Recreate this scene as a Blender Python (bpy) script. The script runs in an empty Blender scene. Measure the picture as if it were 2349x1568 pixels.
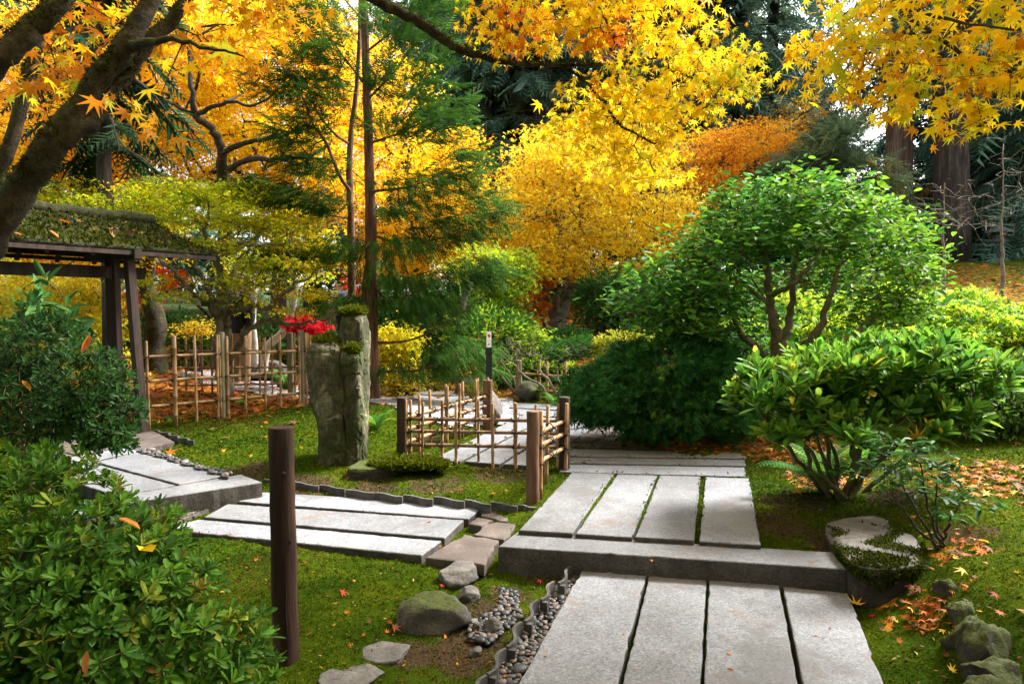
import bpy, math, random
import numpy as np
from mathutils import Matrix, Vector

SC = bpy.context.scene
COL = SC.collection
R = math.radians

# ------------------------------------------------------------------ camera, sky, sun, exposure
CAM_H = 1.6
PITCH = R(3.07)
FPX = 1566.0                       # focal length in the 2349 px wide measuring grid
cam_d = bpy.data.cameras.new('camera')
cam_d.sensor_width = 36.0
cam_d.lens = 24.0
cam_d.clip_start = 0.05
cam_d.clip_end = 2000.0
cam = bpy.data.objects.new('camera', cam_d)
COL.objects.link(cam)
cam.location = (0, 0, CAM_H)
cam.rotation_euler = (R(90) - PITCH, 0, 0)
SC.camera = cam

SUN_EL, SUN_AZ = 47.0, 58.0        # azimuth from straight ahead towards the right
world = bpy.data.worlds.new('World')
SC.world = world
world.use_nodes = True
wn = world.node_tree.nodes
wl = world.node_tree.links
wn.clear()
w_out = wn.new('ShaderNodeOutputWorld')
w_bg = wn.new('ShaderNodeBackground')
w_sky = wn.new('ShaderNodeTexSky')
w_sky.sky_type = 'NISHITA'
w_sky.sun_disc = False
w_sky.sun_elevation = R(SUN_EL)
w_sky.sun_rotation = R(SUN_AZ)
w_sky.air_density = 1.0
w_sky.dust_density = 3.0
w_sky.ozone_density = 1.0
w_hs = wn.new('ShaderNodeHueSaturation')
w_hs.inputs['Saturation'].default_value = 0.30
wl.new(w_sky.outputs[0], w_hs.inputs['Color'])
wl.new(w_hs.outputs[0], w_bg.inputs['Color'])
w_bg.inputs['Strength'].default_value = 0.15
wl.new(w_bg.outputs[0], w_out.inputs[0])

sun_d = bpy.data.lights.new('sun', 'SUN')
sun_d.energy = 3.9
sun_d.angle = R(17)
sun_d.color = (1.0, 0.96, 0.90)
sun = bpy.data.objects.new('sun', sun_d)
COL.objects.link(sun)
_sd = Vector((math.sin(R(SUN_AZ)) * math.cos(R(SUN_EL)), math.cos(R(SUN_AZ)) * math.cos(R(SUN_EL)), math.sin(R(SUN_EL))))
sun.rotation_euler = _sd.to_track_quat('Z', 'Y').to_euler()

SC.view_settings.view_transform = 'Standard'
SC.view_settings.look = 'None'
SC.view_settings.gamma = 1.0
SC.view_settings.use_curve_mapping = False
SC.view_settings.exposure = 2.3
SC.render.engine = 'CYCLES'
cy = SC.cycles
cy.max_bounces = 6
cy.diffuse_bounces = 3
cy.glossy_bounces = 2
cy.transmission_bounces = 4
cy.transparent_max_bounces = 4
cy.caustics_reflective = False
cy.caustics_refractive = False
cy.use_denoising = True

# ------------------------------------------------------------------ measuring helpers
_cp, _sp = math.cos(PITCH), math.sin(PITCH)


def ray(px, py):
    u = (px - 1174.5) / FPX
    v = (784.0 - py) / FPX
    return np.array([u, _cp + v * _sp, -_sp + v * _cp])


def G(px, py, z=0.0):
    """a point of the place at height z, seen along the line of sight through (px, py)"""
    d = ray(px, py)
    t = (z - CAM_H) / d[2]
    return np.array([0, 0, CAM_H]) + d * t


def F(px, py, Y):
    """a point of the place at forward distance Y"""
    d = ray(px, py)
    return np.array([0, 0, CAM_H]) + d * (Y / d[1])


def proj(P):
    P = np.atleast_2d(P)
    q = P - np.array([0, 0, CAM_H])
    f = q[:, 1] * _cp - q[:, 2] * _sp
    up = q[:, 1] * _sp + q[:, 2] * _cp
    f = np.maximum(f, 1e-3)
    return np.stack([1174.5 + q[:, 0] / f * FPX, 784.0 - up / f * FPX, f], 1)


RNG = np.random.RandomState(7)

# ------------------------------------------------------------------ mesh helpers


def fast_mesh(name, V, Fc, col=None, smooth=False):
    V = np.ascontiguousarray(V, dtype=np.float32)
    Fc = np.ascontiguousarray(Fc, dtype=np.int32)
    me = bpy.data.meshes.new(name)
    n, k = Fc.shape
    me.vertices.add(len(V))
    me.vertices.foreach_set('co', V.ravel())
    me.loops.add(n * k)
    me.loops.foreach_set('vertex_index', Fc.ravel())
    me.polygons.add(n)
    me.polygons.foreach_set('loop_start', np.arange(0, n * k, k, dtype=np.int32))
    if smooth:
        me.polygons.foreach_set('use_smooth', np.ones(n, dtype=bool))
    if col is not None:
        a = me.attributes.new('col', 'FLOAT_COLOR', 'POINT')
        c4 = np.ones((len(V), 4), dtype=np.float32)
        c4[:, :3] = col
        a.data.foreach_set('color', c4.ravel())
    me.update(calc_edges=True)
    me.validate()
    return me


class MB:
    """collects mixed faces for one mesh"""

    def __init__(self):
        self.v = []
        self.f = []
        self.sm = []

    def add(self, V, Fc, smooth=False):
        o = len(self.v)
        self.v.extend([tuple(map(float, p)) for p in V])
        self.f.extend([tuple(int(i) + o for i in f) for f in Fc])
        self.sm.extend([smooth] * len(Fc))
        return self

    def box(self, c, s, rz=0.0, rx=0.0):
        c = np.array(c, float)
        hx, hy, hz = np.array(s, float) / 2
        V = np.array([[x, y, z] for z in (-hz, hz) for y in (-hy, hy) for x in (-hx, hx)])
        if rx:
            m = np.array([[1, 0, 0], [0, math.cos(rx), -math.sin(rx)], [0, math.sin(rx), math.cos(rx)]])
            V = V @ m.T
        m = np.array([[math.cos(rz), -math.sin(rz), 0], [math.sin(rz), math.cos(rz), 0], [0, 0, 1]])
        V = V @ m.T + c
        return self.add(V, [(0, 2, 3, 1), (4, 5, 7, 6), (0, 1, 5, 4), (2, 6, 7, 3), (0, 4, 6, 2), (1, 3, 7, 5)])

    def tube(self, P, rad, sides=8, cap=True, smooth=True):
        V, Fc, caps = tube(P, rad, sides)
        self.add(V, Fc, smooth)
        if cap:
            o = len(self.v) - len(V)
            self.f.append(tuple(o + i for i in reversed(range(sides))))
            self.f.append(tuple(len(self.v) - sides + i for i in range(sides)))
            self.sm += [False, False]
        return self

    def mesh(self, name):
        me = bpy.data.meshes.new(name)
        me.from_pydata(self.v, [], self.f)
        me.polygons.foreach_set('use_smooth', np.array(self.sm, dtype=bool))
        me.update()
        return me


def tube(P, rad, sides=8):
    P = np.asarray(P, float)
    n = len(P)
    rad = np.broadcast_to(np.asarray(rad, float), (n,))
    T = np.gradient(P, axis=0)
    T /= np.linalg.norm(T, axis=1, keepdims=True) + 1e-9
    ref = np.array([0.0, 0, 1.0]) if abs(T[0, 2]) < 0.9 else np.array([1.0, 0, 0])
    a = np.arange(sides) / sides * 2 * math.pi
    V = np.zeros((n, sides, 3))
    for i in range(n):
        x = np.cross(ref, T[i])
        nx = np.linalg.norm(x)
        if nx < 1e-6:
            x = np.array([1.0, 0, 0])
        else:
            x /= nx
        y = np.cross(T[i], x)
        ref = y
        ref = np.cross(T[i], x)
        V[i] = P[i] + rad[i] * (np.cos(a)[:, None] * x + np.sin(a)[:, None] * y)
        ref = y
    idx = np.arange(n * sides).reshape(n, sides)
    q = np.stack([idx[:-1], np.roll(idx[:-1], -1, 1), np.roll(idx[1:], -1, 1), idx[1:]], -1).reshape(-1, 4)
    return V.reshape(-1, 3), q, None


def obj(name, me, mat, parent=None, M=None, color=None):
    o = bpy.data.objects.new(name, me)
    COL.objects.link(o)
    if mat is not None and me is not None and not me.materials:
        me.materials.append(mat)
    if parent is not None:
        o.parent = parent
        o.matrix_parent_inverse = Matrix.Translation(-Vector(parent['_base'])) if '_base' in parent else Matrix.Identity(4)
    if M is not None:
        o.matrix_basis = M
    if color is not None:
        o.color = (*color, 1.0)
    return o


BASES = []


def thing(name, label, cat, loc=(0, 0, 0), group=None, kind=None):
    o = bpy.data.objects.new(name, None)
    COL.objects.link(o)
    o.location = [float(c) for c in loc]
    o.empty_display_size = 0.1
    o['_base'] = [float(c) for c in loc]
    BASES.append(o)
    o['label'] = label
    if cat:
        o['category'] = cat
    if group:
        o['group'] = group
    if kind:
        o['kind'] = kind
    return o


def tag(o, label, cat=None, group=None, kind=None):
    o['label'] = label
    if cat:
        o['category'] = cat
    if group:
        o['group'] = group
    if kind:
        o['kind'] = kind
    return o


def smooth_path(P, n, jit=0.0, rng=RNG):
    """Catmull-Rom through the given (point, radius) list"""
    P = np.array(P, float)
    Q = np.vstack([2 * P[0] - P[1], P, 2 * P[-1] - P[-2]])
    out = []
    segs = len(P) - 1
    for i in range(segs):
        p0, p1, p2, p3 = Q[i:i + 4]
        for t in np.linspace(0, 1, n, endpoint=False):
            out.append(0.5 * ((2 * p1) + (-p0 + p2) * t + (2 * p0 - 5 * p1 + 4 * p2 - p3) * t * t + (-p0 + 3 * p1 - 3 * p2 + p3) * t ** 3))
    out.append(P[-1])
    out = np.array(out)
    if jit:
        out[1:-1, :3] += rng.normal(0, jit, (len(out) - 2, 3))
    return out


# ------------------------------------------------------------------ materials
MATS = {}


def _n(nt, kind, **kw):
    nd = nt.nodes.new(kind)
    for k, v in kw.items():
        if k in nd.inputs:
            nd.inputs[k].default_value = v
        else:
            setattr(nd, k, v)
    return nd


def _ramp(nt, fac, stops):
    r = nt.nodes.new('ShaderNodeValToRGB')
    el = r.color_ramp.elements
    while len(el) < len(stops):
        el.new(0.5)
    for e, (p, c) in zip(el, stops):
        e.position = p
        e.color = (*c, 1) if len(c) == 3 else c
    nt.links.new(fac, r.inputs[0])
    return r.outputs[0]


def base_mat(name):
    m = bpy.data.materials.new(name)
    m.use_nodes = True
    nt = m.node_tree
    nt.nodes.clear()
    out = nt.nodes.new('ShaderNodeOutputMaterial')
    MATS[name] = m
    return m, nt, out


def noise(nt, vec, scale, detail=4.0, rough=0.6, dist=0.0):
    n = nt.nodes.new('ShaderNodeTexNoise')
    n.inputs['Scale'].default_value = scale
    n.inputs['Detail'].default_value = detail
    n.inputs['Roughness'].default_value = rough
    n.inputs['Distortion'].default_value = dist
    nt.links.new(vec, n.inputs['Vector'])
    return n.outputs['Fac']


def math_(nt, op, a, b=None, clamp=False):
    m = nt.nodes.new('ShaderNodeMath')
    m.operation = op
    m.use_clamp = clamp
    for i, x in enumerate((a, b)):
        if x is None:
            continue
        if isinstance(x, (int, float)):
            m.inputs[i].default_value = x
        else:
            nt.links.new(x, m.inputs[i])
    return m.outputs[0]


def mix(nt, fac, a, b, mode='MIX'):
    m = nt.nodes.new('ShaderNodeMix')
    m.data_type = 'RGBA'
    m.blend_type = mode
    for sock, x in ((m.inputs['Factor'], fac), (m.inputs[6], a), (m.inputs[7], b)):
        if isinstance(x, (int, float)):
            sock.default_value = x
        elif isinstance(x, (tuple, list)):
            sock.default_value = (*x, 1)
        else:
            nt.links.new(x, sock)
    return m.outputs[2]


def smoothstep(nt, x, lo, hi):
    m = nt.nodes.new('ShaderNodeMapRange')
    m.interpolation_type = 'SMOOTHSTEP'
    m.inputs['From Min'].default_value = lo
    m.inputs['From Max'].default_value = hi
    nt.links.new(x, m.inputs['Value'])
    return m.outputs['Result']


def surf(name, stops, scale=6.0, rough=0.85, bump=0.3, bscale=None, stretch=(1, 1, 1), fine=None, moss=None, speck=None,
         spots=None, spec=0.3, bdist=0.01, local=False, objvar=0.0):
    """stone, bark and wood: a noise ramp, finer grain, and growth of moss on what faces up"""
    m, nt, out = base_mat(name)
    if local:
        geo = nt.nodes.new('ShaderNodeTexCoord')
        pos = geo.outputs['Object']
    else:
        geo = nt.nodes.new('ShaderNodeNewGeometry')
        pos = geo.outputs['Position']
    mp = nt.nodes.new('ShaderNodeMapping')
    mp.inputs['Scale'].default_value = stretch
    nt.links.new(pos, mp.inputs['Vector'])
    vec = mp.outputs[0]
    n1 = noise(nt, vec, scale, 6, 0.65, 0.3)
    c = _ramp(nt, n1, stops)
    if fine:
        n2 = noise(nt, vec, fine[0], 3, 0.7)
        c = mix(nt, fine[1], c, _ramp(nt, n2, [(0.3, (0.25, 0.25, 0.25)), (0.7, (0.75, 0.75, 0.75))]), 'OVERLAY')
    if speck:   # mineral grains
        v = nt.nodes.new('ShaderNodeTexVoronoi')
        v.inputs['Scale'].default_value = speck[0]
        nt.links.new(pos, v.inputs['Vector'])
        sx = nt.nodes.new('ShaderNodeSeparateColor')
        nt.links.new(v.outputs['Color'], sx.inputs[0])
        g = _ramp(nt, sx.outputs[0], [(0.0, (0.12, 0.12, 0.12)), (0.35, (0.5, 0.5, 0.5)), (0.75, (0.56, 0.56, 0.56)), (1.0, (0.95, 0.95, 0.95))])
        c = mix(nt, speck[1], c, g, 'OVERLAY')
    if spots:   # stains and lichen with a shape of their own: (scale, colour, threshold, amount)
        for sc_, colr, th, amt in spots:
            n3 = noise(nt, pos, sc_, 5, 0.7, 0.6)
            c = mix(nt, math_(nt, 'MULTIPLY', smoothstep(nt, n3, th, th + 0.12), amt), c, colr)
    if objvar:  # every piece was cut from a different block
        oi = nt.nodes.new('ShaderNodeObjectInfo')
        lo, hi = 1 - objvar, 1 + objvar * 0.6
        c = mix(nt, 1.0, c, _ramp(nt, oi.outputs['Random'], [(0.0, (lo, lo * 0.985, lo * 0.96)), (0.5, (1, 1, 1)), (1.0, (hi, hi * 1.005, hi * 1.02))]), 'MULTIPLY')
    bs = bscale or scale * 3
    nb = noise(nt, vec, bs, 6, 0.7)
    if moss:    # (low, high, amount) on normal.z + noise
        g2 = nt.nodes.new('ShaderNodeNewGeometry')
        sep = nt.nodes.new('ShaderNodeSeparateXYZ')
        nt.links.new(g2.outputs['Normal'], sep.inputs[0])
        nm = noise(nt, pos, moss[3] if len(moss) > 3 else 5.0, 5, 0.7)
        f = math_(nt, 'ADD', sep.outputs[2], math_(nt, 'MULTIPLY', math_(nt, 'SUBTRACT', nm, 0.5), 2.4))
        f = math_(nt, 'MULTIPLY', smoothstep(nt, f, moss[0], moss[1]), moss[2])
        nf = noise(nt, pos, 60.0, 4, 0.8)
        mc = _ramp(nt, nf, [(0.3, (0.010, 0.017, 0.001)), (0.5, (0.035, 0.048, 0.002)), (0.7, (0.08, 0.09, 0.004))])
        c = mix(nt, f, c, mc)
    p = nt.nodes.new('ShaderNodeBsdfPrincipled')
    p.inputs['Roughness'].default_value = rough
    p.inputs['Specular IOR Level'].default_value = spec
    nt.links.new(c, p.inputs['Base Color'])
    if bump:
        b = nt.nodes.new('ShaderNodeBump')
        b.inputs['Strength'].default_value = bump
        b.inputs['Distance'].default_value = bdist
        nt.links.new(nb, b.inputs['Height'])
        nt.links.new(b.outputs[0], p.inputs['Normal'])
    nt.links.new(p.outputs[0], out.inputs[0])
    return m


def flat_mat(name, col, rough=0.6, spec=0.3, metal=0.0, nz=0.12):
    m, nt, out = base_mat(name)
    g = nt.nodes.new('ShaderNodeNewGeometry')
    n1 = noise(nt, g.outputs['Position'], 40, 4, 0.7)
    c = mix(nt, nz, tuple(col), _ramp(nt, n1, [(0.35, tuple(x * 0.3 for x in col)), (0.65, tuple(min(1, x * 1.6) for x in col))]))
    p = nt.nodes.new('ShaderNodeBsdfPrincipled')
    p.inputs['Roughness'].default_value = rough
    p.inputs['Specular IOR Level'].default_value = spec
    p.inputs['Metallic'].default_value = metal
    nt.links.new(c, p.inputs['Base Color'])
    nt.links.new(p.outputs[0], out.inputs[0])
    return m


def leaf_mat(name, trans=0.4, rough=0.45, spec=0.35, single=False, tint=(1, 1, 1)):
    m, nt, out = base_mat(name)
    if single:
        a = nt.nodes.new('ShaderNodeObjectInfo')
        c = a.outputs['Color']
    else:
        a = nt.nodes.new('ShaderNodeAttribute')
        a.attribute_name = 'col'
        c = a.outputs['Color']
    g = nt.nodes.new('ShaderNodeNewGeometry')
    nz = noise(nt, g.outputs['Position'], 45.0, 3, 0.7)
    c = mix(nt, 0.30, c, _ramp(nt, nz, [(0.3, (0.30, 0.30, 0.30)), (0.7, (0.72, 0.72, 0.72))]), 'OVERLAY')
    p = nt.nodes.new('ShaderNodeBsdfPrincipled')
    p.inputs['Roughness'].default_value = rough
    p.inputs['Specular IOR Level'].default_value = spec
    nt.links.new(c, p.inputs['Base Color'])
    t = nt.nodes.new('ShaderNodeBsdfTranslucent')
    tc = mix(nt, 1.0, c, tint, 'MULTIPLY')
    nt.links.new(tc, t.inputs['Color'])
    ms = nt.nodes.new('ShaderNodeMixShader')
    ms.inputs[0].default_value = trans
    nt.links.new(p.outputs[0], ms.inputs[1])
    nt.links.new(t.outputs[0], ms.inputs[2])
    nt.links.new(ms.outputs[0], out.inputs[0])
    return m


surf('granite', [(0.25, (0.098, 0.100, 0.107)), (0.5, (0.139, 0.145, 0.157)), (0.75, (0.173, 0.181, 0.198))], 2.2, 0.75, 0.3, 160, objvar=0.22, speck=(110.0, 0.48),
     spots=[(3.2, (0.13, 0.08, 0.052), 0.55, 0.5), (1.1, (0.07, 0.068, 0.066), 0.52, 0.6), (9.0, (0.05, 0.045, 0.032), 0.62, 0.5), (0.7, (0.20, 0.20, 0.20), 0.55, 0.5), (26.0, (0.05, 0.045, 0.04), 0.70, 0.6)], bdist=0.003)
surf('granite_side_shade', [(0.25, (0.030, 0.025, 0.021)), (0.5, (0.062, 0.054, 0.047)), (0.75, (0.105, 0.095, 0.085))], 6, 0.9, 0.7, 40, speck=(120.0, 0.5), spots=[(5.0, (0.03, 0.035, 0.01), 0.58, 0.5)], bdist=0.008)  # side faces of granite, darkened with shade in the colour
surf('flagstone', [(0.3, (0.045, 0.033, 0.028)), (0.5, (0.075, 0.058, 0.050)), (0.7, (0.11, 0.09, 0.079))], 5, 0.8, 0.5, 40, fine=(70, 0.4),
     spots=[(4.0, (0.09, 0.10, 0.03), 0.62, 0.5)], bdist=0.006)
surf('rock_cap', [(0.25, (0.05, 0.045, 0.042)), (0.5, (0.12, 0.11, 0.10)), (0.75, (0.22, 0.205, 0.185))], 7, 0.85, 0.8, 30, fine=(60, 0.5), spots=[(6.0, (0.10, 0.055, 0.035), 0.6, 0.5)], moss=(1.05, 1.5, 0.95, 2.2), bdist=0.012)
surf('rock', [(0.25, (0.035, 0.03, 0.026)), (0.5, (0.09, 0.08, 0.07)), (0.75, (0.18, 0.165, 0.145))], 7, 0.85, 0.8, 30, fine=(60, 0.5),
     spots=[(6.0, (0.16, 0.10, 0.07), 0.58, 0.5)], moss=(0.55, 1.1, 0.95, 4.0), bdist=0.015)
surf('rock_bare', [(0.25, (0.04, 0.037, 0.035)), (0.5, (0.10, 0.093, 0.085)), (0.75, (0.20, 0.185, 0.17))], 7, 0.85, 0.8, 30, fine=(60, 0.5),
     moss=(1.2, 1.9, 0.9, 4.0), bdist=0.012)
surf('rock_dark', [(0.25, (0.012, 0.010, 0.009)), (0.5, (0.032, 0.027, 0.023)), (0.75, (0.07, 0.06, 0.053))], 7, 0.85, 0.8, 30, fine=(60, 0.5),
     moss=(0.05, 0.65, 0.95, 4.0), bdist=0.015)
surf('monolith', [(0.32, (0.012, 0.011, 0.006)), (0.44, (0.045, 0.041, 0.020)), (0.54, (0.095, 0.088, 0.047)), (0.66, (0.19, 0.178, 0.11))], 7, 0.9, 1.0, 20, stretch=(1, 1, 0.35), fine=(45, 0.5),
     spots=[(5.0, (0.30, 0.30, 0.23), 0.60, 0.55), (3.0, (0.028, 0.036, 0.005), 0.45, 0.85), (7.0, (0.05, 0.06, 0.008), 0.55, 0.6), (9.0, (0.03, 0.025, 0.018), 0.62, 0.8)], moss=(0.9, 1.5, 0.95, 3.0), bdist=0.03)
surf('bark_mossy', [(0.3, (0.010, 0.007, 0.004)), (0.48, (0.03, 0.022, 0.012)), (0.62, (0.065, 0.05, 0.03)), (0.75, (0.12, 0.098, 0.065))], 9, 0.9, 0.9, 30, fine=(60, 0.4),
     spots=[(7.0, (0.24, 0.21, 0.16), 0.66, 0.5), (3.0, (0.10, 0.05, 0.025), 0.6, 0.5)], moss=(-0.1, 0.6, 0.95, 5.0), bdist=0.03)
surf('bark_dark', [(0.25, (0.012, 0.009, 0.007)), (0.5, (0.035, 0.027, 0.02)), (0.75, (0.08, 0.062, 0.045))], 14, 0.9, 0.6, 40, moss=(0.5, 1.2, 0.7, 6.0))
surf('bark_maple', [(0.25, (0.045, 0.036, 0.022)), (0.5, (0.11, 0.092, 0.06)), (0.75, (0.22, 0.19, 0.14))], 10, 0.88, 0.6, 40, spots=[(8.0, (0.36, 0.34, 0.29), 0.60, 0.6)],
     moss=(0.4, 1.1, 0.85, 6.0))
surf('bark_pale', [(0.3, (0.24, 0.20, 0.16)), (0.5, (0.40, 0.36, 0.31)), (0.7, (0.58, 0.54, 0.48))], 8, 0.8, 0.4, 40, spots=[(5.0, (0.15, 0.16, 0.03), 0.58, 0.7)])
surf('bark_red', [(0.3, (0.035, 0.016, 0.009)), (0.5, (0.12, 0.055, 0.032)), (0.7, (0.25, 0.13, 0.08))], 16, 0.9, 1.0, 45, stretch=(1, 1, 0.12),
     spots=[(2.0, (0.05, 0.055, 0.012), 0.58, 0.5)], bdist=0.02)
surf('bark_fir', [(0.3, (0.012, 0.009, 0.007)), (0.5, (0.045, 0.032, 0.024)), (0.7, (0.12, 0.085, 0.065))], 9, 0.92, 1.0, 22, stretch=(1, 1, 0.14), bdist=0.08)
surf('bark_cedar', [(0.3, (0.035, 0.02, 0.014)), (0.5, (0.11, 0.062, 0.045)), (0.7, (0.22, 0.14, 0.105))], 9, 0.92, 1.0, 26, stretch=(1, 1, 0.10), bdist=0.06)
surf('twig', [(0.3, (0.09, 0.065, 0.045)), (0.7, (0.24, 0.19, 0.145))], 12, 0.8, 0.2, 40)
surf('stem_green', [(0.3, (0.06, 0.045, 0.015)), (0.7, (0.17, 0.14, 0.05))], 20, 0.8, 0.2, 60, moss=(0.5, 1.2, 0.6, 8.0))
surf('bamboo', [(0.25, (0.11, 0.055, 0.02)), (0.5, (0.27, 0.15, 0.06)), (0.75, (0.46, 0.30, 0.15))], 7, 0.5, 0.15, 50, stretch=(1, 1, 0.3), fine=(40, 0.35),
     spots=[(6.0, (0.16, 0.12, 0.06), 0.58, 0.5)], spec=0.4, bdist=0.003)
surf('bamboo_dark', [(0.25, (0.07, 0.035, 0.016)), (0.5, (0.17, 0.092, 0.045)), (0.75, (0.29, 0.18, 0.10))], 6, 0.5, 0.15, 50, fine=(40, 0.35),
     spots=[(5.0, (0.33, 0.26, 0.18), 0.58, 0.6)], spec=0.4, bdist=0.003)
surf('post_wood', [(0.34, (0.007, 0.0035, 0.002)), (0.48, (0.028, 0.012, 0.007)), (0.58, (0.052, 0.025, 0.014)), (0.68, (0.10, 0.052, 0.032))], 18, 0.8, 1.0, 34, stretch=(1, 1, 0.08), fine=(80, 0.4),
     spots=[(4.0, (0.14, 0.09, 0.06), 0.62, 0.4)], bdist=0.006)
surf('post_light', [(0.25, (0.04, 0.018, 0.009)), (0.5, (0.11, 0.056, 0.03)), (0.75, (0.20, 0.12, 0.07))], 12, 0.75, 0.5, 50, stretch=(1, 1, 0.1), fine=(80, 0.4), bdist=0.006)
surf('post_dark', [(0.25, (0.010, 0.007, 0.006)), (0.5, (0.028, 0.02, 0.016)), (0.75, (0.06, 0.045, 0.036))], 14, 0.75, 0.5, 50, stretch=(1, 1, 0.1), bdist=0.006)
surf('post_grey', [(0.25, (0.07, 0.065, 0.035)), (0.5, (0.15, 0.135, 0.08)), (0.75, (0.24, 0.22, 0.15))], 12, 0.8, 0.4, 50, stretch=(1, 1, 0.1))
surf('gate_wood', [(0.3, (0.009, 0.005, 0.003)), (0.5, (0.024, 0.013, 0.008)), (0.7, (0.055, 0.034, 0.023))], 10, 0.8, 0.4, 40, stretch=(1, 1, 0.12))
surf('tile', [(0.25, (0.025, 0.024, 0.023)), (0.5, (0.06, 0.057, 0.054)), (0.75, (0.12, 0.113, 0.103))], 9, 0.7, 0.3, 60, fine=(90, 0.4), spots=[(12.0, (0.22, 0.20, 0.16), 0.6, 0.4)])
surf('gravel', [(0.3, (0.13, 0.125, 0.13)), (0.5, (0.24, 0.235, 0.24)), (0.7, (0.36, 0.355, 0.36))], 30, 0.9, 0.8, 90, speck=(55.0, 0.9))
surf('roof_moss', [(0.3, (0.006, 0.007, 0.002)), (0.5, (0.022, 0.025, 0.004)), (0.7, (0.055, 0.05, 0.008))], 12, 0.95, 1.0, 60, fine=(90, 0.5),
     spots=[(3.0, (0.05, 0.028, 0.01), 0.62, 0.5)], bdist=0.03)
flat_mat('rope', (0.012, 0.010, 0.009), 0.9)
flat_mat('sign_white', (0.75, 0.73, 0.72), 0.5, nz=0.04)
flat_mat('sign_red', (0.55, 0.02, 0.02), 0.5, nz=0.04)
flat_mat('sign_grey', (0.30, 0.27, 0.27), 0.5, nz=0.04)
flat_mat('metal_dark', (0.018, 0.021, 0.026), 0.45, 0.5, 0.2)
flat_mat('jacket_black', (0.012, 0.013, 0.018), 0.8)
flat_mat('trousers_tan', (0.28, 0.17, 0.09), 0.9)
flat_mat('jacket_blue', (0.10, 0.13, 0.24), 0.8)
flat_mat('skin', (0.45, 0.27, 0.19), 0.6)
flat_mat('hair', (0.02, 0.014, 0.01), 0.7)
flat_mat('lantern_stone', (0.06, 0.062, 0.058), 0.9)
flat_mat('dark_core', (0.006, 0.008, 0.003), 1.0, 0.0)
surf('pebble_mass', [(0.0, (0.03, 0.033, 0.038)), (0.38, (0.055, 0.057, 0.06)), (0.5, (0.10, 0.082, 0.068)), (0.62, (0.10, 0.10, 0.10)), (0.8, (0.20, 0.17, 0.14))], 14, 0.6, 0.15, 80, fine=(120, 0.3), spec=0.4, bdist=0.002)


def pebble_mat():
    m, nt, out = base_mat('pebble')
    oi = nt.nodes.new('ShaderNodeObjectInfo')
    g = nt.nodes.new('ShaderNodeNewGeometry')
    c = _ramp(nt, oi.outputs['Random'], [(0.0, (0.014, 0.016, 0.020)), (0.3, (0.028, 0.031, 0.038)), (0.5, (0.05, 0.05, 0.053)), (0.7, (0.075, 0.056, 0.045)), (0.85, (0.11, 0.072, 0.054)), (1.0, (0.13, 0.125, 0.115))])
    n1 = noise(nt, g.outputs['Position'], 60, 4, 0.7)
    c = mix(nt, 0.5, c, _ramp(nt, n1, [(0.3, (0.25, 0.25, 0.25)), (0.7, (0.7, 0.7, 0.7))]), 'OVERLAY')
    p = nt.nodes.new('ShaderNodeBsdfPrincipled')
    p.inputs['Roughness'].default_value = 0.55
    p.inputs['Specular IOR Level'].default_value = 0.4
    nt.links.new(c, p.inputs['Base Color'])
    nt.links.new(p.outputs[0], out.inputs[0])


pebble_mat()
leaf_mat('leaf_maple', 0.58, 0.55, 0.08)
leaf_mat('leaf_maple_one', 0.58, 0.55, 0.08, single=True)
leaf_mat('leaf_glossy', 0.42, 0.5, 0.12)
leaf_mat('leaf_glossy_one', 0.42, 0.5, 0.12, single=True)
leaf_mat('leaf_needle', 0.35, 0.7, 0.06)
leaf_mat('leaf_dry', 0.25, 0.7, 0.2)
leaf_mat('leaf_dry_one', 0.25, 0.7, 0.2, single=True)

# ------------------------------------------------------------------ leaf shapes (base at origin, tip along +Y)


def star_leaf(lobes, notch, base=0.12):
    pts = [(0.0, -base)]
    for i, (a, l) in enumerate(lobes):
        pts.append((l * math.sin(R(a)), l * math.cos(R(a))))
        if i < len(lobes) - 1:
            b = (a + lobes[i + 1][0]) / 2
            pts.append((notch * math.sin(R(b)), notch * math.cos(R(b))))
    p = np.array(pts)
    r2 = (p ** 2).sum(1)
    V = np.stack([p[:, 0], p[:, 1] + base, -0.22 * r2], 1)
    return V, np.arange(len(V))[::-1][None, :]


def oval_leaf(w=0.32, fold=0.06, bend=0.12, n=3):
    ys = np.linspace(0, 1, n + 2)[1:-1]
    prof = np.sin(np.pi * ys ** 0.85) ** 0.8 * w / 2
    V = [(0, 0, 0), (0, 1, -bend)]
    Lf, Rt = [], []
    for y, p in zip(ys, prof):
        Lf.append(len(V))
        V.append((-p, y, fold - bend * y * y))
        Rt.append(len(V))
        V.append((p, y, fold - bend * y * y))
    return np.array(V, float), np.array([[0, 1] + Lf[::-1], [1, 0] + Rt])


def frond(n=5, w=0.42, thin=0.07, droop=0.25):
    """a flat spray: a midrib with pairs of slim needles"""
    V, Fc = [], []

    def tri(a, b, c):
        o = len(V)
        V.extend([a, b, c])
        Fc.append((o, o + 1, o + 2))
    for i in range(n):
        y = (i + 0.3) / n
        l = w * (1 - 0.75 * y) * 1.1
        z = -droop * y * y
        for s in (-1, 1):
            ty = y + l * 0.9
            tri((0, y - thin, z), (0, y + thin, z), (s * l, ty, -droop * min(ty, 1.2) ** 2 - 0.05))
    tri((-thin * 0.5, 0, 0), (thin * 0.5, 0, 0), (0, 1.05, -droop))
    return np.array(V, float), np.array(Fc)


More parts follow.
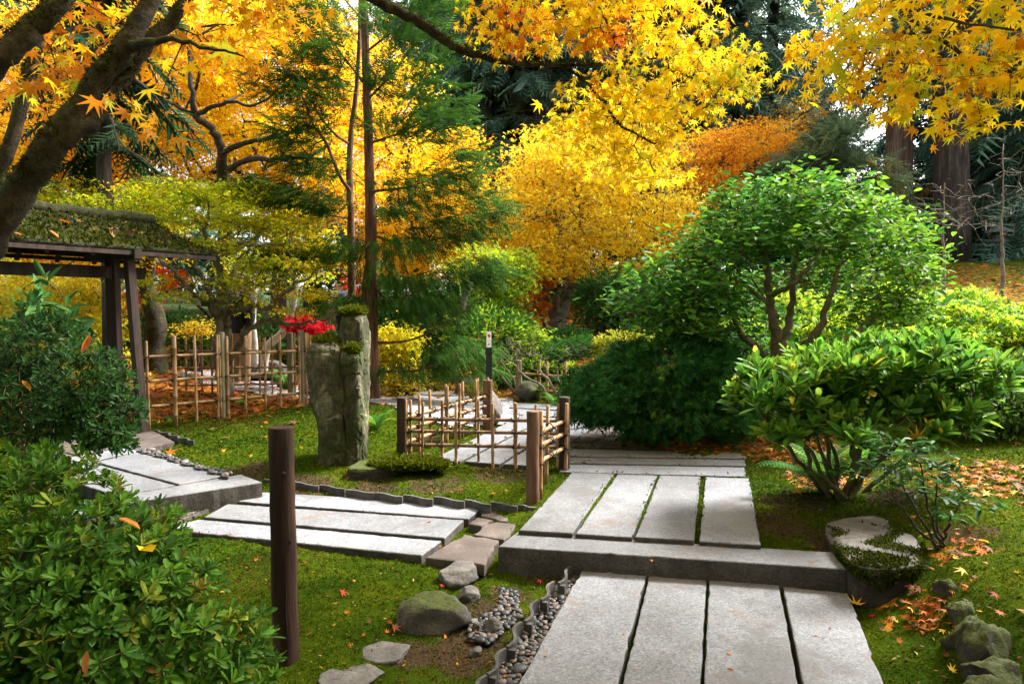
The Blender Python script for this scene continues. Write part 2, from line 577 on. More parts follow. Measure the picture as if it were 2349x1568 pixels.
T_STAR7 = star_leaf([(-128, 0.42), (-84, 0.78), (-42, 0.95), (0, 1.0), (42, 0.95), (84, 0.78), (128, 0.42)], 0.30)
T_STAR5 = star_leaf([(-95, 0.7), (-48, 0.92), (0, 1.0), (48, 0.92), (95, 0.7)], 0.30)
T_STAR3 = star_leaf([(-60, 0.85), (0, 1.0), (60, 0.85)], 0.28)
T_DIAM = (np.array([(0, 0, 0), (-0.3, 0.5, 0.04), (0, 1, -0.05), (0.3, 0.5, 0.04)], float), np.array([[0, 3, 2, 1]]))
T_OVAL = oval_leaf(0.42, 0.06, 0.12)
T_LANCE = oval_leaf(0.30, 0.04, 0.16)
T_OBLONG = oval_leaf(0.36, 0.03, 0.10, 4)
for _i, (_y, _w) in enumerate(((0.22, 0.075), (0.48, 0.135), (0.74, 0.16), (0.92, 0.095))):
    T_OBLONG[0][2 + 2 * _i] = (-_w, _y, 0.03 - 0.1 * _y * _y)
    T_OBLONG[0][3 + 2 * _i] = (_w, _y, 0.03 - 0.1 * _y * _y)
T_LANCE2 = (T_DIAM[0] * np.array([0.6, 1, 1]), T_DIAM[1])
T_FROND = frond(5)
T_FROND_FINE = frond(6, 0.34, 0.045, 0.22)
T_FROND_SMALL = frond(3, 0.5, 0.10, 0.12)


def unit(v):
    return v / (np.linalg.norm(v, axis=-1, keepdims=True) + 1e-9)


def frames(D, N):
    """rotation matrices whose columns are side, axis D, normal ~N"""
    D = unit(D)
    X = unit(np.cross(D, N))
    Z = np.cross(X, D)
    return np.stack([X, D, Z], -1)


def inst(T, P, Rm, S):
    V, Fc = T
    k = len(V)
    n = len(P)
    if np.ndim(S) == 1:
        S = S[:, None, None]
    W = np.einsum('nij,kj->nki', Rm, V) * S + P[:, None, :]
    FF = (Fc[None] + (np.arange(n) * k)[:, None, None]).reshape(-1, Fc.shape[1])
    return W.reshape(-1, 3), FF, k


TEMPLATE_MESH = {}


def template_mesh(key, T, mat):
    kk = (key, mat)
    if kk not in TEMPLATE_MESH:
        me = fast_mesh(key, T[0], T[1], None)
        me.materials.append(MATS[mat])
        TEMPLATE_MESH[kk] = me
    return TEMPLATE_MESH[kk]


def foliage(root, T, P, D, N, S, C, mat, singles=0, part_name='foliage', leaf_name='leaf', key='leaf', near_bias=None):
    """all leaves of one plant: the ones that show largest as objects of their own, the rest one mass"""
    Rm = frames(D, N)
    n = len(P)
    mass = np.ones(n, bool)
    if singles:
        q = proj(P)
        inside = (q[:, 0] > 5) & (q[:, 0] < 2344) & (q[:, 1] > 5) & (q[:, 1] < 1563)
        score = np.where(inside, S / q[:, 2], 0)
        if near_bias is not None:
            score = score * near_bias(P)
        pick = np.argsort(-score)[:singles]
        pick = pick[score[pick] > 0]
        mass[pick] = False
        me = template_mesh(key, T, mat + '_one')
        for i in pick:
            M = np.eye(4)
            M[:3, :3] = Rm[i] * S[i]
            M[:3, 3] = P[i]
            obj(leaf_name, me, None, root, Matrix(M.tolist()), C[i])
    if mass.any():
        V, FF, k = inst(T, P[mass], Rm[mass], S[mass])
        me = fast_mesh(part_name, V, FF, np.repeat(C[mass], k, 0))
        o = obj(part_name, me, MATS[mat], root)
        if root is not None:
            o['kind'] = 'stuff'
        return o


# ------------------------------------------------------------------ skeletons


class Skel:
    def __init__(self, rng):
        self.pos, self.par, self.fix, self.chains, self.limbs = [], [], [], [], []
        self.rng = rng

    def limb(self, P, jit=0.0, n=5, at=None):
        """an explicit limb: (x, y, z, r) points; starts on the nearest existing node"""
        Q = smooth_path(P, n, jit, self.rng)
        ch = []
        if self.pos:
            d = ((np.array(self.pos) - Q[0, :3]) ** 2).sum(1)
            par = int(d.argmin())
            ch.append(par)
        else:
            par = -1
        for q in Q:
            self.pos.append(q[:3])
            self.par.append(par)
            self.fix.append(q[3])
            par = len(self.pos) - 1
            ch.append(par)
        self.limbs.append(ch)

    def grow(self, A, seg=0.35, wig=0.08, arch=0.12, pull=0.0, floor_z=None):
        """reach every attractor from the nearest part of the tree"""
        pos = np.array(self.pos)
        base = pos[0]
        first = self.first = len(pos)
        d0 = ((A[:, None, :] - pos[None]) ** 2).sum(-1).min(1)
        order = np.argsort(d0)
        cap = len(pos) + len(A) * 8
        buf = np.zeros((cap, 3))
        buf[:len(pos)] = pos
        n = len(pos)
        skip = getattr(self, 'skip', 0)
        self.tips = []
        for i in order:
            a = A[i]
            dv = a - buf[skip:n]
            dd = (dv ** 2).sum(1)
            # dislike reaching down from above
            dd = dd * (1 + 0.6 * np.clip(-dv[:, 2], 0, None))
            j = int(dd.argmin()) + skip
            L = math.sqrt(((a - buf[j]) ** 2).sum())
            m = max(1, min(7, int(L / seg + 0.5)))
            par = j
            ch = [j]
            side = self.rng.normal(0, 1, 3) * wig * L
            for s in range(1, m + 1):
                t = s / m
                p = buf[j] * (1 - t) + a * t
                bow = math.sin(math.pi * t)
                p = p + bow * np.array([0, 0, arch * L]) + bow * side * 0.7
                if s < m:
                    p = p + self.rng.normal(0, wig * 0.5, 3) * L / m * 1.2
                if n >= cap:
                    break
                buf[n] = p
                self.pos.append(p)
                self.par.append(par)
                self.fix.append(np.nan)
                par = n
                ch.append(n)
                n += 1
            self.chains.append(ch)
            self.tips.append(par)

    def radii(self, rmin=0.004, power=0.5, rmax=None):
        n = len(self.pos)
        tips = np.zeros(n)
        child = np.zeros(n, int)
        for i in range(n):
            if self.par[i] >= 0:
                child[self.par[i]] += 1
        tips[child == 0] = 1
        for i in range(n - 1, -1, -1):
            if self.par[i] >= 0:
                tips[self.par[i]] += max(tips[i], 0)
        r = rmin * np.maximum(tips, 1) ** power
        if rmax:
            r = np.minimum(r, rmax)
        fix = np.array(self.fix, float)
        r = np.where(np.isnan(fix), r, fix)
        # never thicker than the parent
        for i in range(n):
            p = self.par[i]
            if p >= 0 and np.isnan(fix[i]):
                r[i] = min(r[i], r[p] * 0.95)
        self.r = r

    def mesh(self, root, mat, sides=(9, 5), bump=0.0, names=('trunk', 'branches'), mat2=None):
        pos = np.array(self.pos)
        mb = MB()
        for ch in self.limbs:
            c = ch
            P = pos[c]
            rr = self.r[c].copy()
            if len(c) > 1 and self.par[c[0]] is not None and ch[0] != 0 and len(ch) > 2:
                rr[0] = min(rr[0], rr[1] * 1.25)
            if bump:
                rr = rr * (1 + self.rng.normal(0, bump, len(rr)))
            mb.tube(P, rr, sides[0])
        obj(names[0], mb.mesh(names[0]), MATS[mat], root)
        if self.chains:
            VV, FF, o = [], [], 0
            for ch in self.chains:
                if len(ch) < 2:
                    continue
                rr = self.r[ch].copy()
                rr[0] = min(rr[0], rr[1] * 1.3)
                rr[-1] *= 0.6
                V, Fq, _ = tube(pos[ch], rr, sides[1])
                VV.append(V)
                FF.append(Fq + o)
                o += len(V)
            me = fast_mesh(names[1], np.vstack(VV), np.vstack(FF), None, True)
            obj(names[1], me, MATS[mat2 or mat], root)


def ell(px, py, Y, rx, ry, rd, n):
    """a lobe of a crown: centre by line of sight and distance, radii rx, ry in measuring px, depth rd in metres; n shoots"""
    k = Y / FPX
    return (F(px, py, Y), np.array([rx * k, rd, ry * k]), n)


def sample_ells(E, rng, shell=0.45):
    out = []
    for c, r, n in E:
        d = unit(rng.normal(0, 1, (n, 3)))
        u = rng.uniform(shell ** 3, 1, (n, 1)) ** (1 / 3)
        out.append(c + d * u * r)
    return np.vstack(out)


def pal(C, n, rng, P=None, keep=0.75, clump=None, jitter=0.16):
    """colours from a weighted palette, mostly the same within a shoot"""
    cols = np.array([c[0] for c in C], float)
    w = np.array([c[1] for c in C], float)
    w /= w.sum()
    a = rng.choice(len(cols), n, p=w)
    if clump is not None:
        nc = clump.max() + 1
        cc = rng.choice(len(cols), nc, p=w)
        a = np.where(rng.uniform(size=n) < keep, cc[clump], a)
    c = cols[a]
    c = c * np.exp(rng.normal(0, jitter, (n, 1)))
    return np.clip(c, 0, 0.95)


def shoots(A, per, rc, flat, size, rng, mode='flat', centre=None, spread=0.5, droop=0.2):
    """leaf positions, axes and normals around shoot tips"""
    n = len(A) * per
    cl = np.repeat(np.arange(len(A)), per)
    off = rng.normal(0, 1, (n, 3)) * np.array([rc, rc, rc * flat]) * 0.6
    P = A[cl] + off
    if mode == 'flat':
        a = rng.uniform(0, 2 * math.pi, n)
        D = np.stack([np.cos(a), np.sin(a), rng.normal(-droop, 0.3, n)], 1)
        N = np.stack([rng.normal(0, spread, n), rng.normal(0, spread, n), np.ones(n)], 1)
    elif mode == 'out':
        out = A[cl] - centre
        out[:, 2] *= 0.35
        D = unit(out) + rng.normal(0, 0.45, (n, 3)) + np.array([0, 0, -droop])
        N = np.stack([rng.normal(0, spread, n), rng.normal(0, spread, n), np.ones(n)], 1)
    elif mode == 'hang':
        a = rng.uniform(0, 2 * math.pi, n)
        D = np.stack([np.cos(a) * 0.5, np.sin(a) * 0.5, -np.ones(n) * droop + rng.normal(0, 0.3, n)], 1)
        N = rng.normal(0, 1, (n, 3))
    elif mode == 'ball':
        out = unit(A[cl] - centre) + rng.normal(0, 0.5, (n, 3))
        D = out
        N = rng.normal(0, 1, (n, 3)) + np.array([0, 0, 0.8])
    S = size * np.exp(rng.normal(0, 0.22, n))
    return P, D, N, S, cl


def whorls(A, axis, per, size, rng, open_=0.9):
    """rosettes of leaves round every shoot tip"""
    n = len(A) * per
    cl = np.repeat(np.arange(len(A)), per)
    ax = unit(axis)[cl]
    h = unit(np.cross(ax, np.array([0.3, 0.9, 0.2])))
    g = np.cross(ax, h)
    ang = np.tile(np.arange(per) * 2.399, len(A)) + np.repeat(rng.uniform(0, 6.28, len(A)), per)
    lev = np.tile(np.linspace(0.25, 1.25, per), len(A))
    rad = np.cos(ang)[:, None] * h + np.sin(ang)[:, None] * g
    D = rad * (open_ * lev)[:, None] + ax * (1.15 - 0.55 * lev)[:, None] + rng.normal(0, 0.14, (n, 3))
    N = ax * 1.0 - rad * 0.25 + rng.normal(0, 0.12, (n, 3))
    P = A[cl] - ax * (np.tile(np.linspace(0.0, 0.5, per), len(A)) * size * 0.8)[:, None]
    S = size * np.exp(rng.normal(0, 0.18, n)) * (0.7 + 0.4 * np.minimum(lev, 1))
    return P, D, N, S, cl


def tree(name, label, cat, base, limbs, E, leaf, bark='bark_maple', seed=1, group=None, shell=0.4, grow=None, rmin=0.005, power=0.5, singles=0,
         sides=(9, 5), jit=0.0, bump=0.04, extra_A=None, skip=0, foliage_name='crown', bark2=None):
    rng = np.random.RandomState(seed)
    t = thing(name, label, cat, base, group)
    sk = Skel(rng)
    for l in limbs:
        sk.limb(l, jit)
    A = sample_ells(E, rng, shell)
    if extra_A is not None:
        A = np.vstack([A, extra_A])
    sk.skip = skip
    sk.grow(A, **(grow or {}))
    sk.radii(rmin, power)
    sk.mesh(t, bark, sides, bump, mat2=bark2)
    tips = np.array(sk.pos)[sk.tips]
    lf = dict(leaf)
    c0 = np.mean([e[0] for e in E], 0)
    per = lf['per']
    P, D, N, S, cl = shoots(tips, per, lf['rc'], lf.get('flat', 0.4), lf['size'], rng, lf.get('mode', 'flat'), c0 + np.array(lf.get('coff', (0, 0, 0))),
                            lf.get('spread', 0.5), lf.get('droop', 0.2))
    C = pal(lf['pal'], len(P), rng, P, lf.get('keep', 0.75), cl)
    if 'cfun' in lf:
        C = lf['cfun'](P, C, rng)
    foliage(t, lf['T'], P, D, N, S, C, lf.get('mat', 'leaf_maple'), singles, foliage_name, 'leaf', lf.get('key', 'leaf'))
    return t, sk


YEL = [((0.86, 0.58, 0.012), 4), ((0.88, 0.66, 0.02), 3), ((0.82, 0.45, 0.010), 2), ((0.66, 0.62, 0.03), 1)]
ORA = [((0.82, 0.38, 0.012), 4), ((0.85, 0.50, 0.015), 3), ((0.74, 0.26, 0.012), 2), ((0.55, 0.15, 0.012), 0.7)]
YGR = [((0.52, 0.52, 0.015), 3), ((0.32, 0.42, 0.015), 3), ((0.74, 0.58, 0.015), 2), ((0.18, 0.28, 0.015), 1.5)]
LIME = [((0.34, 0.50, 0.02), 3), ((0.50, 0.56, 0.03), 3), ((0.20, 0.36, 0.02), 2)]
GRN = [((0.045, 0.15, 0.02), 3), ((0.075, 0.215, 0.025), 3), ((0.03, 0.10, 0.016), 2), ((0.14, 0.29, 0.025), 1)]
DGR = [((0.018, 0.06, 0.014), 3), ((0.03, 0.095, 0.02), 3), ((0.05, 0.135, 0.024), 1.5)]
CON = [((0.08, 0.155, 0.105), 3), ((0.12, 0.21, 0.135), 3), ((0.05, 0.105, 0.07), 2), ((0.17, 0.25, 0.14), 1)]
CYP = [((0.045, 0.12, 0.016), 3), ((0.075, 0.17, 0.018), 2.5), ((0.028, 0.08, 0.014), 2.5)]
RED = [((0.38, 0.006, 0.010), 3), ((0.52, 0.014, 0.018), 3), ((0.22, 0.005, 0.008), 2)]
ORED = [((0.72, 0.10, 0.012), 3), ((0.75, 0.17, 0.015), 2), ((0.55, 0.05, 0.01), 1)]
DRY = [((0.36, 0.10, 0.014), 4), ((0.46, 0.19, 0.02), 3), ((0.19, 0.055, 0.015), 3.5), ((0.48, 0.32, 0.045), 1.5), ((0.10, 0.042, 0.02), 3), ((0.34, 0.03, 0.015), 0.6)]

# ------------------------------------------------------------------ the ground
CPS = []


def cpw(x, y, z):
    CPS.append((x, y, z))


def cpd(px, py, z):
    p = G(px, py, z)
    CPS.append((p[0], p[1], z))


# near: under and beside the lower slabs
for y in (0.0, 1.5, 2.6, 3.4):
    cpw(-0.85 + 0.32 * y, y, -0.05)
    cpw(0.1 + 0.32 * y, y, -0.06)
    cpw(0.7 + 0.32 * y, y, -0.06)
cpw(0.75, 4.0, -0.06); cpw(1.6, 3.7, -0.06)
cpw(-1.0, 3.05, 0.0); cpw(-1.6, 2.2, 0.0); cpw(-1.9, 3.4, 0.02); cpw(-0.5, 3.6, -0.01)
cpw(-1.2, 1.0, 0.0); cpw(-2.5, 1.5, 0.02); cpw(-4, 0, 0.05); cpw(-4, 3, 0.06); cpw(0, -3, -0.05); cpw(3, -3, 0.1)
cpd(700, 1240, 0.02); cpd(850, 1290, 0.01); cpd(950, 1330, 0.0); cpd(500, 1260, 0.03)
# left path bed
for a, b in ((420, 1205), (600, 1170), (800, 1190), (1000, 1210), (900, 1240), (640, 1140), (1050, 1175)):
    cpd(a, b, 0.005)
cpd(1100, 1220, 0.0); cpd(1080, 1260, -0.01)
# moss island
cpd(760, 1105, 0.10); cpd(950, 1130, 0.09); cpd(1100, 1140, 0.08); cpd(1190, 1150, 0.09); cpd(700, 1070, 0.15); cpd(850, 1060, 0.15); cpd(1000, 1080, 0.12)
cpd(1120, 1090, 0.12); cpd(560, 1060, 0.17); cpd(480, 1010, 0.18); cpd(620, 1000, 0.22); cpd(640, 1110, 0.10)
cpd(690, 935, 0.30); cpd(760, 960, 0.32); cpd(870, 930, 0.38); cpd(950, 960, 0.28); cpd(900, 1010, 0.2); cpd(1000, 1000, 0.18); cpd(1080, 985, 0.15); cpd(1130, 985, 0.13)
cpd(334, 988, 0.16); cpd(510, 956, 0.2); cpd(420, 960, 0.2)
# left step bed and the way to the gate
cpd(330, 1180, 0.02); cpd(480, 1150, 0.02); cpd(580, 1130, 0.04); cpd(430, 1100, 0.12); cpd(300, 1110, 0.12); cpd(330, 1050, 0.13); cpd(200, 1060, 0.13); cpd(150, 1010, 0.15)
cpw(-5.5, 6, 0.2); cpw(-4.5, 4.5, 0.1); cpw(-6, 8.5, 0.25)
# upper panel and beyond
for a, b in ((1230, 1200), (1450, 1210), (1700, 1230), (1330, 1100), (1500, 1100), (1690, 1110)):
    cpd(a, b, 0.128)
for a, b in ((1330, 1050), (1500, 1060), (1690, 1060), (1400, 1000), (1060, 1050), (1200, 1050), (1250, 980), (1180, 960), (1350, 940), (1290, 930)):
    cpd(a, b, 0.128)
cpd(1180, 1250, 0.0); cpd(1260, 1290, -0.03)
# right of the upper panel, right bank
cpd(1790, 1180, 0.13); cpd(1830, 1240, 0.12); cpd(1850, 1120, 0.16); cpd(1760, 1030, 0.16); cpd(1950, 1090, 0.22)
cpw(1.78, 4.25, 0.09); cpw(2.05, 3.85, -0.04); cpw(1.95, 3.3, -0.05); cpw(1.88, 2.8, -0.05); cpw(1.75, 2.0, -0.05); cpw(1.6, 1.0, -0.05); cpw(1.4, 0, -0.05)
cpw(2.55, 4.2, 0.22); cpw(2.34, 3.55, 0.23); cpw(2.30, 3.1, 0.24); cpw(2.28, 2.7, 0.24); cpw(2.25, 2.2, 0.24); cpw(2.2, 1.2, 0.24); cpw(2.2, 0.0, 0.24); cpw(2.6, 3.0, 0.29); cpw(2.6, 2.2, 0.29)
cpw(3.4, 4.5, 0.32); cpw(3.2, 3.0, 0.35); cpw(4.5, 4.0, 0.42); cpw(3.5, 1.5, 0.4); cpw(3.0, 5.2, 0.28); cpw(4.3, 6.2, 0.4); cpw(6.5, 6.0, 0.75); cpw(6.0, 3.0, 0.6)
# middle distance
cpw(1.8, 7.0, 0.2); cpw(3.2, 7.6, 0.35); cpw(1.2, 9.0, 0.15); cpw(0.0, 10.0, 0.12); cpw(-1.0, 10.5, 0.14); cpw(-2.5, 11, 0.18); cpw(-4, 11.5, 0.2); cpw(-5.2, 10.6, 0.55); cpw(-4.3, 10.0, 0.34)
cpw(-6.5, 11.5, 0.6); cpw(0.5, 12.5, 0.3); cpw(-1.5, 13, 0.35); cpw(2.2, 12, 0.5); cpw(1.3, 14.5, 0.55); cpw(-4, 14.5, 0.35); cpw(-8, 13, 0.6); cpw(4.5, 10, 0.65); cpw(7.2, 10, 0.95)
cpw(1.1, 17, 0.85); cpw(3.0, 16, 1.1); cpw(6, 13.5, 1.35); cpw(9.8, 13, 1.6); cpw(11.5, 16, 2.1); cpw(8.0, 18, 2.3); cpw(14, 20, 2.9); cpw(9, 22, 2.9); cpw(3.5, 21, 1.9); cpw(0, 21, 1.3)
cpw(-5, 20, 0.7); cpw(-12, 20, 0.9); cpw(0, 30, 2.2); cpw(10, 32, 3.0); cpw(20, 30, 3.3); cpw(-10, 30, 1.2); cpw(-20, 15, 1.2); cpw(20, 10, 2.5)
for a in np.linspace(0, 2 * math.pi, 14, endpoint=False):
    cpw(60 * math.cos(a), 10 + 60 * math.sin(a), 1.5 + 1.5 * max(0, math.sin(a)))
CPS = np.array(CPS)
_d = np.sqrt(((CPS[:, None, :2] - CPS[None, :, :2]) ** 2).sum(-1))
_nc = len(CPS)
_K = np.zeros((_nc + 3, _nc + 3))
_K[:_nc, :_nc] = _d - 0.02 * np.eye(_nc)
_K[:_nc, _nc] = 1
_K[:_nc, _nc + 1:] = CPS[:, :2]
_K[_nc:, :_nc] = _K[:_nc, _nc:].T
_w = np.linalg.lstsq(_K, np.concatenate([CPS[:, 2], np.zeros(3)]), rcond=None)[0]


def gz(x, y):
    x = np.atleast_1d(np.asarray(x, float))
    y = np.atleast_1d(np.asarray(y, float))
    out = np.zeros(len(x))
    for s in range(0, len(x), 20000):
        xs, ys = x[s:s + 20000], y[s:s + 20000]
        d = np.sqrt((xs[:, None] - CPS[None, :, 0]) ** 2 + (ys[:, None] - CPS[None, :, 1]) ** 2)
        out[s:s + 20000] = d @ _w[:_nc] + _w[_nc] + _w[_nc + 1] * xs + _w[_nc + 2] * ys
    return out


def gz1(x, y):
    return float(gz(x, y)[0])


def on(px, py, z0=0.2):
    """the point of the ground seen at (px, py)"""
    z = z0
    for _ in range(14):
        p = G(px, py, z) if ray(px, py)[2] < -1e-3 else F(px, py, 20)
        z = 0.5 * z + 0.5 * gz1(p[0], p[1])
    return np.array([p[0], p[1], gz1(p[0], p[1])])


def lumps(x, y):
    """gentle unevenness of the moss"""
    return (0.007 * np.sin(x * 31 + 2 * np.sin(y * 17)) * np.sin(y * 27 + 2 * np.sin(x * 19)) + 0.014 * np.sin(x * 5.1 + 1.3 * np.sin(y * 3.7)) * np.sin(y * 4.3 + 0.7 * np.sin(x * 6.1)) + 0.006 * np.sin(x * 13 + y * 5) * np.sin(y * 11 - x * 4))


def inpoly(x, y, poly):
    poly = np.asarray(poly)[:, :2]
    r = np.zeros(len(x), bool)
    j = len(poly) - 1
    for i in range(len(poly)):
        xi, yi = poly[i]
        xj, yj = poly[j]
        c = ((yi > y) != (yj > y)) & (x < (xj - xi) * (y - yi) / (yj - yi + 1e-12) + xi)
        r ^= c
        j = i
    return r


PAVED = []      # footprints of slabs, filled below


def axis_grid(lo, hi, fine_lo, fine_hi, step, grow):
    a = list(np.arange(fine_lo, fine_hi + 1e-6, step))
    s = step
    while a[-1] < hi:
        s *= grow
        a.append(a[-1] + s)
    s = step
    while a[0] > lo:
        s *= grow
        a.insert(0, a[0] - s)
    return np.array(a)


# where leaves lie thick (seen at px, py; radius in metres; strength)
LIT = []
for px, py, rr, st in ((420, 930, 0.9, 1.0), (560, 930, 0.9, 1.0), (620, 920, 0.7, 1.0), (350, 900, 0.9, 0.9), (450, 880, 1.2, 0.8), (330, 850, 1.3, 0.6), (1760, 1020, 0.55, 1.0), (1650, 1010, 0.5, 1.0), (1560, 1010, 0.4, 0.9), (1850, 1040, 0.4, 0.8),
                       (1900, 1100, 0.3, 0.9), (2250, 1080, 0.5, 0.42), (2330, 1110, 0.5, 0.42), (2200, 1260, 0.2, 0.4), (2120, 1390, 0.2, 0.6), (1180, 890, 1.0, 0.7), (1080, 885, 0.8, 0.7)):
    p = on(px, py)
    LIT.append((p[0], p[1], rr, st))
LIT += [(2.2, 15.0, 2.6, 0.95), (1.0, 13.5, 1.2, 0.8), (4.5, 14.5, 2.5, 0.9), (-5, 15, 5, 0.8), (9.5, 14.5, 3.0, 0.55), (10, 18, 3.5, 0.5), (0.5, 18, 3, 0.9), (-1.9, 8.8, 0.6, 0.3)]


def litter_at(x, y):
    m = np.zeros(len(x))
    for a, b, r, s in LIT:
        m = np.maximum(m, s * np.clip(1.35 - np.hypot(x - a, y - b) / r, 0, 1))
    return m


gx = axis_grid(-130, 130, -3.4, 3.6, 0.042, 1.10)
gy = axis_grid(-60, 170, 1.8, 6.6, 0.042, 1.05)
GX, GY = np.meshgrid(gx, gy)
fx, fy = GX.ravel(), GY.ravel()
GZ = gz(fx, fy) + lumps(fx, fy) * np.clip(1.6 - np.hypot(fx, fy) / 12, 0.3, 1)
idx = np.arange(len(fx)).reshape(GX.shape)
gq = np.stack([idx[:-1, :-1], idx[:-1, 1:], idx[1:, 1:], idx[1:, :-1]], -1).reshape(-1, 4)
lit = litter_at(fx, fy)
far = np.clip((np.hypot(fx, fy - 5) - 22) / 10, 0, 1)
soil = np.zeros(len(fx))
for px, py, rr in ((1060, 1500, 0.22), (1120, 1400, 0.2), (1090, 1460, 0.2), (950, 1500, 0.15), (1170, 1360, 0.16), (1820, 1150, 0.3), (1780, 1200, 0.25), (700, 1115, 0.3), (1150, 1085, 0.35), (1250, 1310, 0.18), (1000, 1110, 0.3), (860, 1120, 0.25), (560, 1080, 0.3), (980, 1010, 0.3), (2060, 1140, 0.25), (2220, 1220, 0.2), (1900, 1240, 0.2)):
    p = on(px, py, 0.0)
    soil = np.maximum(soil, np.clip(1.3 - np.hypot(fx - p[0], fy - p[1]) / rr, 0, 1))
gme = fast_mesh('ground', np.stack([fx, fy, GZ], 1), gq, np.stack([lit, soil, far], 1), True)


def ground_mat():
    m, nt, out = base_mat('moss_ground')
    geo = nt.nodes.new('ShaderNodeNewGeometry')
    pos = geo.outputs['Position']
    at = nt.nodes.new('ShaderNodeAttribute')
    at.attribute_name = 'col'
    sp = nt.nodes.new('ShaderNodeSeparateColor')
    nt.links.new(at.outputs['Color'], sp.inputs[0])
    n1 = noise(nt, pos, 2.2, 5, 0.65, 0.4)
    n2 = noise(nt, pos, 70, 4, 0.75)
    big = _ramp(nt, n1, [(0.25, (0.012, 0.027, 0.001)), (0.42, (0.027, 0.053, 0.002)), (0.58, (0.052, 0.080, 0.003)), (0.8, (0.11, 0.105, 0.005))])
    c = mix(nt, 0.55, big, _ramp(nt, n2, [(0.3, (0.12, 0.12, 0.12)), (0.7, (0.72, 0.72, 0.72))]), 'OVERLAY')
    n3 = noise(nt, pos, 9, 4, 0.7)
    so = smoothstep(nt, math_(nt, 'ADD', sp.outputs[1], math_(nt, 'SUBTRACT', n3, 0.62)), 0.2, 0.6)
    soilc = _ramp(nt, n2, [(0.3, (0.02, 0.013, 0.008)), (0.7, (0.10, 0.065, 0.04))])
    c = mix(nt, so, c, soilc)
    # fallen leaves seen as cells
    v = nt.nodes.new('ShaderNodeTexVoronoi')
    v.inputs['Scale'].default_value = 22
    nt.links.new(pos, v.inputs['Vector'])
    sx = nt.nodes.new('ShaderNodeSeparateColor')
    nt.links.new(v.outputs['Color'], sx.inputs[0])
    lc = _ramp(nt, sx.outputs[0], [(0.0, (0.10, 0.035, 0.012)), (0.3, (0.30, 0.09, 0.015)), (0.55, (0.42, 0.15, 0.02)), (0.8, (0.20, 0.07, 0.02)), (1.0, (0.50, 0.26, 0.03))])
    lm = smoothstep(nt, math_(nt, 'ADD', sp.outputs[0], math_(nt, 'MULTIPLY', math_(nt, 'SUBTRACT', sx.outputs[1], 0.5), 0.9)), 0.45, 0.62)
    c = mix(nt, lm, c, lc)
    c = mix(nt, sp.outputs[2], c, (0.03, 0.04, 0.012))
    p = nt.nodes.new('ShaderNodeBsdfPrincipled')
    p.inputs['Roughness'].default_value = 0.95
    p.inputs['Specular IOR Level'].default_value = 0.02
    nt.links.new(c, p.inputs['Base Color'])
    b = nt.nodes.new('ShaderNodeBump')
    b.inputs['Strength'].default_value = 0.9
    b.inputs['Distance'].default_value = 0.02
    nt.links.new(math_(nt, 'ADD', n2, noise(nt, pos, 22, 4, 0.7)), b.inputs['Height'])
    nt.links.new(b.outputs[0], p.inputs['Normal'])
    nt.links.new(p.outputs[0], out.inputs[0])
    return m


ground = obj('ground', gme, ground_mat())
tag(ground, 'mossy garden ground with patches of soil and fallen leaves', kind='structure')

# ------------------------------------------------------------------ stone slabs


def outline(Q, step, jit, rng, closed=True):
    out = []
    n = len(Q)
    for i in range(n):
        a, b = Q[i], Q[(i + 1) % n]
        L = np.linalg.norm(b - a)
        k = max(1, int(L / step))
        nrm = np.array([(b - a)[1], -(b - a)[0]]) / (L + 1e-9)
        for j in range(k):
            p = a + (b - a) * j / k
            if j:
                p = p + nrm * rng.normal(0, jit) + (nrm * -abs(rng.normal(0, jit * 4)) if rng.uniform() < 0.07 else 0)
            out.append(p)
    return np.array(out)


def slab(name, Q, ztop, th, mat, parent, rng, jit=0.003, step=0.045, bev=0.006, lift=None, mound=0.0):
    """a hewn stone: uneven outline, worn upper edge, straight sides; Q is the plan in order, ztop may be a list per corner"""
    Q = np.array([q[:2] for q in Q], float)
    area = 0.5 * np.sum(Q[:, 0] * np.roll(Q[:, 1], -1) - np.roll(Q[:, 0], -1) * Q[:, 1])
    zt = np.array(ztop if np.ndim(ztop) else [ztop] * len(Q), float)
    if area < 0:
        Q, zt = Q[::-1], zt[::-1]
    O = outline(Q, step, jit if mat != 'granite' else 0.0016, rng)
    # plane through the corner heights
    A = np.c_[Q, np.ones(len(Q))]
    pl = np.linalg.lstsq(A, zt, rcond=None)[0]
    c = O.mean(0)
    n = len(O)
    nx = np.roll(O, -1, 0) - np.roll(O, 1, 0)
    nrm = np.stack([-nx[:, 1], nx[:, 0]], 1)
    nrm /= np.linalg.norm(nrm, axis=1, keepdims=True) + 1e-9
    rings = []
    for ins, dz in ((0.0, -th), (0.0, -bev * 1.4), (bev * 0.4, -bev * 0.4), (bev * 1.3, 0.0)):
        p = O + nrm * ins * (1 + 0.35 * rng.normal(0, 1, (n, 1)).clip(-1, 1) * (ins > 0))
        z = np.c_[p, np.ones(n)] @ pl + dz
        rings.append(np.c_[p, z])
    V = np.vstack(rings)
    Fc = []
    for r in range(3):
        for i in range(n):
            j = (i + 1) % n
            Fc.append((r * n + i, r * n + j, (r + 1) * n + j, (r + 1) * n + i))
    mb = MB()
    mb.add(V, Fc)
    mb.f.append(tuple(3 * n + i for i in range(n)))
    mb.sm.append(False)
    PAVED.append(O)
    me = mb.mesh(name)
    if mat in ('granite', 'rock_cap'):        # hewn top pale; rough, stained sides also have shade put into their colour
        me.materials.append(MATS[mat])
        me.materials.append(MATS['granite_side_shade' if mat == 'granite' else 'rock_dark'])
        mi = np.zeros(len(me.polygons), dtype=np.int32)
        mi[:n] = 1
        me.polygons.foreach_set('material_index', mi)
    return obj(name, me, MATS[mat], parent)


prng = np.random.RandomState(11)


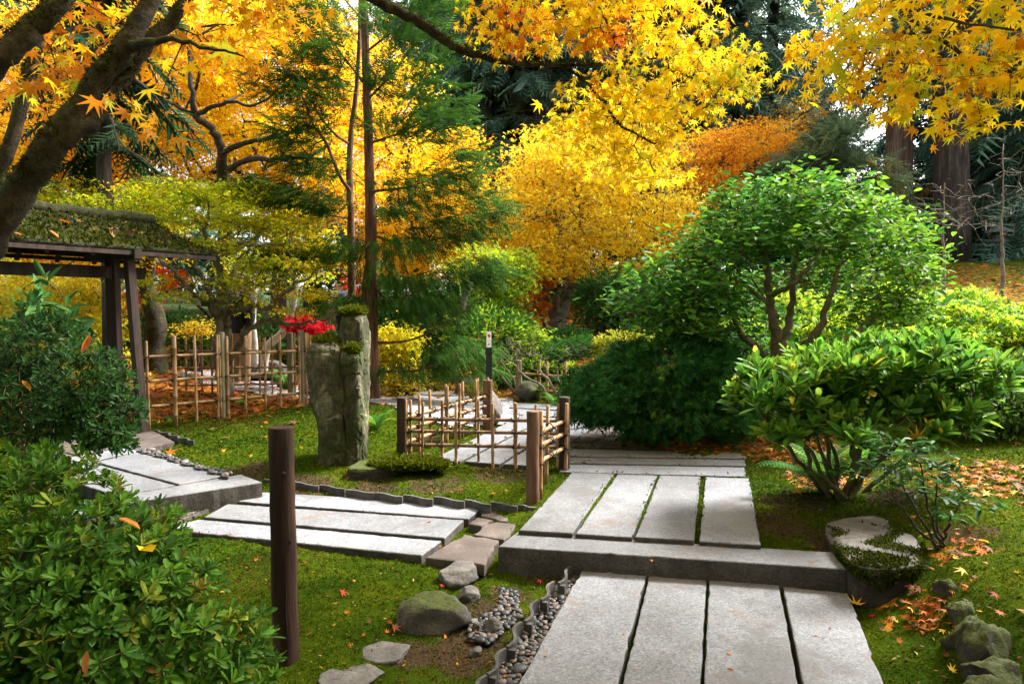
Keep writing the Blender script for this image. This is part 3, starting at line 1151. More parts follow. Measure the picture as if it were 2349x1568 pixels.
def setting(name, label):
    o = thing(name, label, None, (0, 0, 0), kind='structure')
    return o


def lerp(a, b, t):
    return np.asarray(a, float) * (1 - t) + np.asarray(b, float) * t


stone_path = setting('stone_path', 'main granite path of long slabs with stepped levels')
# lower slabs (run on below the camera)
backs = [((1335, 1305), (1483, 1317)), ((1490, 1319), (1621, 1329)), ((1627, 1330), (1787, 1343)), ((1796, 1344), (1946, 1359))]
fronts = [((1190, 1568), (1417, 1568)), ((1428, 1568), (1607, 1568)), ((1615, 1568), (1830, 1568)), ((1842, 1568), (2028, 1568))]
for (b0, b1), (f0, f1) in zip(backs, fronts):
    B0, B1, F0, F1 = G(*b0), G(*b1), G(*f0), G(*f1)
    e0 = F0 + (F0 - B0) / np.linalg.norm(F0 - B0) * 2.4
    e1 = F1 + (F1 - B1) / np.linalg.norm(F1 - B1) * 2.4
    slab('paving_slab', [e0, e1, B1, B0], prng.normal(0, 0.003), 0.12, 'granite', stone_path, prng, 0.004)
# the step
step_q = [(1143, 1252), (1941, 1304), (1931, 1267), (1186, 1219)]
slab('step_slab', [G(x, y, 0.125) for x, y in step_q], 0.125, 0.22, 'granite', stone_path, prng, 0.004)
# upper slabs
ub = [(1312, 1408), (1417, 1507), (1514, 1607), (1618, 1719)]
uf = [(1190, 1313), (1321, 1450), (1457, 1592), (1605, 1745)]
for (b0, b1), (f0, f1) in zip(ub, uf):
    fy_ = lambda x: 1215 + (x - 1190) * (1248 - 1215) / 555
    by_ = lambda x: 1083 + (x - 1312) * (1096 - 1083) / 406
    slab('paving_slab', [G(f0, fy_(f0), 0.155), G(f1, fy_(f1), 0.155), G(b1, by_(b1), 0.155), G(b0, by_(b0), 0.155)], 0.155 + prng.normal(0, 0.002), 0.12, 'granite', stone_path, prng, 0.004)
# cross slabs
for l0, l1, r0, r1 in ((1028, 1044, 1037, 1050), (1047, 1060, 1053, 1067), (1063, 1080, 1070, 1091)):
    x0, x1 = 1300 - (l0 - 1028) * 0.5, 1708
    slab('paving_slab', [G(x0, l1, 0.155), G(x1 + 4, r1, 0.155), G(x1, r0, 0.155), G(x0 + 8, l0, 0.155)], 0.152 + prng.normal(0, 0.002), 0.12, 'granite', stone_path, prng, 0.004)
# far panel, seen through the fence
le0, le1 = (978, 1056), (1196, 951)
ed = [((978, 1056), (1199, 950)), ((1061, 1057), (1256, 957.5)), ((1150, 1063), (1316, 960)), ((1240, 1068), (1385, 962))]
for i in range(3):
    a0, a1 = ed[i]
    b0, b1 = ed[i + 1]
    g_ = 5
    slab('paving_slab', [G(a0[0] + g_, a0[1], 0.16), G(b0[0] - g_, b0[1], 0.16), G(b1[0] - g_ * 0.6, b1[1], 0.16), G(a1[0] + g_ * 0.6, a1[1], 0.16)], 0.16 + prng.normal(0, 0.002), 0.12, 'granite', stone_path, prng, 0.004, 0.12)
# terrace beyond
for q in ([(1160, 947), (1262, 954), (1290, 942), (1180, 936)], [(1266, 954), (1385, 960), (1400, 948), (1294, 942)], [(1168, 934), (1292, 940), (1310, 927), (1180, 924)], [(1296, 940), (1405, 946), (1420, 931), (1314, 927)],
          [(1389, 960), (1500, 966), (1505, 950), (1404, 948)]):
    slab('paving_slab', [G(x, y, 0.16) for x, y in q], 0.158 + prng.normal(0, 0.002), 0.12, 'granite', stone_path, prng, 0.004, 0.15)


def crazy(quad, nx, ny, ztop, mat, parent, rng, gap=0.012, th=0.08, jitter=0.3, name='flagstone'):
    """irregular flags filling a quad"""
    q = [np.asarray(p, float)[:2] for p in quad]
    g = np.zeros((ny + 1, nx + 1, 2))
    for j in range(ny + 1):
        for i in range(nx + 1):
            u, v = i / nx, j / ny
            if 0 < i < nx:
                u += rng.uniform(-jitter, jitter) / nx
            if 0 < j < ny:
                v += rng.uniform(-jitter, jitter) / ny
            g[j, i] = lerp(lerp(q[0], q[1], u), lerp(q[3], q[2], u), v)
    for j in range(ny):
        for i in range(nx):
            Q = np.array([g[j, i], g[j, i + 1], g[j + 1, i + 1], g[j + 1, i]])
            c = Q.mean(0)
            Q = c + (Q - c) * (1 - gap / np.linalg.norm(Q - c, axis=1, keepdims=True))
            slab(name, Q, ztop + rng.normal(0, 0.003), th, mat, parent, rng, 0.005, 0.06, 0.006)


crazy([G(1300, 1024, 0.15), G(1560, 1032, 0.15), G(1560, 975, 0.15), G(1345, 968, 0.15)], 4, 4, 0.146, 'flagstone', stone_path, prng, 0.010)

side_path = setting('side_path', 'side path of three long granite slabs leading to the gate')
A_ = [(571, 1127), (1113, 1158), (1075, 1190), (537, 1149)]
B_ = [(523, 1155), (1064, 1192), (1020, 1233), (468, 1185)]
C_ = [(456, 1190), (1012, 1239), (967, 1272), (371, 1212)]
for q in (A_, B_, C_):
    slab('paving_slab', [G(x, y, 0.055) for x, y in q], 0.055 + prng.normal(0, 0.002), 0.11, 'granite', side_path, prng, 0.004)
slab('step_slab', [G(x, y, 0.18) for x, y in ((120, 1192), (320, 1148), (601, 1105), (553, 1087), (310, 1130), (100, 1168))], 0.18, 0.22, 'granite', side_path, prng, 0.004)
# slabs behind the step, towards the gate
slab('paving_slab', [G(x, y, 0.19) for x, y in ((412, 1110), (520, 1089), (312, 1036), (222, 1059))], 0.19, 0.12, 'granite', side_path, prng, 0.004)
slab('paving_slab', [G(x, y, 0.19) for x, y in ((270, 1136), (403, 1112), (212, 1061), (95, 1082))], 0.19, 0.12, 'granite', side_path, prng, 0.004)
slab('paving_slab', [G(x, y, 0.20) for x, y in ((170, 1066), (316, 1033), (300, 1022), (150, 1050))], 0.20, 0.12, 'granite', side_path, prng, 0.004)
slab('paving_slab', [G(x, y, 0.20) for x, y in ((320, 1030), (400, 1012), (352, 987), (300, 996))], 0.20, 0.12, 'flagstone', side_path, prng, 0.004)
for k in range(4):
    y0 = 1046 - k * 13
    slab('paving_slab', [G(x, y, 0.21) for x, y in ((110 + k * 8, y0 + 10), (292, y0 - 26), (290, y0 - 36), (110 + k * 8, y0))], 0.21, 0.12, 'flagstone', side_path, prng, 0.004)

# brown flags between the two paths


def Z2(zx, zy):
    return ((830 + zx / 2.796) / 1.0643, (1109 + zy / 2.796) / 1.0643)


flag_strip = setting('flagstone_strip', 'strip of brown flagstones joining the two granite paths')
for q in ([(585, 705), (845, 545), (1085, 585), (985, 755)], [(905, 545), (985, 480), (1075, 460), (1205, 475), (1120, 580)], [(880, 475), (935, 430), (1045, 448), (965, 487)], [(962, 415), (1010, 352), (1160, 348), (1182, 385), (1145, 457)],
          [(1160, 455), (1195, 392), (1295, 392), (1225, 465)], [(1190, 380), (1180, 358), (1310, 362), (1300, 385)]):
    slab('flagstone', [G(*Z2(*p), 0.05) for p in q], 0.05 + prng.normal(0, 0.004), 0.07, 'flagstone', flag_strip, prng, 0.006, 0.05, 0.008)
crazy([G(395, 1196, 0.05), G(500, 1152, 0.05), G(590, 1128, 0.05), G(420, 1172, 0.05)], 5, 2, 0.035, 'flagstone', flag_strip, prng, 0.012)

# gravel way behind
gp = [on(880, 908), on(1000, 945), on(1130, 950), on(1165, 930), on(1150, 905), on(1000, 893), on(890, 893)]


def sheet(name, poly, lift, mat, label, step=0.12):
    P = np.array([p[:2] for p in poly])
    lo, hi = P.min(0), P.max(0)
    xs = np.arange(lo[0], hi[0] + step, step)
    ys = np.arange(lo[1], hi[1] + step, step)
    X, Y = np.meshgrid(xs, ys)
    Zz = gz(X.ravel(), Y.ravel()) + lift
    ok = inpoly(X.ravel(), Y.ravel(), P)
    idx = np.arange(X.size).reshape(X.shape)
    q = np.stack([idx[:-1, :-1], idx[:-1, 1:], idx[1:, 1:], idx[1:, :-1]], -1).reshape(-1, 4)
    q = q[ok[q].sum(1) >= 3]
    me = fast_mesh(name, np.stack([X.ravel(), Y.ravel(), Zz], 1), q, None, True)
    o = obj(name, me, MATS[mat])
    return tag(o, label, kind='structure')


sheet('gravel_path', [(-5.2, 10.4), (-3.2, 9.9), (-2.2, 9.55), (-1.35, 8.2), (-0.75, 7.75), (0.2, 8.6), (0.1, 10.4), (-1.2, 11.2), (-3.5, 11.6), (-5.5, 12.2)], 0.022, 'gravel', 'grey gravel path winding behind the moss mound')

# ------------------------------------------------------------------ rocks
import bmesh


def ico(sub):
    bm = bmesh.new()
    bmesh.ops.create_icosphere(bm, subdivisions=sub, radius=1.0)
    V = np.array([v.co[:] for v in bm.verts])
    Fc = np.array([[v.index for v in f.verts] for f in bm.faces])
    bm.free()
    return V, Fc


ICO3, ICO4, ICO2, ICO1 = ico(4), ico(5), ico(3), ico(2)


def vnoise(V, f, seed, octs=4):
    r = np.random.RandomState(seed)
    out = np.zeros(len(V))
    a = 1.0
    for o in range(octs):
        k = r.normal(0, 1, (5, 3)) * f * (1.9 ** o)
        ph = r.uniform(0, 6.28, 5)
        out += a * np.sin(V @ k.T + ph).mean(1)
        a *= 0.55
    return out


def rock_mesh(name, c, size, seed, cuts=7, rz=0.0, rough=0.10, flat_top=None):
    r = np.random.RandomState(seed)
    V, Fc = ICO3[0].copy(), ICO3[1]
    for _ in range(cuts):
        n = unit(r.normal(0, 1, 3))
        d = r.uniform(0.55, 0.85)
        s = V @ n - d
        V = V - np.where(s > 0, s, 0)[:, None] * n * 0.92
    if flat_top is not None:
        V[:, 2] = np.where(V[:, 2] > flat_top, flat_top + (V[:, 2] - flat_top) * 0.12, V[:, 2])
    V = V * (1 + rough * vnoise(V, 3.0, seed, 5) + rough * 0.45 * np.abs(vnoise(V, 7.0, seed + 9, 4)) - rough * 0.35 * np.abs(vnoise(V, 14.0, seed + 4, 3)))[:, None]
    V = V * np.array(size) / 2
    m = np.array([[math.cos(rz), -math.sin(rz), 0], [math.sin(rz), math.cos(rz), 0], [0, 0, 1]])
    V = V @ m.T + np.array(c)
    return fast_mesh(name, V, Fc, None, False)


def rock(label, p, size, seed, mat='rock', rz=0.0, sink=0.3, name='rock', group=None, **kw):
    me = rock_mesh(name, (p[0], p[1], p[2] + size[2] * (0.5 - sink)), size, seed, rz=rz, **kw)
    o = obj(name, me, MATS[mat])
    return tag(o, label, 'rock', group)


rock('angular grey stone at the corner of the large brown flagstone', on(1047, 1330, 0), (0.30, 0.26, 0.20), 3, 'rock_bare', 0.2, 0.35, flat_top=0.45)
rock('rounded mossy boulder, largest on the moss beside the pebbles', on(995, 1428, 0), (0.38, 0.34, 0.27), 5, 'rock', 0.3, 0.45, rough=0.13)
rock('small grey stone between the mossy boulder and the angular stone', on(1076, 1372, 0), (0.12, 0.11, 0.10), 6, 'rock_bare', 0, 0.3)
rock('flat dark stone sunk in moss below the mossy boulder', on(888, 1500, 0), (0.26, 0.20, 0.09), 8, 'rock_bare', 0.1, 0.45, flat_top=0.3)
rock('flat brown stone sunk in moss, lowest beside the front post', on(805, 1556, 0), (0.28, 0.2, 0.08), 9, 'rock_bare', 0.3, 0.45, flat_top=0.3)


def round_poly(Q, it=2):
    Q = np.array([q[:2] for q in Q])
    for _ in range(it):
        N_ = np.roll(Q, -1, 0)
        Q = np.stack([Q * 0.78 + N_ * 0.22, Q * 0.22 + N_ * 0.78], 1).reshape(-1, 2)
    return Q


# the flat mossy stone before the standing stone
t = thing('flat_stone', 'long flat stone with a thick cushion of moss before the standing stone', 'rock', on(900, 1095))
pf = on(905, 1092)
Q = [G(795, 1094, 0.1), G(800, 1103, 0.1), G(918, 1096, 0.1), G(1015, 1078, 0.1), G(1022, 1052, 0.16), G(930, 1046, 0.16), G(840, 1058, 0.16)]
Q = round_poly(Q)
slab('stone', Q, [0.20] * len(Q), 0.24, 'rock_dark', t, prng, 0.006, 0.05, 0.02)
PAVED.pop()
mV = ICO3[0].copy()
mc = G(925, 1066, 0.2)
mV = mV * (1 + 0.12 * vnoise(mV, 3, 21))[:, None] * np.array([0.36, 0.17, 0.055]) + np.array([mc[0] + 0.05, mc[1] + 0.03, 0.20])
obj('moss_cushion', fast_mesh('moss_cushion', mV, ICO3[1], None, True), MATS['moss_ground'], t)
FLAT_STONE_MOSS = (mc[0] + 0.05, mc[1] + 0.03, 0.36, 0.17, 0.2, 0.055)

# big flat stone on the right, and the dry wall of stones that holds the bank
t = thing('flat_boulder', 'broad flat-topped boulder with moss on its front, at the end of the step', 'rock', on(2010, 1330, 0))
Q = [G(1885, 1196, 0.20), G(1932, 1260, 0.20), G(1958, 1292, 0.20), G(2030, 1302, 0.20), G(2112, 1290, 0.20), G(2122, 1250, 0.20), G(2088, 1200, 0.20), G(2010, 1174, 0.20), G(1920, 1180, 0.20)]
Q = round_poly(Q)
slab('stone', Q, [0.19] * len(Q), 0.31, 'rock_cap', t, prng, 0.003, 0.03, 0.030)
PAVED.pop()
FLAT_BOULDER, FLAT_BOULDER_Q = t, Q
wall = thing('boulder_edging', 'row of low mossy stones holding the moss bank at the path', 'wall', (2.15, 2.8, 0))
for i, (px, py, s, m_) in enumerate(((2120, 1368, (0.16, 0.16, 0.22), 'rock_dark'), (2160, 1385, (0.2, 0.2, 0.26), 'rock_dark'), (2172, 1425, (0.2, 0.22, 0.28), 'rock_dark'), (2196, 1470, (0.2, 0.2, 0.28), 'rock_dark'), (2215, 1515, (0.22, 0.2, 0.29), 'rock_dark'), (2240, 1565, (0.22, 0.24, 0.3), 'rock_dark'), (2262, 1625, (0.24, 0.26, 0.3), 'rock_dark'),
                                     (2290, 1720, (0.32, 0.34, 0.36), 'rock_dark'), (2300, 1850, (0.32, 0.34, 0.36), 'rock_dark'))):
    p = G(px, py, 0.0)
    obj('stone', rock_mesh('stone', (p[0] + 0.06, p[1] + 0.05, 0.07), s, 40 + i, rz=i * 0.7, cuts=14, rough=0.24), MATS[m_], wall)
# stones beyond
rock('grey boulder on the far side of the gravel path', on(932, 898), (0.62, 0.45, 0.42), 31, 'rock_bare', 0, 0.35)
rock('flat pale stone lying at the gravel path edge', on(1010, 906), (0.95, 0.5, 0.16), 32, 'rock_bare', 0, 0.4, flat_top=0.3)
rock('dark mossy stone behind the short fence canes', on(1075, 905), (0.5, 0.4, 0.42), 33, 'rock', 0, 0.3)
rock('mossy stone beside the sign post with a pale right face', F(1130, 955, 8.35) * np.array([1, 1, 0]) + np.array([0, 0, 0.12]), (0.24, 0.42, 0.62), 34, 'rock', 0.2, 0.25)
rock('pale grey boulder behind the bench', on(622, 872), (0.72, 0.5, 0.5), 35, 'rock_bare', 0, 0.3)
rock('dark mossy stone under the ferns by the far fence', on(1215, 915), (0.5, 0.5, 0.42), 36, 'rock', 0, 0.3)

# ------------------------------------------------------------------ standing stone


def column(name, c, w, d, z0, z1, seed, lean=0.0, taper=0.0, parent=None, tilt=0.0, n=72, m=110):
    r = np.random.RandomState(seed)
    a = np.arange(n) / n * 2 * math.pi
    V = []
    for j in range(m):
        t_ = j / (m - 1)
        # rounded rectangle
        cx_, sy_ = np.cos(a), np.sin(a)
        e = 0.42
        x = np.sign(cx_) * np.abs(cx_) ** e * w / 2 * (1.10 - 0.10 * t_ - taper * t_)
        y = np.sign(sy_) * np.abs(sy_) ** e * d / 2 * (1 - taper * t_)
        top = 1.0
        if t_ > 0.93:
            top = 1 - ((t_ - 0.93) / 0.07) ** 2 * 0.45
        z = z0 + (z1 - z0) * t_ + 0 * x
        z = z + tilt * x * t_
        V.append(np.stack([x * top + lean * t_, y * top, z], 1))
    V = np.vstack(V)
    q = V * np.array([1, 1, 0.45])
    nz = vnoise(q, 7, seed, 5) * 0.028 + vnoise(V * np.array([1, 1, 0.35]), 30, seed + 1, 3) * 0.008
    st = np.round(vnoise(V * np.array([1, 1, 0.6]), 6, seed + 2, 2) * 2.6) * 0.013 + np.round(vnoise(V * np.array([1, 1, 0.45]), 15, seed + 5, 2) * 3) * 0.006          # broken ledges
    rad = V[:, :2] / (np.linalg.norm(V[:, :2], axis=1, keepdims=True) + 1e-6)
    V[:, :2] += rad * (nz + st)[:, None]
    V += np.array([c[0], c[1], 0])
    idx = np.arange(n * m).reshape(m, n)
    qd = np.stack([idx[:-1], np.roll(idx[:-1], -1, 1), np.roll(idx[1:], -1, 1), idx[1:]], -1).reshape(-1, 4)
    mb = MB()
    mb.add(V, qd, False)
    mb.f.append(tuple(range((m - 1) * n, m * n)))
    mb.sm.append(True)
    return obj(name, mb.mesh(name), MATS['monolith'], parent)


sb = on(775, 1062)
t = thing('standing_stone', 'tall upright stone with two moss-capped heads on the moss mound', 'standing stone', sb)
k63 = sb[1] / FPX
zt = lambda py: 1.6 + (700 - py) * k63
X_ = lambda px: (px - 1174.5) * k63
column('lower_head', (X_(758), sb[1] + 0.10), 72 * k63, 0.34, 0.0, zt(782), 51, lean=-0.05, taper=0.0, parent=t, tilt=-0.02)
column('upper_head', (X_(795), sb[1] + 0.26), 60 * k63, 0.32, 0.0, zt(716), 58, lean=0.0, taper=0.10, parent=t)
column('side_slab', (X_(806), sb[1] + 0.05), 38 * k63, 0.22, 0.0, zt(800), 55, lean=0.0, taper=0.08, parent=t)
MOSS_CAPS = []
for nm, cx, dy, w, d, z, sd in (('moss_cap', X_(797), 0.24, 0.115, 0.13, zt(719), 3), ('moss_cap', X_(742), 0.10, 0.115, 0.13, zt(786), 4), ('moss_cap', X_(806), 0.02, 0.07, 0.10, zt(804), 5)):
    V = ICO3[0].copy()
    V = V * (1 + 0.22 * vnoise(V, 4, 60 + sd, 4))[:, None] * np.array([w, d, 0.055]) + np.array([cx, sb[1] + dy, z])
    obj(nm, fast_mesh(nm, V, ICO3[1], None, True), MATS['moss_ground'], t)
    MOSS_CAPS.append((cx, sb[1] + dy, w, d, z, 0.055))

# ------------------------------------------------------------------ front post
pb = on(657, 1508, 0)


def post(name, p, h, r, mat, parent=None, z0=None, seed=0, sides=18, lean=(0, 0)):
    rr = np.random.RandomState(seed)
    z = p[2] - 0.15 if z0 is None else z0
    zt_ = p[2] + h
    hs = np.concatenate([np.linspace(z, zt_ - 0.008, 14), [zt_ - 0.002, zt_]])
    P = np.stack([p[0] + lean[0] * (hs - z) + np.concatenate([rr.normal(0, 0.0015, len(hs) - 4), np.zeros(4)]), p[1] + lean[1] * (hs - z), hs], 1)
    rad = r * (1.05 - 0.09 * (hs - z) / (zt_ - z)) * (1 + rr.normal(0, 0.008, len(hs)))
    rad[-2] *= 0.97
    rad[-1] *= 0.90
    return obj(name, MB().tube(P, rad, sides).mesh(name), MATS[mat], parent)


t = thing('wooden_post', 'thick round dark brown wooden post standing alone in the near moss', 'post', pb)
shaft = post('post_shaft', pb, 1.06, 0.056, 'post_wood', t, seed=4, sides=24, lean=(-0.005, 0))
cr = MB()
ck = pb + np.array([0.018, -0.0545, 0])
cr.tube([ck + np.array([0.0, -0.001, 0.05]), ck + np.array([0.006, -0.0005, 0.16]), ck + np.array([0.002, 0.0, 0.27]), ck + np.array([0.008, 0.002, 0.36])], [0.0015, 0.003, 0.0025, 0.0008], 5)
obj('crack', cr.mesh('crack'), MATS['post_dark'], shaft)
for dz, dx in ((0.55, 0.038), (0.86, 0.02), (0.20, -0.03)):
    V = ICO1[0] * np.array([0.009, 0.004, 0.011]) + pb + np.array([dx, -math.sqrt(0.054 ** 2 - dx ** 2), dz])
    obj('knot', fast_mesh('knot', V, ICO1[1], None, True), MATS['post_dark'], shaft)

# ------------------------------------------------------------------ bamboo fences


def cane_mesh(a, b, r, seed, node=0.17, sides=8):
    a, b = np.array(a, float), np.array(b, float)
    L = np.linalg.norm(b - a)
    rr = np.random.RandomState(seed)
    ts, rad = [0.0], [r * 0.97]
    s = rr.uniform(0.3, 1) * node
    while s < L - 0.03:
        for o, f in ((-0.006, 1.0), (0.0, 1.13), (0.006, 0.98)):
            ts.append((s + o) / L)
            rad.append(r * f)
        s += node * rr.uniform(0.8, 1.25)
    ts += [1.0 - 0.002 / L, 1.0]
    rad += [r * 0.95, r * 0.85]
    ts = np.array(ts)[:, None]
    return MB().tube(a * (1 - ts) + b * ts, np.array(rad), sides).mesh('bamboo_cane')


_tm = MB()
for sgn in (-1, 1):
    a = np.linspace(0, 2 * math.pi, 9)
    ring = np.stack([np.cos(a) * 1.25 + sgn * 0.35, np.sin(a) * 1.35 * 0.8, np.cos(a) * sgn * 1.1], 1)
    _tm.tube(ring, 0.22, 5)
_tm.tube([(0, -1.5, 0), (0.9, -1.9, 1.0), (1.7, -2.1, 1.9)], [0.2, 0.16, 0.10], 4)
_tm.tube([(0, -1.5, 0), (0.9, -1.9, -0.6), (1.9, -1.9, -1.0)], [0.2, 0.16, 0.10], 4)
_tm.tube([(-0.9, -1.35, -0.2), (0, -1.75, 0), (0.9, -1.35, 0.2)], [0.3, 0.42, 0.3], 5)
TIE = _tm.mesh('rope_tie')
TIE.materials.append(MATS['rope'])


def fence_section(root, A, B, rails, canes, r_rail, r_cane, mat_r, mat_c, seed, side=1, top=0.7, tie_scale=1.0, ground_at=None, thick=None, node=0.17):
    """rails: (z at A, z at B); canes: (t, top z) from A to B; the canes are lashed to the rails at every crossing"""
    rr = np.random.RandomState(seed)
    A, B = np.array(A[:2], float), np.array(B[:2], float)
    u = unit(B - A)
    nrm = np.array([u[1], -u[0]]) * side
    ang = math.atan2(u[1], u[0])
    RL_ = []
    for k, (z0, z1) in enumerate(rails):
        a = np.array([*(A - u * 0.02), z0])
        b = np.array([*(B + u * 0.02), z1])
        RL_.append(obj('rail', cane_mesh(a, b, r_rail, seed * 31 + k, 0.28, 10), MATS[mat_r], root))
    for k, cn in enumerate(canes):
        t_, tz = cn[0], cn[1]
        rc = r_cane * (cn[2] if len(cn) > 2 else 1) * rr.uniform(0.9, 1.1)
        p = A + (B - A) * t_ + nrm * (r_rail + rc) * 0.95 * (1 if k % 2 == 0 or len(cn) > 3 else -1)
        zb = gz1(p[0], p[1]) - 0.06
        a = np.array([*p, zb])
        b = np.array([*(p + rr.normal(0, 0.006, 2)), tz])
        obj('cane', cane_mesh(a, b, rc, seed * 77 + k, node), MATS[mat_c], root)
        for kr, (z0, z1) in enumerate(rails):
            z = z0 + (z1 - z0) * t_
            if z > tz:
                continue
            s = (r_rail + rc) * 0.62 * tie_scale
            q = A + (B - A) * t_ + nrm * (r_rail * 0.2)
            M = Matrix.Translation((q[0], q[1], z)) @ Matrix.Rotation(ang + (math.pi if side < 0 else 0) + rr.normal(0, 0.2), 4, 'Z') @ Matrix.Rotation(rr.normal(0, 0.4), 4, 'Y') @ Matrix.Scale(s, 4)
            obj('rope_tie', TIE, None, RL_[kr], M)


def at_post(px, py):
    return on(px, py, 0.12)


P1, P2, P3, P4 = F(924, 1040, 6.4), F(1222, 1152, 5.15), F(1294, 1085, 6.02), F(1119, 977, 7.9)
for p in (P1, P2, P3, P4):
    p[2] = gz1(p[0], p[1])
t = thing('bamboo_fence', 'low bamboo fence with three rails round the corner of the moss bed', 'fence', P1)
for p, ztop, r, m_, sd in ((P1, 0.735, 0.054, 'post_dark', 1), (P2, 0.80, 0.050, 'post_light', 2), (P3, 0.79, 0.052, 'post_dark', 3), (P4, 0.735, 0.056, 'post_light', 4)):
    post('post', p, ztop - p[2], r, m_, t, seed=sd)
tz = lambda x: (x - 65) / (1995 - 65)
fence_section(t, P1, P3, [(0.53, 0.575), (0.415, 0.462), (0.285, 0.338)],
              [(tz(125), 0.72), (tz(152), 0.71), (tz(320), 0.70), (tz(540), 0.715), (tz(740), 0.70), (tz(990), 0.73), (tz(1180), 0.715), (tz(1420), 0.72), (tz(1452), 0.72), (tz(1678), 0.71), (tz(1932), 0.735)],
              0.0165, 0.0135, 'bamboo_dark', 'bamboo', 5, 1)
fence_section(t, P3, P2, [(0.575, 0.612), (0.462, 0.51), (0.335, 0.382)], [(0.07, 0.745), (0.50, 0.775), (0.90, 0.79)], 0.0175, 0.0155, 'bamboo', 'bamboo', 6, -1, tie_scale=1.2)
tw = lambda x: (x - 65) / (1085 - 65)
fence_section(t, P1, P4, [(0.535, 0.55), (0.425, 0.437), (0.30, 0.325)],
              [(0.14, 0.735), (0.31, 0.745), (0.44, 0.76), (0.49, 0.77), (0.585, 0.765), (0.69, 0.765), (0.80, 0.775), (0.895, 0.77), (0.985, 0.765)],
              0.0185, 0.0145, 'bamboo', 'bamboo', 7, 1, tie_scale=1.1)

# tall trellis fence by the gate, and the one behind it
z2d = lambda x, y: ((320 + x / 5.107) / 1.0643, (780 + y / 5.107) / 1.0643)
FA, FB = np.array([-4.36, 7.62]), np.array([-2.30, 9.55])
fu = unit(FB - FA)


def t_on(px, A, B):
    """where along A-B the vertical through px stands"""
    k = (px - 1174.5) / FPX
    # A.x + t dx = k (A.y + t dy) with camera pitch small
    return (k * A[1] - A[0]) / ((B[0] - A[0]) - k * (B[1] - A[1]))


t = thing('trellis_fence', 'tall bamboo trellis fence running from the gate towards the standing stone', 'fence', (FA[0], FA[1], gz1(*FA)))
cn = []
for zx, f in ((180, 1.0), (510, 1.6), (780, 1.15), (1050, 1.0), (1088, 1.0), (1175, 1.1), (1395, 1.1), (1645, 1.0), (1835, 1.0), (2078, 1.05), (2162, 1.0), (2205, 0.9)):
    tt = t_on(z2d(zx, 0)[0], FA, FB)
    cn.append((tt, 1.22 + 0.03 * math.sin(zx), f, 1))
fence_section(t, FA, FB, [(1.015, 0.99), (0.735, 0.71), (0.44, 0.43)], cn, 0.0185, 0.0155, 'bamboo', 'bamboo', 8, 1, node=0.24)
for zx, hh in ((1125, 1.27), (2115, 1.27)):
    tt = t_on(z2d(zx, 0)[0], FA, FB)
    p = FA + (FB - FA) * tt
    post('post', (p[0], p[1], gz1(*p)), hh - gz1(*p), 0.038, 'post_grey', t, seed=zx)
CA, CB = np.array([-4.9, 9.75]), np.array([-2.55, 10.15])
t = thing('trellis_fence', 'second bamboo trellis fence parallel behind the first, before the bench', 'fence', (CA[0], CA[1], gz1(*CA)))
cn = []
for zx in (548, 675, 875, 1000, 1258, 1425, 1598, 1752, 2035, 2200):
    tt = t_on(z2d(zx, 0)[0], CA, CB)
    cn.append((tt, 1.17 + 0.03 * math.cos(zx), 1.0, 1))
fence_section(t, CA, CB, [(0.94, 0.93), (0.70, 0.69), (0.45, 0.445)], cn, 0.016, 0.0145, 'bamboo_dark', 'bamboo', 9, 1, node=0.24)
for zx in (1215, 1970):
    tt = t_on(z2d(zx, 0)[0], CA, CB)
    p = CA + (CB - CA) * tt
    post('post', (p[0], p[1] + 0.03, gz1(*p)), 1.2 - gz1(*p), 0.045, 'post_grey', t, seed=zx)

# far low fences
a, b = on(1190, 918), on(1300, 925)
t = thing('low_bamboo_fence', 'low two-rail bamboo fence behind the bare twiggy shrub', 'fence', a)
post('post', a, 0.62, 0.05, 'post_grey', t, seed=91)
fence_section(t, a, b, [(a[2] + 0.42, b[2] + 0.40), (a[2] + 0.18, b[2] + 0.16)], [(0.02, a[2] + 0.6), (0.42, a[2] + 0.62), (0.62, a[2] + 0.62), (0.97, a[2] + 0.62)], 0.018, 0.02, 'bamboo', 'bamboo', 12, 1)
a, b = on(880, 893), on(970, 898)
t = thing('low_bamboo_fence', 'far low bamboo fence behind the yellow shrub at the gravel path', 'fence', a)
post('post', b, 0.55, 0.06, 'post_grey', t, seed=92)
fence_section(t, a, b, [(a[2] + 0.44, b[2] + 0.44), (a[2] + 0.17, b[2] + 0.17)], [(0.08, a[2] + 0.38), (0.42, a[2] + 0.4), (0.6, a[2] + 0.42), (0.63, a[2] + 0.4), (0.9, a[2] + 0.46)], 0.02, 0.018, 'bamboo_dark', 'bamboo', 13, 1)
p = on(1352, 985)
t = thing('wooden_post', 'short dark round post half hidden under the round evergreen shrub', 'post', p)
post('post_shaft', p, 0.40, 0.05, 'post_dark', t, seed=93)

# ------------------------------------------------------------------ tile edgings


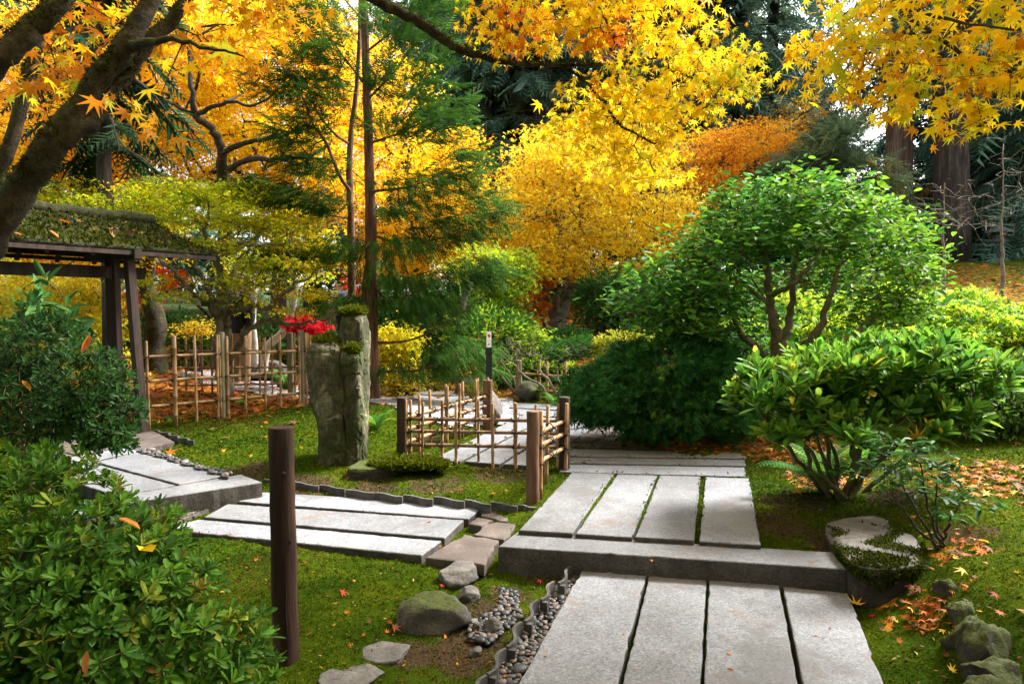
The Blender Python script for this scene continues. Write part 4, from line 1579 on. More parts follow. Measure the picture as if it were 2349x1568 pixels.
def tile_mesh(A, B, h0, h1, bulge, th, seed, steps=12):
    A, B = np.array(A, float), np.array(B, float)
    u = unit(B - A)
    nrm = np.array([-u[1], u[0], 0])
    u3 = B - A
    V, Fc = [], []
    for i in range(steps + 1):
        s = i / steps
        off = bulge * math.sin(2 * math.pi * s)
        p = A + u3 * s + nrm * off
        tg = unit(u3 + nrm * bulge * 2 * math.pi * math.cos(2 * math.pi * s))
        nn = np.array([-tg[1], tg[0], 0])
        for sd in (-th / 2, th / 2):
            q = p + nn * sd
            V.append((q[0], q[1], p[2] - h0))
            V.append((q[0], q[1], p[2] + h1))
    for i in range(steps):
        o, n_ = i * 4, i * 4 + 4
        Fc += [(o, n_, n_ + 1, o + 1), (o + 2, o + 3, n_ + 3, n_ + 2), (o + 1, n_ + 1, n_ + 3, o + 3), (o, o + 2, n_ + 2, n_)]
    Fc += [(0, 1, 3, 2), (steps * 4, steps * 4 + 2, steps * 4 + 3, steps * 4 + 1)]
    return MB().add(V, Fc).mesh('edging_tile')


t = thing('tile_edging', 'wavy row of grey clay roof tiles set on edge beside the pebbles', 'edging', G(*Z2(1300, 1050), 0))
wav = [((1590, 752), (1493, 872)), ((1462, 862), (1372, 985)), ((1350, 988), (1262, 1132)), ((1240, 1138), (1142, 1305)), ((1130, 1318), (1008, 1492)), ((1000, 1500), (880, 1690)), ((870, 1690), (740, 1900)), ((730, 1900), (590, 2120))]
for i, (a, b) in enumerate(wav):
    A, B = G(*Z2(*a), 0.035), G(*Z2(*b), 0.035)
    tl = obj('edging_tile', tile_mesh(A, B, 0.12, 0.0, -0.018, 0.016, i), MATS['tile'], t)
    u = unit(B - A)
    e = B + u * 0.004 + np.array([0.022, 0.006, 0])
    bk = MB().box((e[0], e[1], -0.025), (0.026, 0.036, 0.09), math.atan2(u[1], u[0])).mesh('end_block')
    o = obj('end_block', bk, MATS['tile'], tl)
t = thing('tile_edging', 'straight row of dark clay tiles along the back of the side path slabs', 'edging', G(*Z2(500, 290), 0.1))
bk_t = [((-520, 168), (-330, 190)), ((-325, 185), (-145, 212)), ((-140, 205), (35, 232)), ((40, 238), (240, 260)), ((245, 258), (428, 285)), ((432, 273), (635, 303)), ((640, 285), (850, 318)), ((852, 305), (1030, 340)), ((1030, 322), (1212, 350)), ((1212, 340), (1340, 360))]
for i, (a, b) in enumerate(bk_t):
    A, B = G(*Z2(*a), 0.115), G(*Z2(*b), 0.115)
    obj('edging_tile', tile_mesh(A, B, 0.12, 0.0, 0.012, 0.02, i), MATS['tile'], t)
t = thing('tile_edging', 'curved dark tiles edging the slabs that lead to the gate', 'edging', G(440, 1070, 0.2))
gt = [(300, 1030), (335, 1040), (365, 1048), (395, 1058), (425, 1067), (455, 1076), (487, 1086), (515, 1094)]
for i in range(len(gt) - 1):
    A, B = G(gt[i][0] + 12, gt[i][1] - 3, 0.21), G(gt[i + 1][0] + 9, gt[i + 1][1] - 3, 0.21)
    obj('edging_tile', tile_mesh(A, B, 0.1, 0.0, 0.02, 0.018, i), MATS['tile'], t)
t = thing('tile_edging', 'small curved tiles beside the paving under the gate', 'edging', G(400, 990, 0.2))
gt = [(352, 985), (378, 991), (400, 998), (420, 1004), (445, 1009)]
for i in range(len(gt) - 1):
    obj('edging_tile', tile_mesh(G(*gt[i], 0.215), G(*gt[i + 1], 0.215), 0.1, 0.0, 0.02, 0.018, i), MATS['tile'], t)

# ------------------------------------------------------------------ pebbles


def pebbles(name, label, poly, n, size, seed, singles, zoff=0.0, zfun=None, layers=2):
    r = np.random.RandomState(seed)
    P2 = np.array([p[:2] for p in poly])
    lo, hi = P2.min(0), P2.max(0)
    pts, rad = [], []
    tries = 0
    while len(pts) < n and tries < n * 60:
        tries += 1
        p = r.uniform(lo, hi)
        if not inpoly(p[:1], p[1:], P2)[0]:
            continue
        s = size * math.exp(r.normal(0, 0.28))
        if pts:
            d = np.hypot(np.array(pts)[:, 0] - p[0], np.array(pts)[:, 1] - p[1])
            if (d < (np.array(rad) + s) * 0.74).any():
                continue
        pts.append(p)
        rad.append(s)
    pts, rad = np.array(pts), np.array(rad)
    z = gz(pts[:, 0], pts[:, 1]) + zoff if zfun is None else zfun(pts)
    c = np.array([*pts.mean(0), z.mean()])
    t = thing(name, label, None, c, kind='structure')
    V0, F0 = ICO1
    metas = []
    for i in range(5):
        V = V0 * (1 + 0.10 * vnoise(V0, 2.2, 300 + seed + i, 2))[:, None]
        me = fast_mesh('pebble', V, F0, None, True)
        me.materials.append(MATS['pebble'])
        metas.append(me)
    order = np.argsort(pts[:, 1])
    rest = []
    for k, i in enumerate(order):
        M = Matrix.Translation((pts[i, 0], pts[i, 1], z[i] + rad[i] * 0.25)) @ Matrix.Rotation(r.uniform(0, 6.28), 4, 'Z') @ Matrix.Rotation(r.normal(0, 0.25), 4, 'X') @ Matrix.Diagonal((rad[i] * r.uniform(1.0, 1.35), rad[i] * r.uniform(0.75, 1.0), rad[i] * r.uniform(0.5, 0.75), 1))
        if k < singles:
            obj('pebble', metas[k % 5], None, t, M)
        else:
            Mn = np.array(M)
            rest.append(V0 @ Mn[:3, :3].T + Mn[:3, 3])
    if rest:
        n_ = len(V0)
        V = np.vstack(rest)
        Fc = np.vstack([F0 + j * n_ for j in range(len(rest))])
        o = obj('small_pebbles', fast_mesh('small_pebbles', V, Fc, None, True), MATS['pebble_mass'], t)
        o['kind'] = 'stuff'
    return t


pebbles('pebble_bed', 'strip of grey river pebbles between the tile edging and the lower slabs',
        [G(*Z2(1600, 770), -0.04), G(*Z2(1665, 790), -0.04), G(1190, 1568, -0.04), G(1130, 1680, -0.04), G(1040, 1690, -0.04), G(*Z2(1010, 1530), -0.04), G(*Z2(1150, 1330), -0.04), G(*Z2(1265, 1150), -0.04), G(*Z2(1380, 1000), -0.04), G(*Z2(1500, 880), -0.04)],
        520, 0.0175, 3, 300, 0.012)
pebbles('pebble_drain', 'loose pebbles in the moss hollow left of the tile edging',
        [G(*Z2(1100, 900), -0.02), G(*Z2(1200, 920), -0.02), G(*Z2(1245, 1080), -0.02), G(*Z2(1120, 1180), -0.02), G(*Z2(1010, 1280), -0.02), G(*Z2(870, 1230), -0.02), G(*Z2(900, 1120), -0.02), G(*Z2(1080, 1040), -0.02)],
        140, 0.018, 4, 140, 0.004)
for i, (a, b, s, lb) in enumerate((((1045, 1165), None, (0.10, 0.08, 0.085), 'dark pointed stone among the loose pebbles'), ((925, 1330), None, (0.075, 0.06, 0.06), 'small blue-grey stone below the loose pebbles'), ((935, 1160), None, (0.065, 0.05, 0.06), 'small dark stone at the left of the loose pebbles'))):
    p = G(*Z2(*a), -0.01)
    p[2] = gz1(p[0], p[1])
    rock(lb, p, s, 80 + i, 'rock_bare', i, 0.25)
pebbles('edge_pebbles', 'dark pebbles between the slabs and the tiles on the way to the gate', [G(302, 1034, 0.18), G(320, 1028, 0.18), G(530, 1088, 0.18), G(520, 1092, 0.18), G(420, 1068, 0.18)], 90, 0.022, 5, 60, 0.0, lambda p: np.full(len(p), 0.185))

# ------------------------------------------------------------------ gate with mossy roof
gd = np.array([0.5, 0.866, 0])         # along the ridge
gn = np.array([-0.866, 0.5, 0])        # from eave to ridge
EL = F(30, 556, 6.5)
ER = EL + gd * 2.2
EL = EL - gd * 1.6
zE = 1.6 + 0.60
EL[2] = ER[2] = zE
RL = EL + gn * 0.80 + np.array([0, 0, 0.42]) + gd * 0.0
RR_ = ER + gn * 0.80 + np.array([0, 0, 0.42]) - gd * 0.30
BL = EL + gn * 1.6
BR = ER + gn * 1.6
gb = F(267, 900, 7.75)
gb[2] = gz1(gb[0], gb[1])
gate = thing('garden_gate', 'roofed wooden garden gate with moss-covered roof', 'gate', gb)


def roof_slope(e0, e1, r0, r1, name, seed):
    n, m = 70, 26
    V = []
    rr = np.random.RandomState(seed)
    for j in range(m + 1):
        for i in range(n + 1):
            u, v = i / n, j / m
            p = lerp(lerp(e0, e1, u), lerp(r0, r1, u), v)
            p = p + np.array([0, 0, -0.05 * math.sin(math.pi * v)])
            V.append(p)
    V = np.array(V)
    V[:, 2] += 0.018 * vnoise(V, 9, seed, 4) + 0.008 * rr.normal(0, 1, len(V)) + 0.035
    V2 = V.copy()
    bot = np.array([lerp(lerp(e0, e1, i / n), lerp(r0, r1, i / n), j / m) + np.array([0, 0, -0.05 * math.sin(math.pi * j / m)]) for j in range(m + 1) for i in range(n + 1)])
    idx = np.arange((n + 1) * (m + 1)).reshape(m + 1, n + 1)
    q = np.stack([idx[:-1, :-1], idx[:-1, 1:], idx[1:, 1:], idx[1:, :-1]], -1).reshape(-1, 4)
    o = len(V)
    edge = np.concatenate([idx[0], idx[1:, -1], idx[-1, -2::-1], idx[-2:0:-1, 0]])
    sq = [(a, a + o, b + o, b) for a, b in zip(edge, np.roll(edge, -1))]
    allf = np.vstack([q, q[:, ::-1] + o, np.array(sq)])
    return obj(name, fast_mesh(name, np.vstack([V, bot]), allf, None, True), MATS['roof_moss'], gate), V


rf, ROOF_V = roof_slope(EL, ER, RL, RR_, 'roof', 1)
roof_slope(BR, BL, RR_, RL, 'roof', 2)
rg = MB()
rp = smooth_path([(*RL, 0.075), (*lerp(RL, RR_, 0.5), 0.075), (*RR_, 0.07)], 14, 0.008)
rg.tube(rp[:, :3] + np.array([0, 0, 0.03]), rp[:, 3], 10)
obj('ridge', rg.mesh('ridge'), MATS['roof_moss'], gate)


def beam(name, a, b, w, h, mat='gate_wood', parent=gate):
    a, b = np.array(a, float), np.array(b, float)
    u = unit(b - a)
    s = unit(np.cross(u, [0, 0, 1.0]))
    if np.linalg.norm(np.cross(u, [0, 0, 1.0])) < 1e-3:
        s = np.array([1.0, 0, 0])
    up = np.cross(s, u)
    V = [p + s * x * w / 2 + up * y * h / 2 for p in (a, b) for x, y in ((-1, -1), (1, -1), (1, 1), (-1, 1))]
    mb = MB().add(V, [(0, 1, 2, 3), (7, 6, 5, 4), (0, 4, 5, 1), (1, 5, 6, 2), (2, 6, 7, 3), (3, 7, 4, 0)])
    return obj(name, mb.mesh(name), MATS[mat], parent)


dn = np.array([0, 0, -1.0])
beam('eave_board', EL + dn * 0.03 + gd * 0.02, ER + dn * 0.03 - gd * 0.02, 0.05, 0.045)
beam('eave_board', BL + dn * 0.03, BR + dn * 0.03, 0.05, 0.045)
for i in range(9):
    u_ = 0.04 + i * 0.115
    beam('rafter', lerp(EL, ER, u_) + dn * 0.06, lerp(RL, RR_, u_) + dn * 0.06, 0.045, 0.05)
    beam('rafter', lerp(BL, BR, u_) + dn * 0.06, lerp(RL, RR_, u_) + dn * 0.06, 0.045, 0.05)
mid = lambda v, z: (lerp(EL, BL, v) * np.array([1, 1, 0]) + np.array([0, 0, z]))
mid2 = lambda v, z: (lerp(ER, BR, v) * np.array([1, 1, 0]) + np.array([0, 0, z]))
beam('purlin', mid(0.22, 2.22), mid2(0.22, 2.22) - gd * 0.2, 0.07, 0.08)
beam('purlin', mid(0.78, 2.22), mid2(0.78, 2.22) - gd * 0.2, 0.07, 0.08)
beam('ridge_beam', mid(0.5, 2.48), mid2(0.5, 2.48) - gd * 0.25, 0.07, 0.09)
gp1 = gb.copy()
gp2 = gb - gd * 2.1
gp2[2] = gz1(gp2[0], gp2[1])
beam('tie_beam', np.array([*(gp2[:2] - gd[:2] * 0.25), 1.97]), np.array([*(gp1[:2] + gd[:2] * 0.35), 1.97]), 0.10, 0.13)
for g_ in (gp1, gp2):
    beam('post', (g_[0], g_[1], g_[2] - 0.1), (g_[0], g_[1], 2.45), 0.11, 0.11)
    q = g_ - gn * 0.42
    beam('brace_post', (q[0] + 0.06, q[1] - 0.02, gz1(q[0], q[1]) - 0.05), (q[0] - 0.10, q[1] + 0.07, 2.18), 0.085, 0.085)
    beam('cross_arm', (g_[0] - gn[0] * 0.5, g_[1] - gn[1] * 0.5, 2.16), (g_[0] + gn[0] * 0.5, g_[1] + gn[1] * 0.5, 2.16), 0.08, 0.10)

# ------------------------------------------------------------------ sign with a red arrow
sp_ = F(1122, 905, 8.9)
sp_[2] = gz1(sp_[0], sp_[1])
t = thing('arrow_sign', 'white direction sign with a red arrow on a black metal post', 'sign', sp_)
mb = MB().box((sp_[0], sp_[1], (sp_[2] + 1.06) / 2), (0.062, 0.062, 1.06 - sp_[2] + 0.1), 0.35)
obj('post', mb.mesh('post'), MATS['metal_dark'], t)
for z in (0.62, 0.98):
    obj('bracket', MB().box((sp_[0] - 0.003, sp_[1] - 0.006, z), (0.078, 0.072, 0.045), 0.35).mesh('bracket'), MATS['metal_dark'], t)
rzs = 0.45
sx, sy = math.cos(rzs), math.sin(rzs)
pc = np.array([sp_[0] - 0.002, sp_[1] - 0.045, 0])


def plate(name, u0, u1, z0, z1, off, th, mat, parent):
    V = []
    for o in (off, off + th):
        for u, z in ((u0, z0), (u1, z0), (u1, z1), (u0, z1)):
            V.append((pc[0] + sx * u + sy * o, pc[1] + sy * u - sx * o, z))
    return obj(name, MB().add(V, [(3, 2, 1, 0), (4, 5, 6, 7), (0, 1, 5, 4), (1, 2, 6, 5), (2, 3, 7, 6), (3, 0, 4, 7)]).mesh(name), MATS[mat], parent)


pl = plate('plate', -0.034, 0.034, 1.055, 1.258, 0.0, 0.008, 'sign_white', t)
arrow = [(-0.024, -0.016), (-0.002, -0.016), (-0.002, -0.032), (0.026, 0.0), (-0.002, 0.032), (-0.002, 0.016), (-0.024, 0.016), (-0.012, 0.0)]
V = [(pc[0] + sx * u + sy * 0.0095, pc[1] + sy * u - sx * 0.0095, 1.205 + z) for u, z in arrow]
obj('arrow', MB().add(V, [tuple(range(8))]).mesh('arrow'), MATS['sign_red'], pl)
obj('pictogram', MB().add([(pc[0] + sx * u + sy * 0.0095, pc[1] + sy * u - sx * 0.0095, z) for u, z in ((-0.016, 1.085), (0.012, 1.085), (0.012, 1.098), (0.0, 1.112), (-0.016, 1.105))], [(0, 1, 2, 3, 4)]).mesh('pictogram'), MATS['sign_grey'], pl)
plate('text_line', -0.022, 0.020, 1.140, 1.144, 0.0085, 0.001, 'sign_grey', pl)

# ------------------------------------------------------------------ bench
bc = F(598, 870, 11.3)
bz = gz1(bc[0], bc[1])
t = thing('bench', 'low wooden bench behind the trellis fences', 'bench', (bc[0], bc[1], bz))
obj('seat', MB().box((bc[0], bc[1], 0.445), (0.86, 0.36, 0.06), 0.12).mesh('seat'), MATS['post_grey'], t)
obj('apron', MB().box((bc[0], bc[1] - 0.10, 0.385), (0.72, 0.05, 0.058), 0.12).mesh('apron'), MATS['gate_wood'], t)
for s in (-1, 1):
    obj('leg', MB().box((bc[0] + s * 0.33, bc[1] + s * 0.04, (bz + 0.415) / 2 - 0.02), (0.09, 0.28, 0.415 - bz + 0.04), 0.12).mesh('leg'), MATS['gate_wood'], t)

# ------------------------------------------------------------------ people


def person(label, p, h, face, top, legs, seed, lean=0.0):
    """one skinned body with joints; clothes and hair as its children"""
    t = thing('person', label, 'person', p)
    ca, sa = math.cos(face), math.sin(face)

    def W(x, y, z):
        return (p[0] + (x * ca - y * sa) * h, p[1] + (x * sa + y * ca) * h, p[2] + z * h)

    # tapered tubes joined into one surface, built directly
    def limbs(name, chains, mat):
        mb = MB()
        for ch in chains:
            q = smooth_path([(*W(*c[:3]), c[3] * h) for c in ch], 4)
            mb.tube(q[:, :3], q[:, 3], 10)
        o = obj(name, mb.mesh(name), MATS[mat], t)
        md = o.modifiers.new('Remesh', 'REMESH')
        md.mode = 'VOXEL'
        md.voxel_size = 0.008 * h
        md.use_smooth_shade = True
        return o
    fx_ = 0.5 * lean
    body = [[(-0.055, 0, 0.02, 0.03), (-0.055, 0.0, 0.26, 0.038), (-0.05, 0, 0.48, 0.055), (0, 0, 0.53, 0.085), (0, 0, 0.66, 0.08), (0, fx_ * 0.2, 0.80, 0.085), (0, fx_ * 0.3, 0.845, 0.032), (0, fx_ * 0.36, 0.875, 0.036), (0, fx_ * 0.4, 0.93, 0.055), (0, fx_ * 0.4, 0.975, 0.045), (0, fx_ * 0.4, 0.995, 0.012)],
            [(0.055, 0, 0.02, 0.03), (0.055, 0, 0.26, 0.038), (0.05, 0, 0.48, 0.055), (0, 0, 0.53, 0.08)],
            [(0, 0, 0.79, 0.05), (-0.11, 0, 0.79, 0.036), (-0.135, 0.0, 0.62, 0.027), (-0.125, 0.03, 0.49, 0.02), (-0.122, 0.035, 0.455, 0.018), (-0.12, 0.04, 0.42, 0.009)],
            [(0, 0, 0.79, 0.05), (0.11, 0, 0.79, 0.036), (0.135, 0.0, 0.62, 0.027), (0.125, 0.03, 0.49, 0.02), (0.122, 0.035, 0.455, 0.018), (0.12, 0.04, 0.42, 0.009)],
            [(0, fx_ * 0.4 + 0.05, 0.925, 0.012), (0, fx_ * 0.4 + 0.066, 0.915, 0.006)]]
    for s in (-1, 1):
        for f in range(4):
            body.append([(s * 0.122, 0.025 + f * 0.008, 0.45, 0.006), (s * 0.121, 0.03 + f * 0.009, 0.405 - 0.008 * (f in (1, 2)), 0.0045)])
        body.append([(s * 0.118, 0.045, 0.465, 0.007), (s * 0.108, 0.062, 0.435, 0.005)])
        body.append([(s * 0.055, -0.03, 0.022, 0.024), (s * 0.057, 0.06, 0.018, 0.022), (s * 0.058, 0.10, 0.014, 0.012)])
    limbs('body', body, 'skin')
    jk = [[(0, 0, 0.475, 0.098), (0, 0, 0.60, 0.094), (0, fx_ * 0.1, 0.72, 0.10), (0, fx_ * 0.2, 0.80, 0.09), (0, fx_ * 0.3, 0.84, 0.048)]]
    for s in (-1, 1):
        jk.append([(0, 0, 0.785, 0.06), (s * 0.11, 0, 0.795, 0.048), (s * 0.138, 0, 0.63, 0.038), (s * 0.127, 0.03, 0.50, 0.03)])
    limbs('jacket', jk, top)
    tr = [[(s * 0.055, 0, 0.035, 0.042), (s * 0.055, 0, 0.26, 0.05), (s * 0.048, 0, 0.47, 0.066), (s * 0.02, 0, 0.54, 0.075)] for s in (-1, 1)]
    limbs('trousers', tr, legs)
    limbs('hair', [[(0, fx_ * 0.4 - 0.018, 0.915, 0.045), (0, fx_ * 0.4 - 0.012, 0.955, 0.056), (0, fx_ * 0.4, 0.988, 0.044), (0, fx_ * 0.4, 1.005, 0.01)]], 'hair')
    return t


pp = on(556, 893)
pp = F(552, 800, 10.9)
pp[2] = gz1(pp[0], pp[1])
person('person in a black jacket and tan trousers standing behind the trellis fence', pp, 1.74, 2.7, 'jacket_black', 'trousers_tan', 1)
pp = F(786, 700, 17.5)
pp[2] = 0.55
person('person in a blue jacket far off above the standing stone', pp, 1.68, 0.9, 'jacket_blue', 'jacket_black', 2, 0.3)
# footbridge railing in front of the far person
t = thing('railing', 'low wooden railing before the far person in blue', 'railing', (pp[0], pp[1] - 0.6, 0.5))
bz0 = pp[2]
for dx in (-1.3, -0.2, 1.0):
    post('post', (pp[0] + dx, pp[1] - 0.6, bz0 - 0.3), 1.2, 0.05, 'post_grey', t, seed=int(dx * 10) + 60)
beam('rail', (pp[0] - 1.5, pp[1] - 0.6, bz0 + 0.92), (pp[0] + 1.4, pp[1] - 0.6, bz0 + 0.94), 0.09, 0.07, 'bamboo', t)
beam('deck', (pp[0] - 1.8, pp[1] - 0.15, bz0 - 0.04), (pp[0] + 1.6, pp[1] - 0.15, bz0 - 0.04), 1.1, 0.08, 'post_grey', t)

# ------------------------------------------------------------------ stone lantern far right
lp = F(2290, 590, 20.0)
lp[2] = gz1(lp[0], lp[1])
t = thing('stone_lantern', 'weathered stone lantern half hidden in the shade on the far slope', 'lantern', lp)


def lathe(name, prof, parent, mat, c, sides=8):
    P = [(c[0], c[1], c[2] + z * 0.62) for r_, z in prof]
    return obj(name, MB().tube(P, [r_ * 0.8 for r_, z in prof], sides, smooth=False).mesh(name), MATS[mat], parent)


lathe('base', [(0.30, -0.2), (0.30, 0.10), (0.24, 0.16)], t, 'lantern_stone', lp)
lathe('shaft', [(0.16, 0.155), (0.13, 0.5), (0.15, 0.85)], t, 'lantern_stone', lp, 10)
lathe('light_box', [(0.28, 0.845), (0.30, 0.95), (0.21, 1.0), (0.21, 1.30)], t, 'lantern_stone', lp, 6)
lathe('cap', [(0.46, 1.295), (0.44, 1.36), (0.22, 1.52), (0.08, 1.60)], t, 'lantern_stone', lp, 6)
lathe('finial', [(0.06, 1.59), (0.10, 1.66), (0.08, 1.74), (0.01, 1.84)], t, 'lantern_stone', lp, 8)

# ------------------------------------------------------------------ trees


def L(*pts):
    """limb from (px, py, Y, r) sightings"""
    return [(*F(a, b, Y), r) for a, b, Y, r in pts]


# --- the near mossy maple on the left, with the long limb over the path
b0 = np.array([-2.95, 3.35, gz1(-2.95, 3.35)])
limbs = [[(b0[0], b0[1], b0[2] - 0.15, 0.13), (b0[0] + 0.02, b0[1], 0.45, 0.10)] + L((-110, 760, 3.4, 0.0782), (-55, 620, 3.4, 0.0734), (20, 470, 3.4, 0.0707), (118, 336, 3.4, 0.0707), (190, 235, 3.45, 0.0598), (290, 108, 3.5, 0.0503), (340, 10, 3.55, 0.0462), (400, -110, 3.6, 0.0408), (500, -260, 3.8, 0.0354)),
         L((150, 320, 3.42, 0.0560), (235, 252, 3.5, 0.0416), (312, 134, 3.6, 0.0360), (403, 34, 3.7, 0.0336), (450, -40, 3.8, 0.0304), (520, -150, 3.9, 0.0240)),
         L((-45, 700, 3.42, 0.0792), (-120, 420, 3.15, 0.0720), (-60, 215, 3.1, 0.0648), (0, 134, 3.1, 0.0576), (84, 60, 3.15, 0.0504), (150, -20, 3.2, 0.0446), (240, -140, 3.3, 0.0360)),
         L((-60, 640, 3.5, 0.0640), (-25, 480, 4.0, 0.0440), (0, 390, 4.1, 0.0400), (45, 250, 4.15, 0.0368), (84, 110, 4.2, 0.0320), (110, 0, 4.2, 0.0288), (150, -120, 4.2, 0.0240)),
         L((500, -260, 3.8, 0.05), (650, -150, 4.0, 0.045), (760, -70, 4.2, 0.042), (862, 0, 4.3, 0.037), (920, 28, 4.4, 0.033), (985, 66, 4.5, 0.033), (1030, 100, 4.55, 0.026), (1080, 122, 4.6, 0.024), (1180, 146, 4.7, 0.017), (1340, 149, 4.8, 0.011), (1480, 151, 4.9, 0.008), (1620, 188, 5.0, 0.005)),
         L((1290, 152, 4.78, 0.010), (1340, 185, 4.8, 0.009), (1385, 235, 4.8, 0.008), (1420, 285, 4.8, 0.006), (1500, 330, 4.8, 0.004)),
         L((1430, 150, 4.85, 0.007), (1520, 130, 4.9, 0.006), (1600, 100, 4.9, 0.004)),
         L((760, -70, 4.2, 0.03), (1050, -120, 4.4, 0.025), (1300, -60, 4.6, 0.015), (1380, 30, 4.6, 0.009), (1410, 100, 4.6, 0.005)),
         L((1300, -60, 4.6, 0.015), (1480, -30, 4.7, 0.009), (1580, 50, 4.8, 0.005)),
         L((290, 108, 3.5, 0.03), (380, 90, 3.3, 0.014), (480, 110, 3.2, 0.008), (560, 130, 3.1, 0.004))]
rng = np.random.RandomState(101)
t = thing('maple_tree', 'near leaning maple with mossy trunk, its long limb reaching over the path', 'tree', b0)
sk = Skel(rng)
for i, l in enumerate(limbs):
    sk.limb(l, 0.006 if i < 4 else 0.004, 5)
EA = [ell(230, 50, 3.9, 110, 50, 0.3, 22), ell(60, 40, 3.7, 80, 40, 0.3, 12), ell(160, 170, 4.0, 90, 50, 0.3, 22), ell(70, 110, 4.4, 80, 50, 0.3, 14), ell(310, 262, 3.2, 40, 28, 0.15, 5), ell(400, 90, 3.9, 80, 50, 0.3, 18), ell(540, 50, 3.9, 90, 45, 0.3, 20),
      ell(110, 220, 4.6, 110, 50, 0.3, 16), ell(640, 20, 4.0, 90, 40, 0.3, 14), ell(560, 130, 3.8, 80, 25, 0.25, 10), ell(70, 190, 2.9, 30, 20, 0.1, 2)]
EB = [ell(1170, 60, 4.6, 110, 80, 0.4, 86), ell(1300, 40, 4.6, 130, 70, 0.4, 93), ell(1440, 70, 4.7, 130, 80, 0.4, 100), ell(1560, 60, 4.8, 90, 70, 0.4, 50), ell(1620, 150, 4.9, 110, 60, 0.35, 79), ell(1450, 200, 4.9, 130, 50, 0.4, 64),
      ell(1680, 190, 5.0, 80, 40, 0.3, 43), ell(1350, 235, 4.8, 90, 45, 0.3, 39), ell(1480, 290, 4.9, 120, 55, 0.4, 64), ell(1300, 300, 4.9, 80, 50, 0.3, 32), ell(1400, 350, 5.0, 120, 50, 0.35, 50), ell(1560, 240, 5.0, 100, 50, 0.35, 54),
      ell(1250, -60, 4.5, 200, 60, 0.5, 43), ell(1500, -60, 4.6, 200, 60, 0.5, 43), ell(1500, 390, 5.1, 90, 40, 0.35, 36)]
EO = [(np.array([-2.2, 2.2, 4.2]), np.array([1.8, 1.7, 0.5]), 75), (np.array([0.6, 2.2, 4.6]), np.array([1.9, 1.7, 0.5]), 80), (np.array([-2.4, 5.2, 5.4]), np.array([1.8, 1.6, 0.5]), 70), (np.array([0.6, 5.6, 5.6]), np.array([2.0, 1.6, 0.5]), 80), (np.array([3.2, 3.8, 5.2]), np.array([1.6, 2.0, 0.5]), 60),
      (np.array([-1.0, -0.8, 4.4]), np.array([2.6, 1.6, 0.6]), 80)]      # the rest of its crown, unseen overhead, filled out to shade the near ground
A1 = sample_ells(EA, rng, 0.2)
A2 = sample_ells(EB, rng, 0.2)
A3 = sample_ells(EO, rng, 0.2)
A = np.vstack([A1, A2, A3])
over = np.arange(len(A)) >= len(A1) + len(A2)
sk.skip = 12
sk.grow(A, seg=0.16, wig=0.10, arch=0.06)
sk.radii(0.0022, 0.45, 0.03)
sk.mesh(t, 'bark_mossy', (18, 4), 0.05)
# moss hanging and standing on the limbs
mp_, mr_ = [], []
for ch in sk.limbs[:6]:
    for i0, i1 in zip(ch[:-1], ch[1:]):
        seg_l = np.linalg.norm(np.array(sk.pos[i1]) - np.array(sk.pos[i0]))
        k_ = int(seg_l * (sk.r[i0] + 0.015) * 70000)
        if k_:
            u_ = rng.uniform(size=(k_, 1))
            c_ = np.array(sk.pos[i0]) * (1 - u_) + np.array(sk.pos[i1]) * u_
            ax_ = unit(np.array(sk.pos[i1]) - np.array(sk.pos[i0]))
            v_ = unit(np.cross(np.tile(ax_, (k_, 1)), rng.normal(0, 1, (k_, 3))))
            ms_ = v_[:, 2] + 0.55 * np.sin(c_[:, 0] * 9 + c_[:, 2] * 7) + rng.normal(0, 0.25, k_)
            g_ = ms_ > 0.12
            mp_.append((c_ + v_ * (sk.r[i0] * (1 - u_) + sk.r[i1] * u_) * 0.97)[g_])
            mr_.append(v_[g_])
mp_, mr_ = np.vstack(mp_), np.vstack(mr_)
D = mr_ * 0.7 + rng.normal(0, 0.6, mr_.shape) + np.array([0, 0, -0.15])
T_MOSS = (np.array([(-0.18, 0, 0), (0.18, 0, 0), (0, 1, 0)], float), np.array([[0, 1, 2]]))
V, FF, k = inst(T_MOSS, mp_, frames(D, rng.normal(0, 1, mr_.shape)), 0.016 * np.exp(rng.normal(0, 0.3, len(mp_))))
o = obj('limb_moss', fast_mesh('limb_moss', V, FF, np.repeat(pal([((0.03, 0.038, 0.003), 2), ((0.055, 0.062, 0.004), 2), ((0.015, 0.02, 0.002), 2), ((0.08, 0.075, 0.006), 0.5)], len(mp_), rng), k, 0)), MATS['leaf_needle'], t)
o['kind'] = 'stuff'
tips = np.array(sk.pos)[sk.tips]
q = proj(tips)
left = (q[:, 0] < 800) & (q[:, 1] > -80)
high = q[:, 1] < -140
P, D, N, S, cl = shoots(tips[high], 42, 0.34, 0.45, 0.095, rng, 'flat', None, 0.6, 0.4)
foliage(t, T_STAR3, P, D, N, S, pal(YEL, len(P), rng, None, 0.6, cl), 'leaf_maple', 0, 'crown')


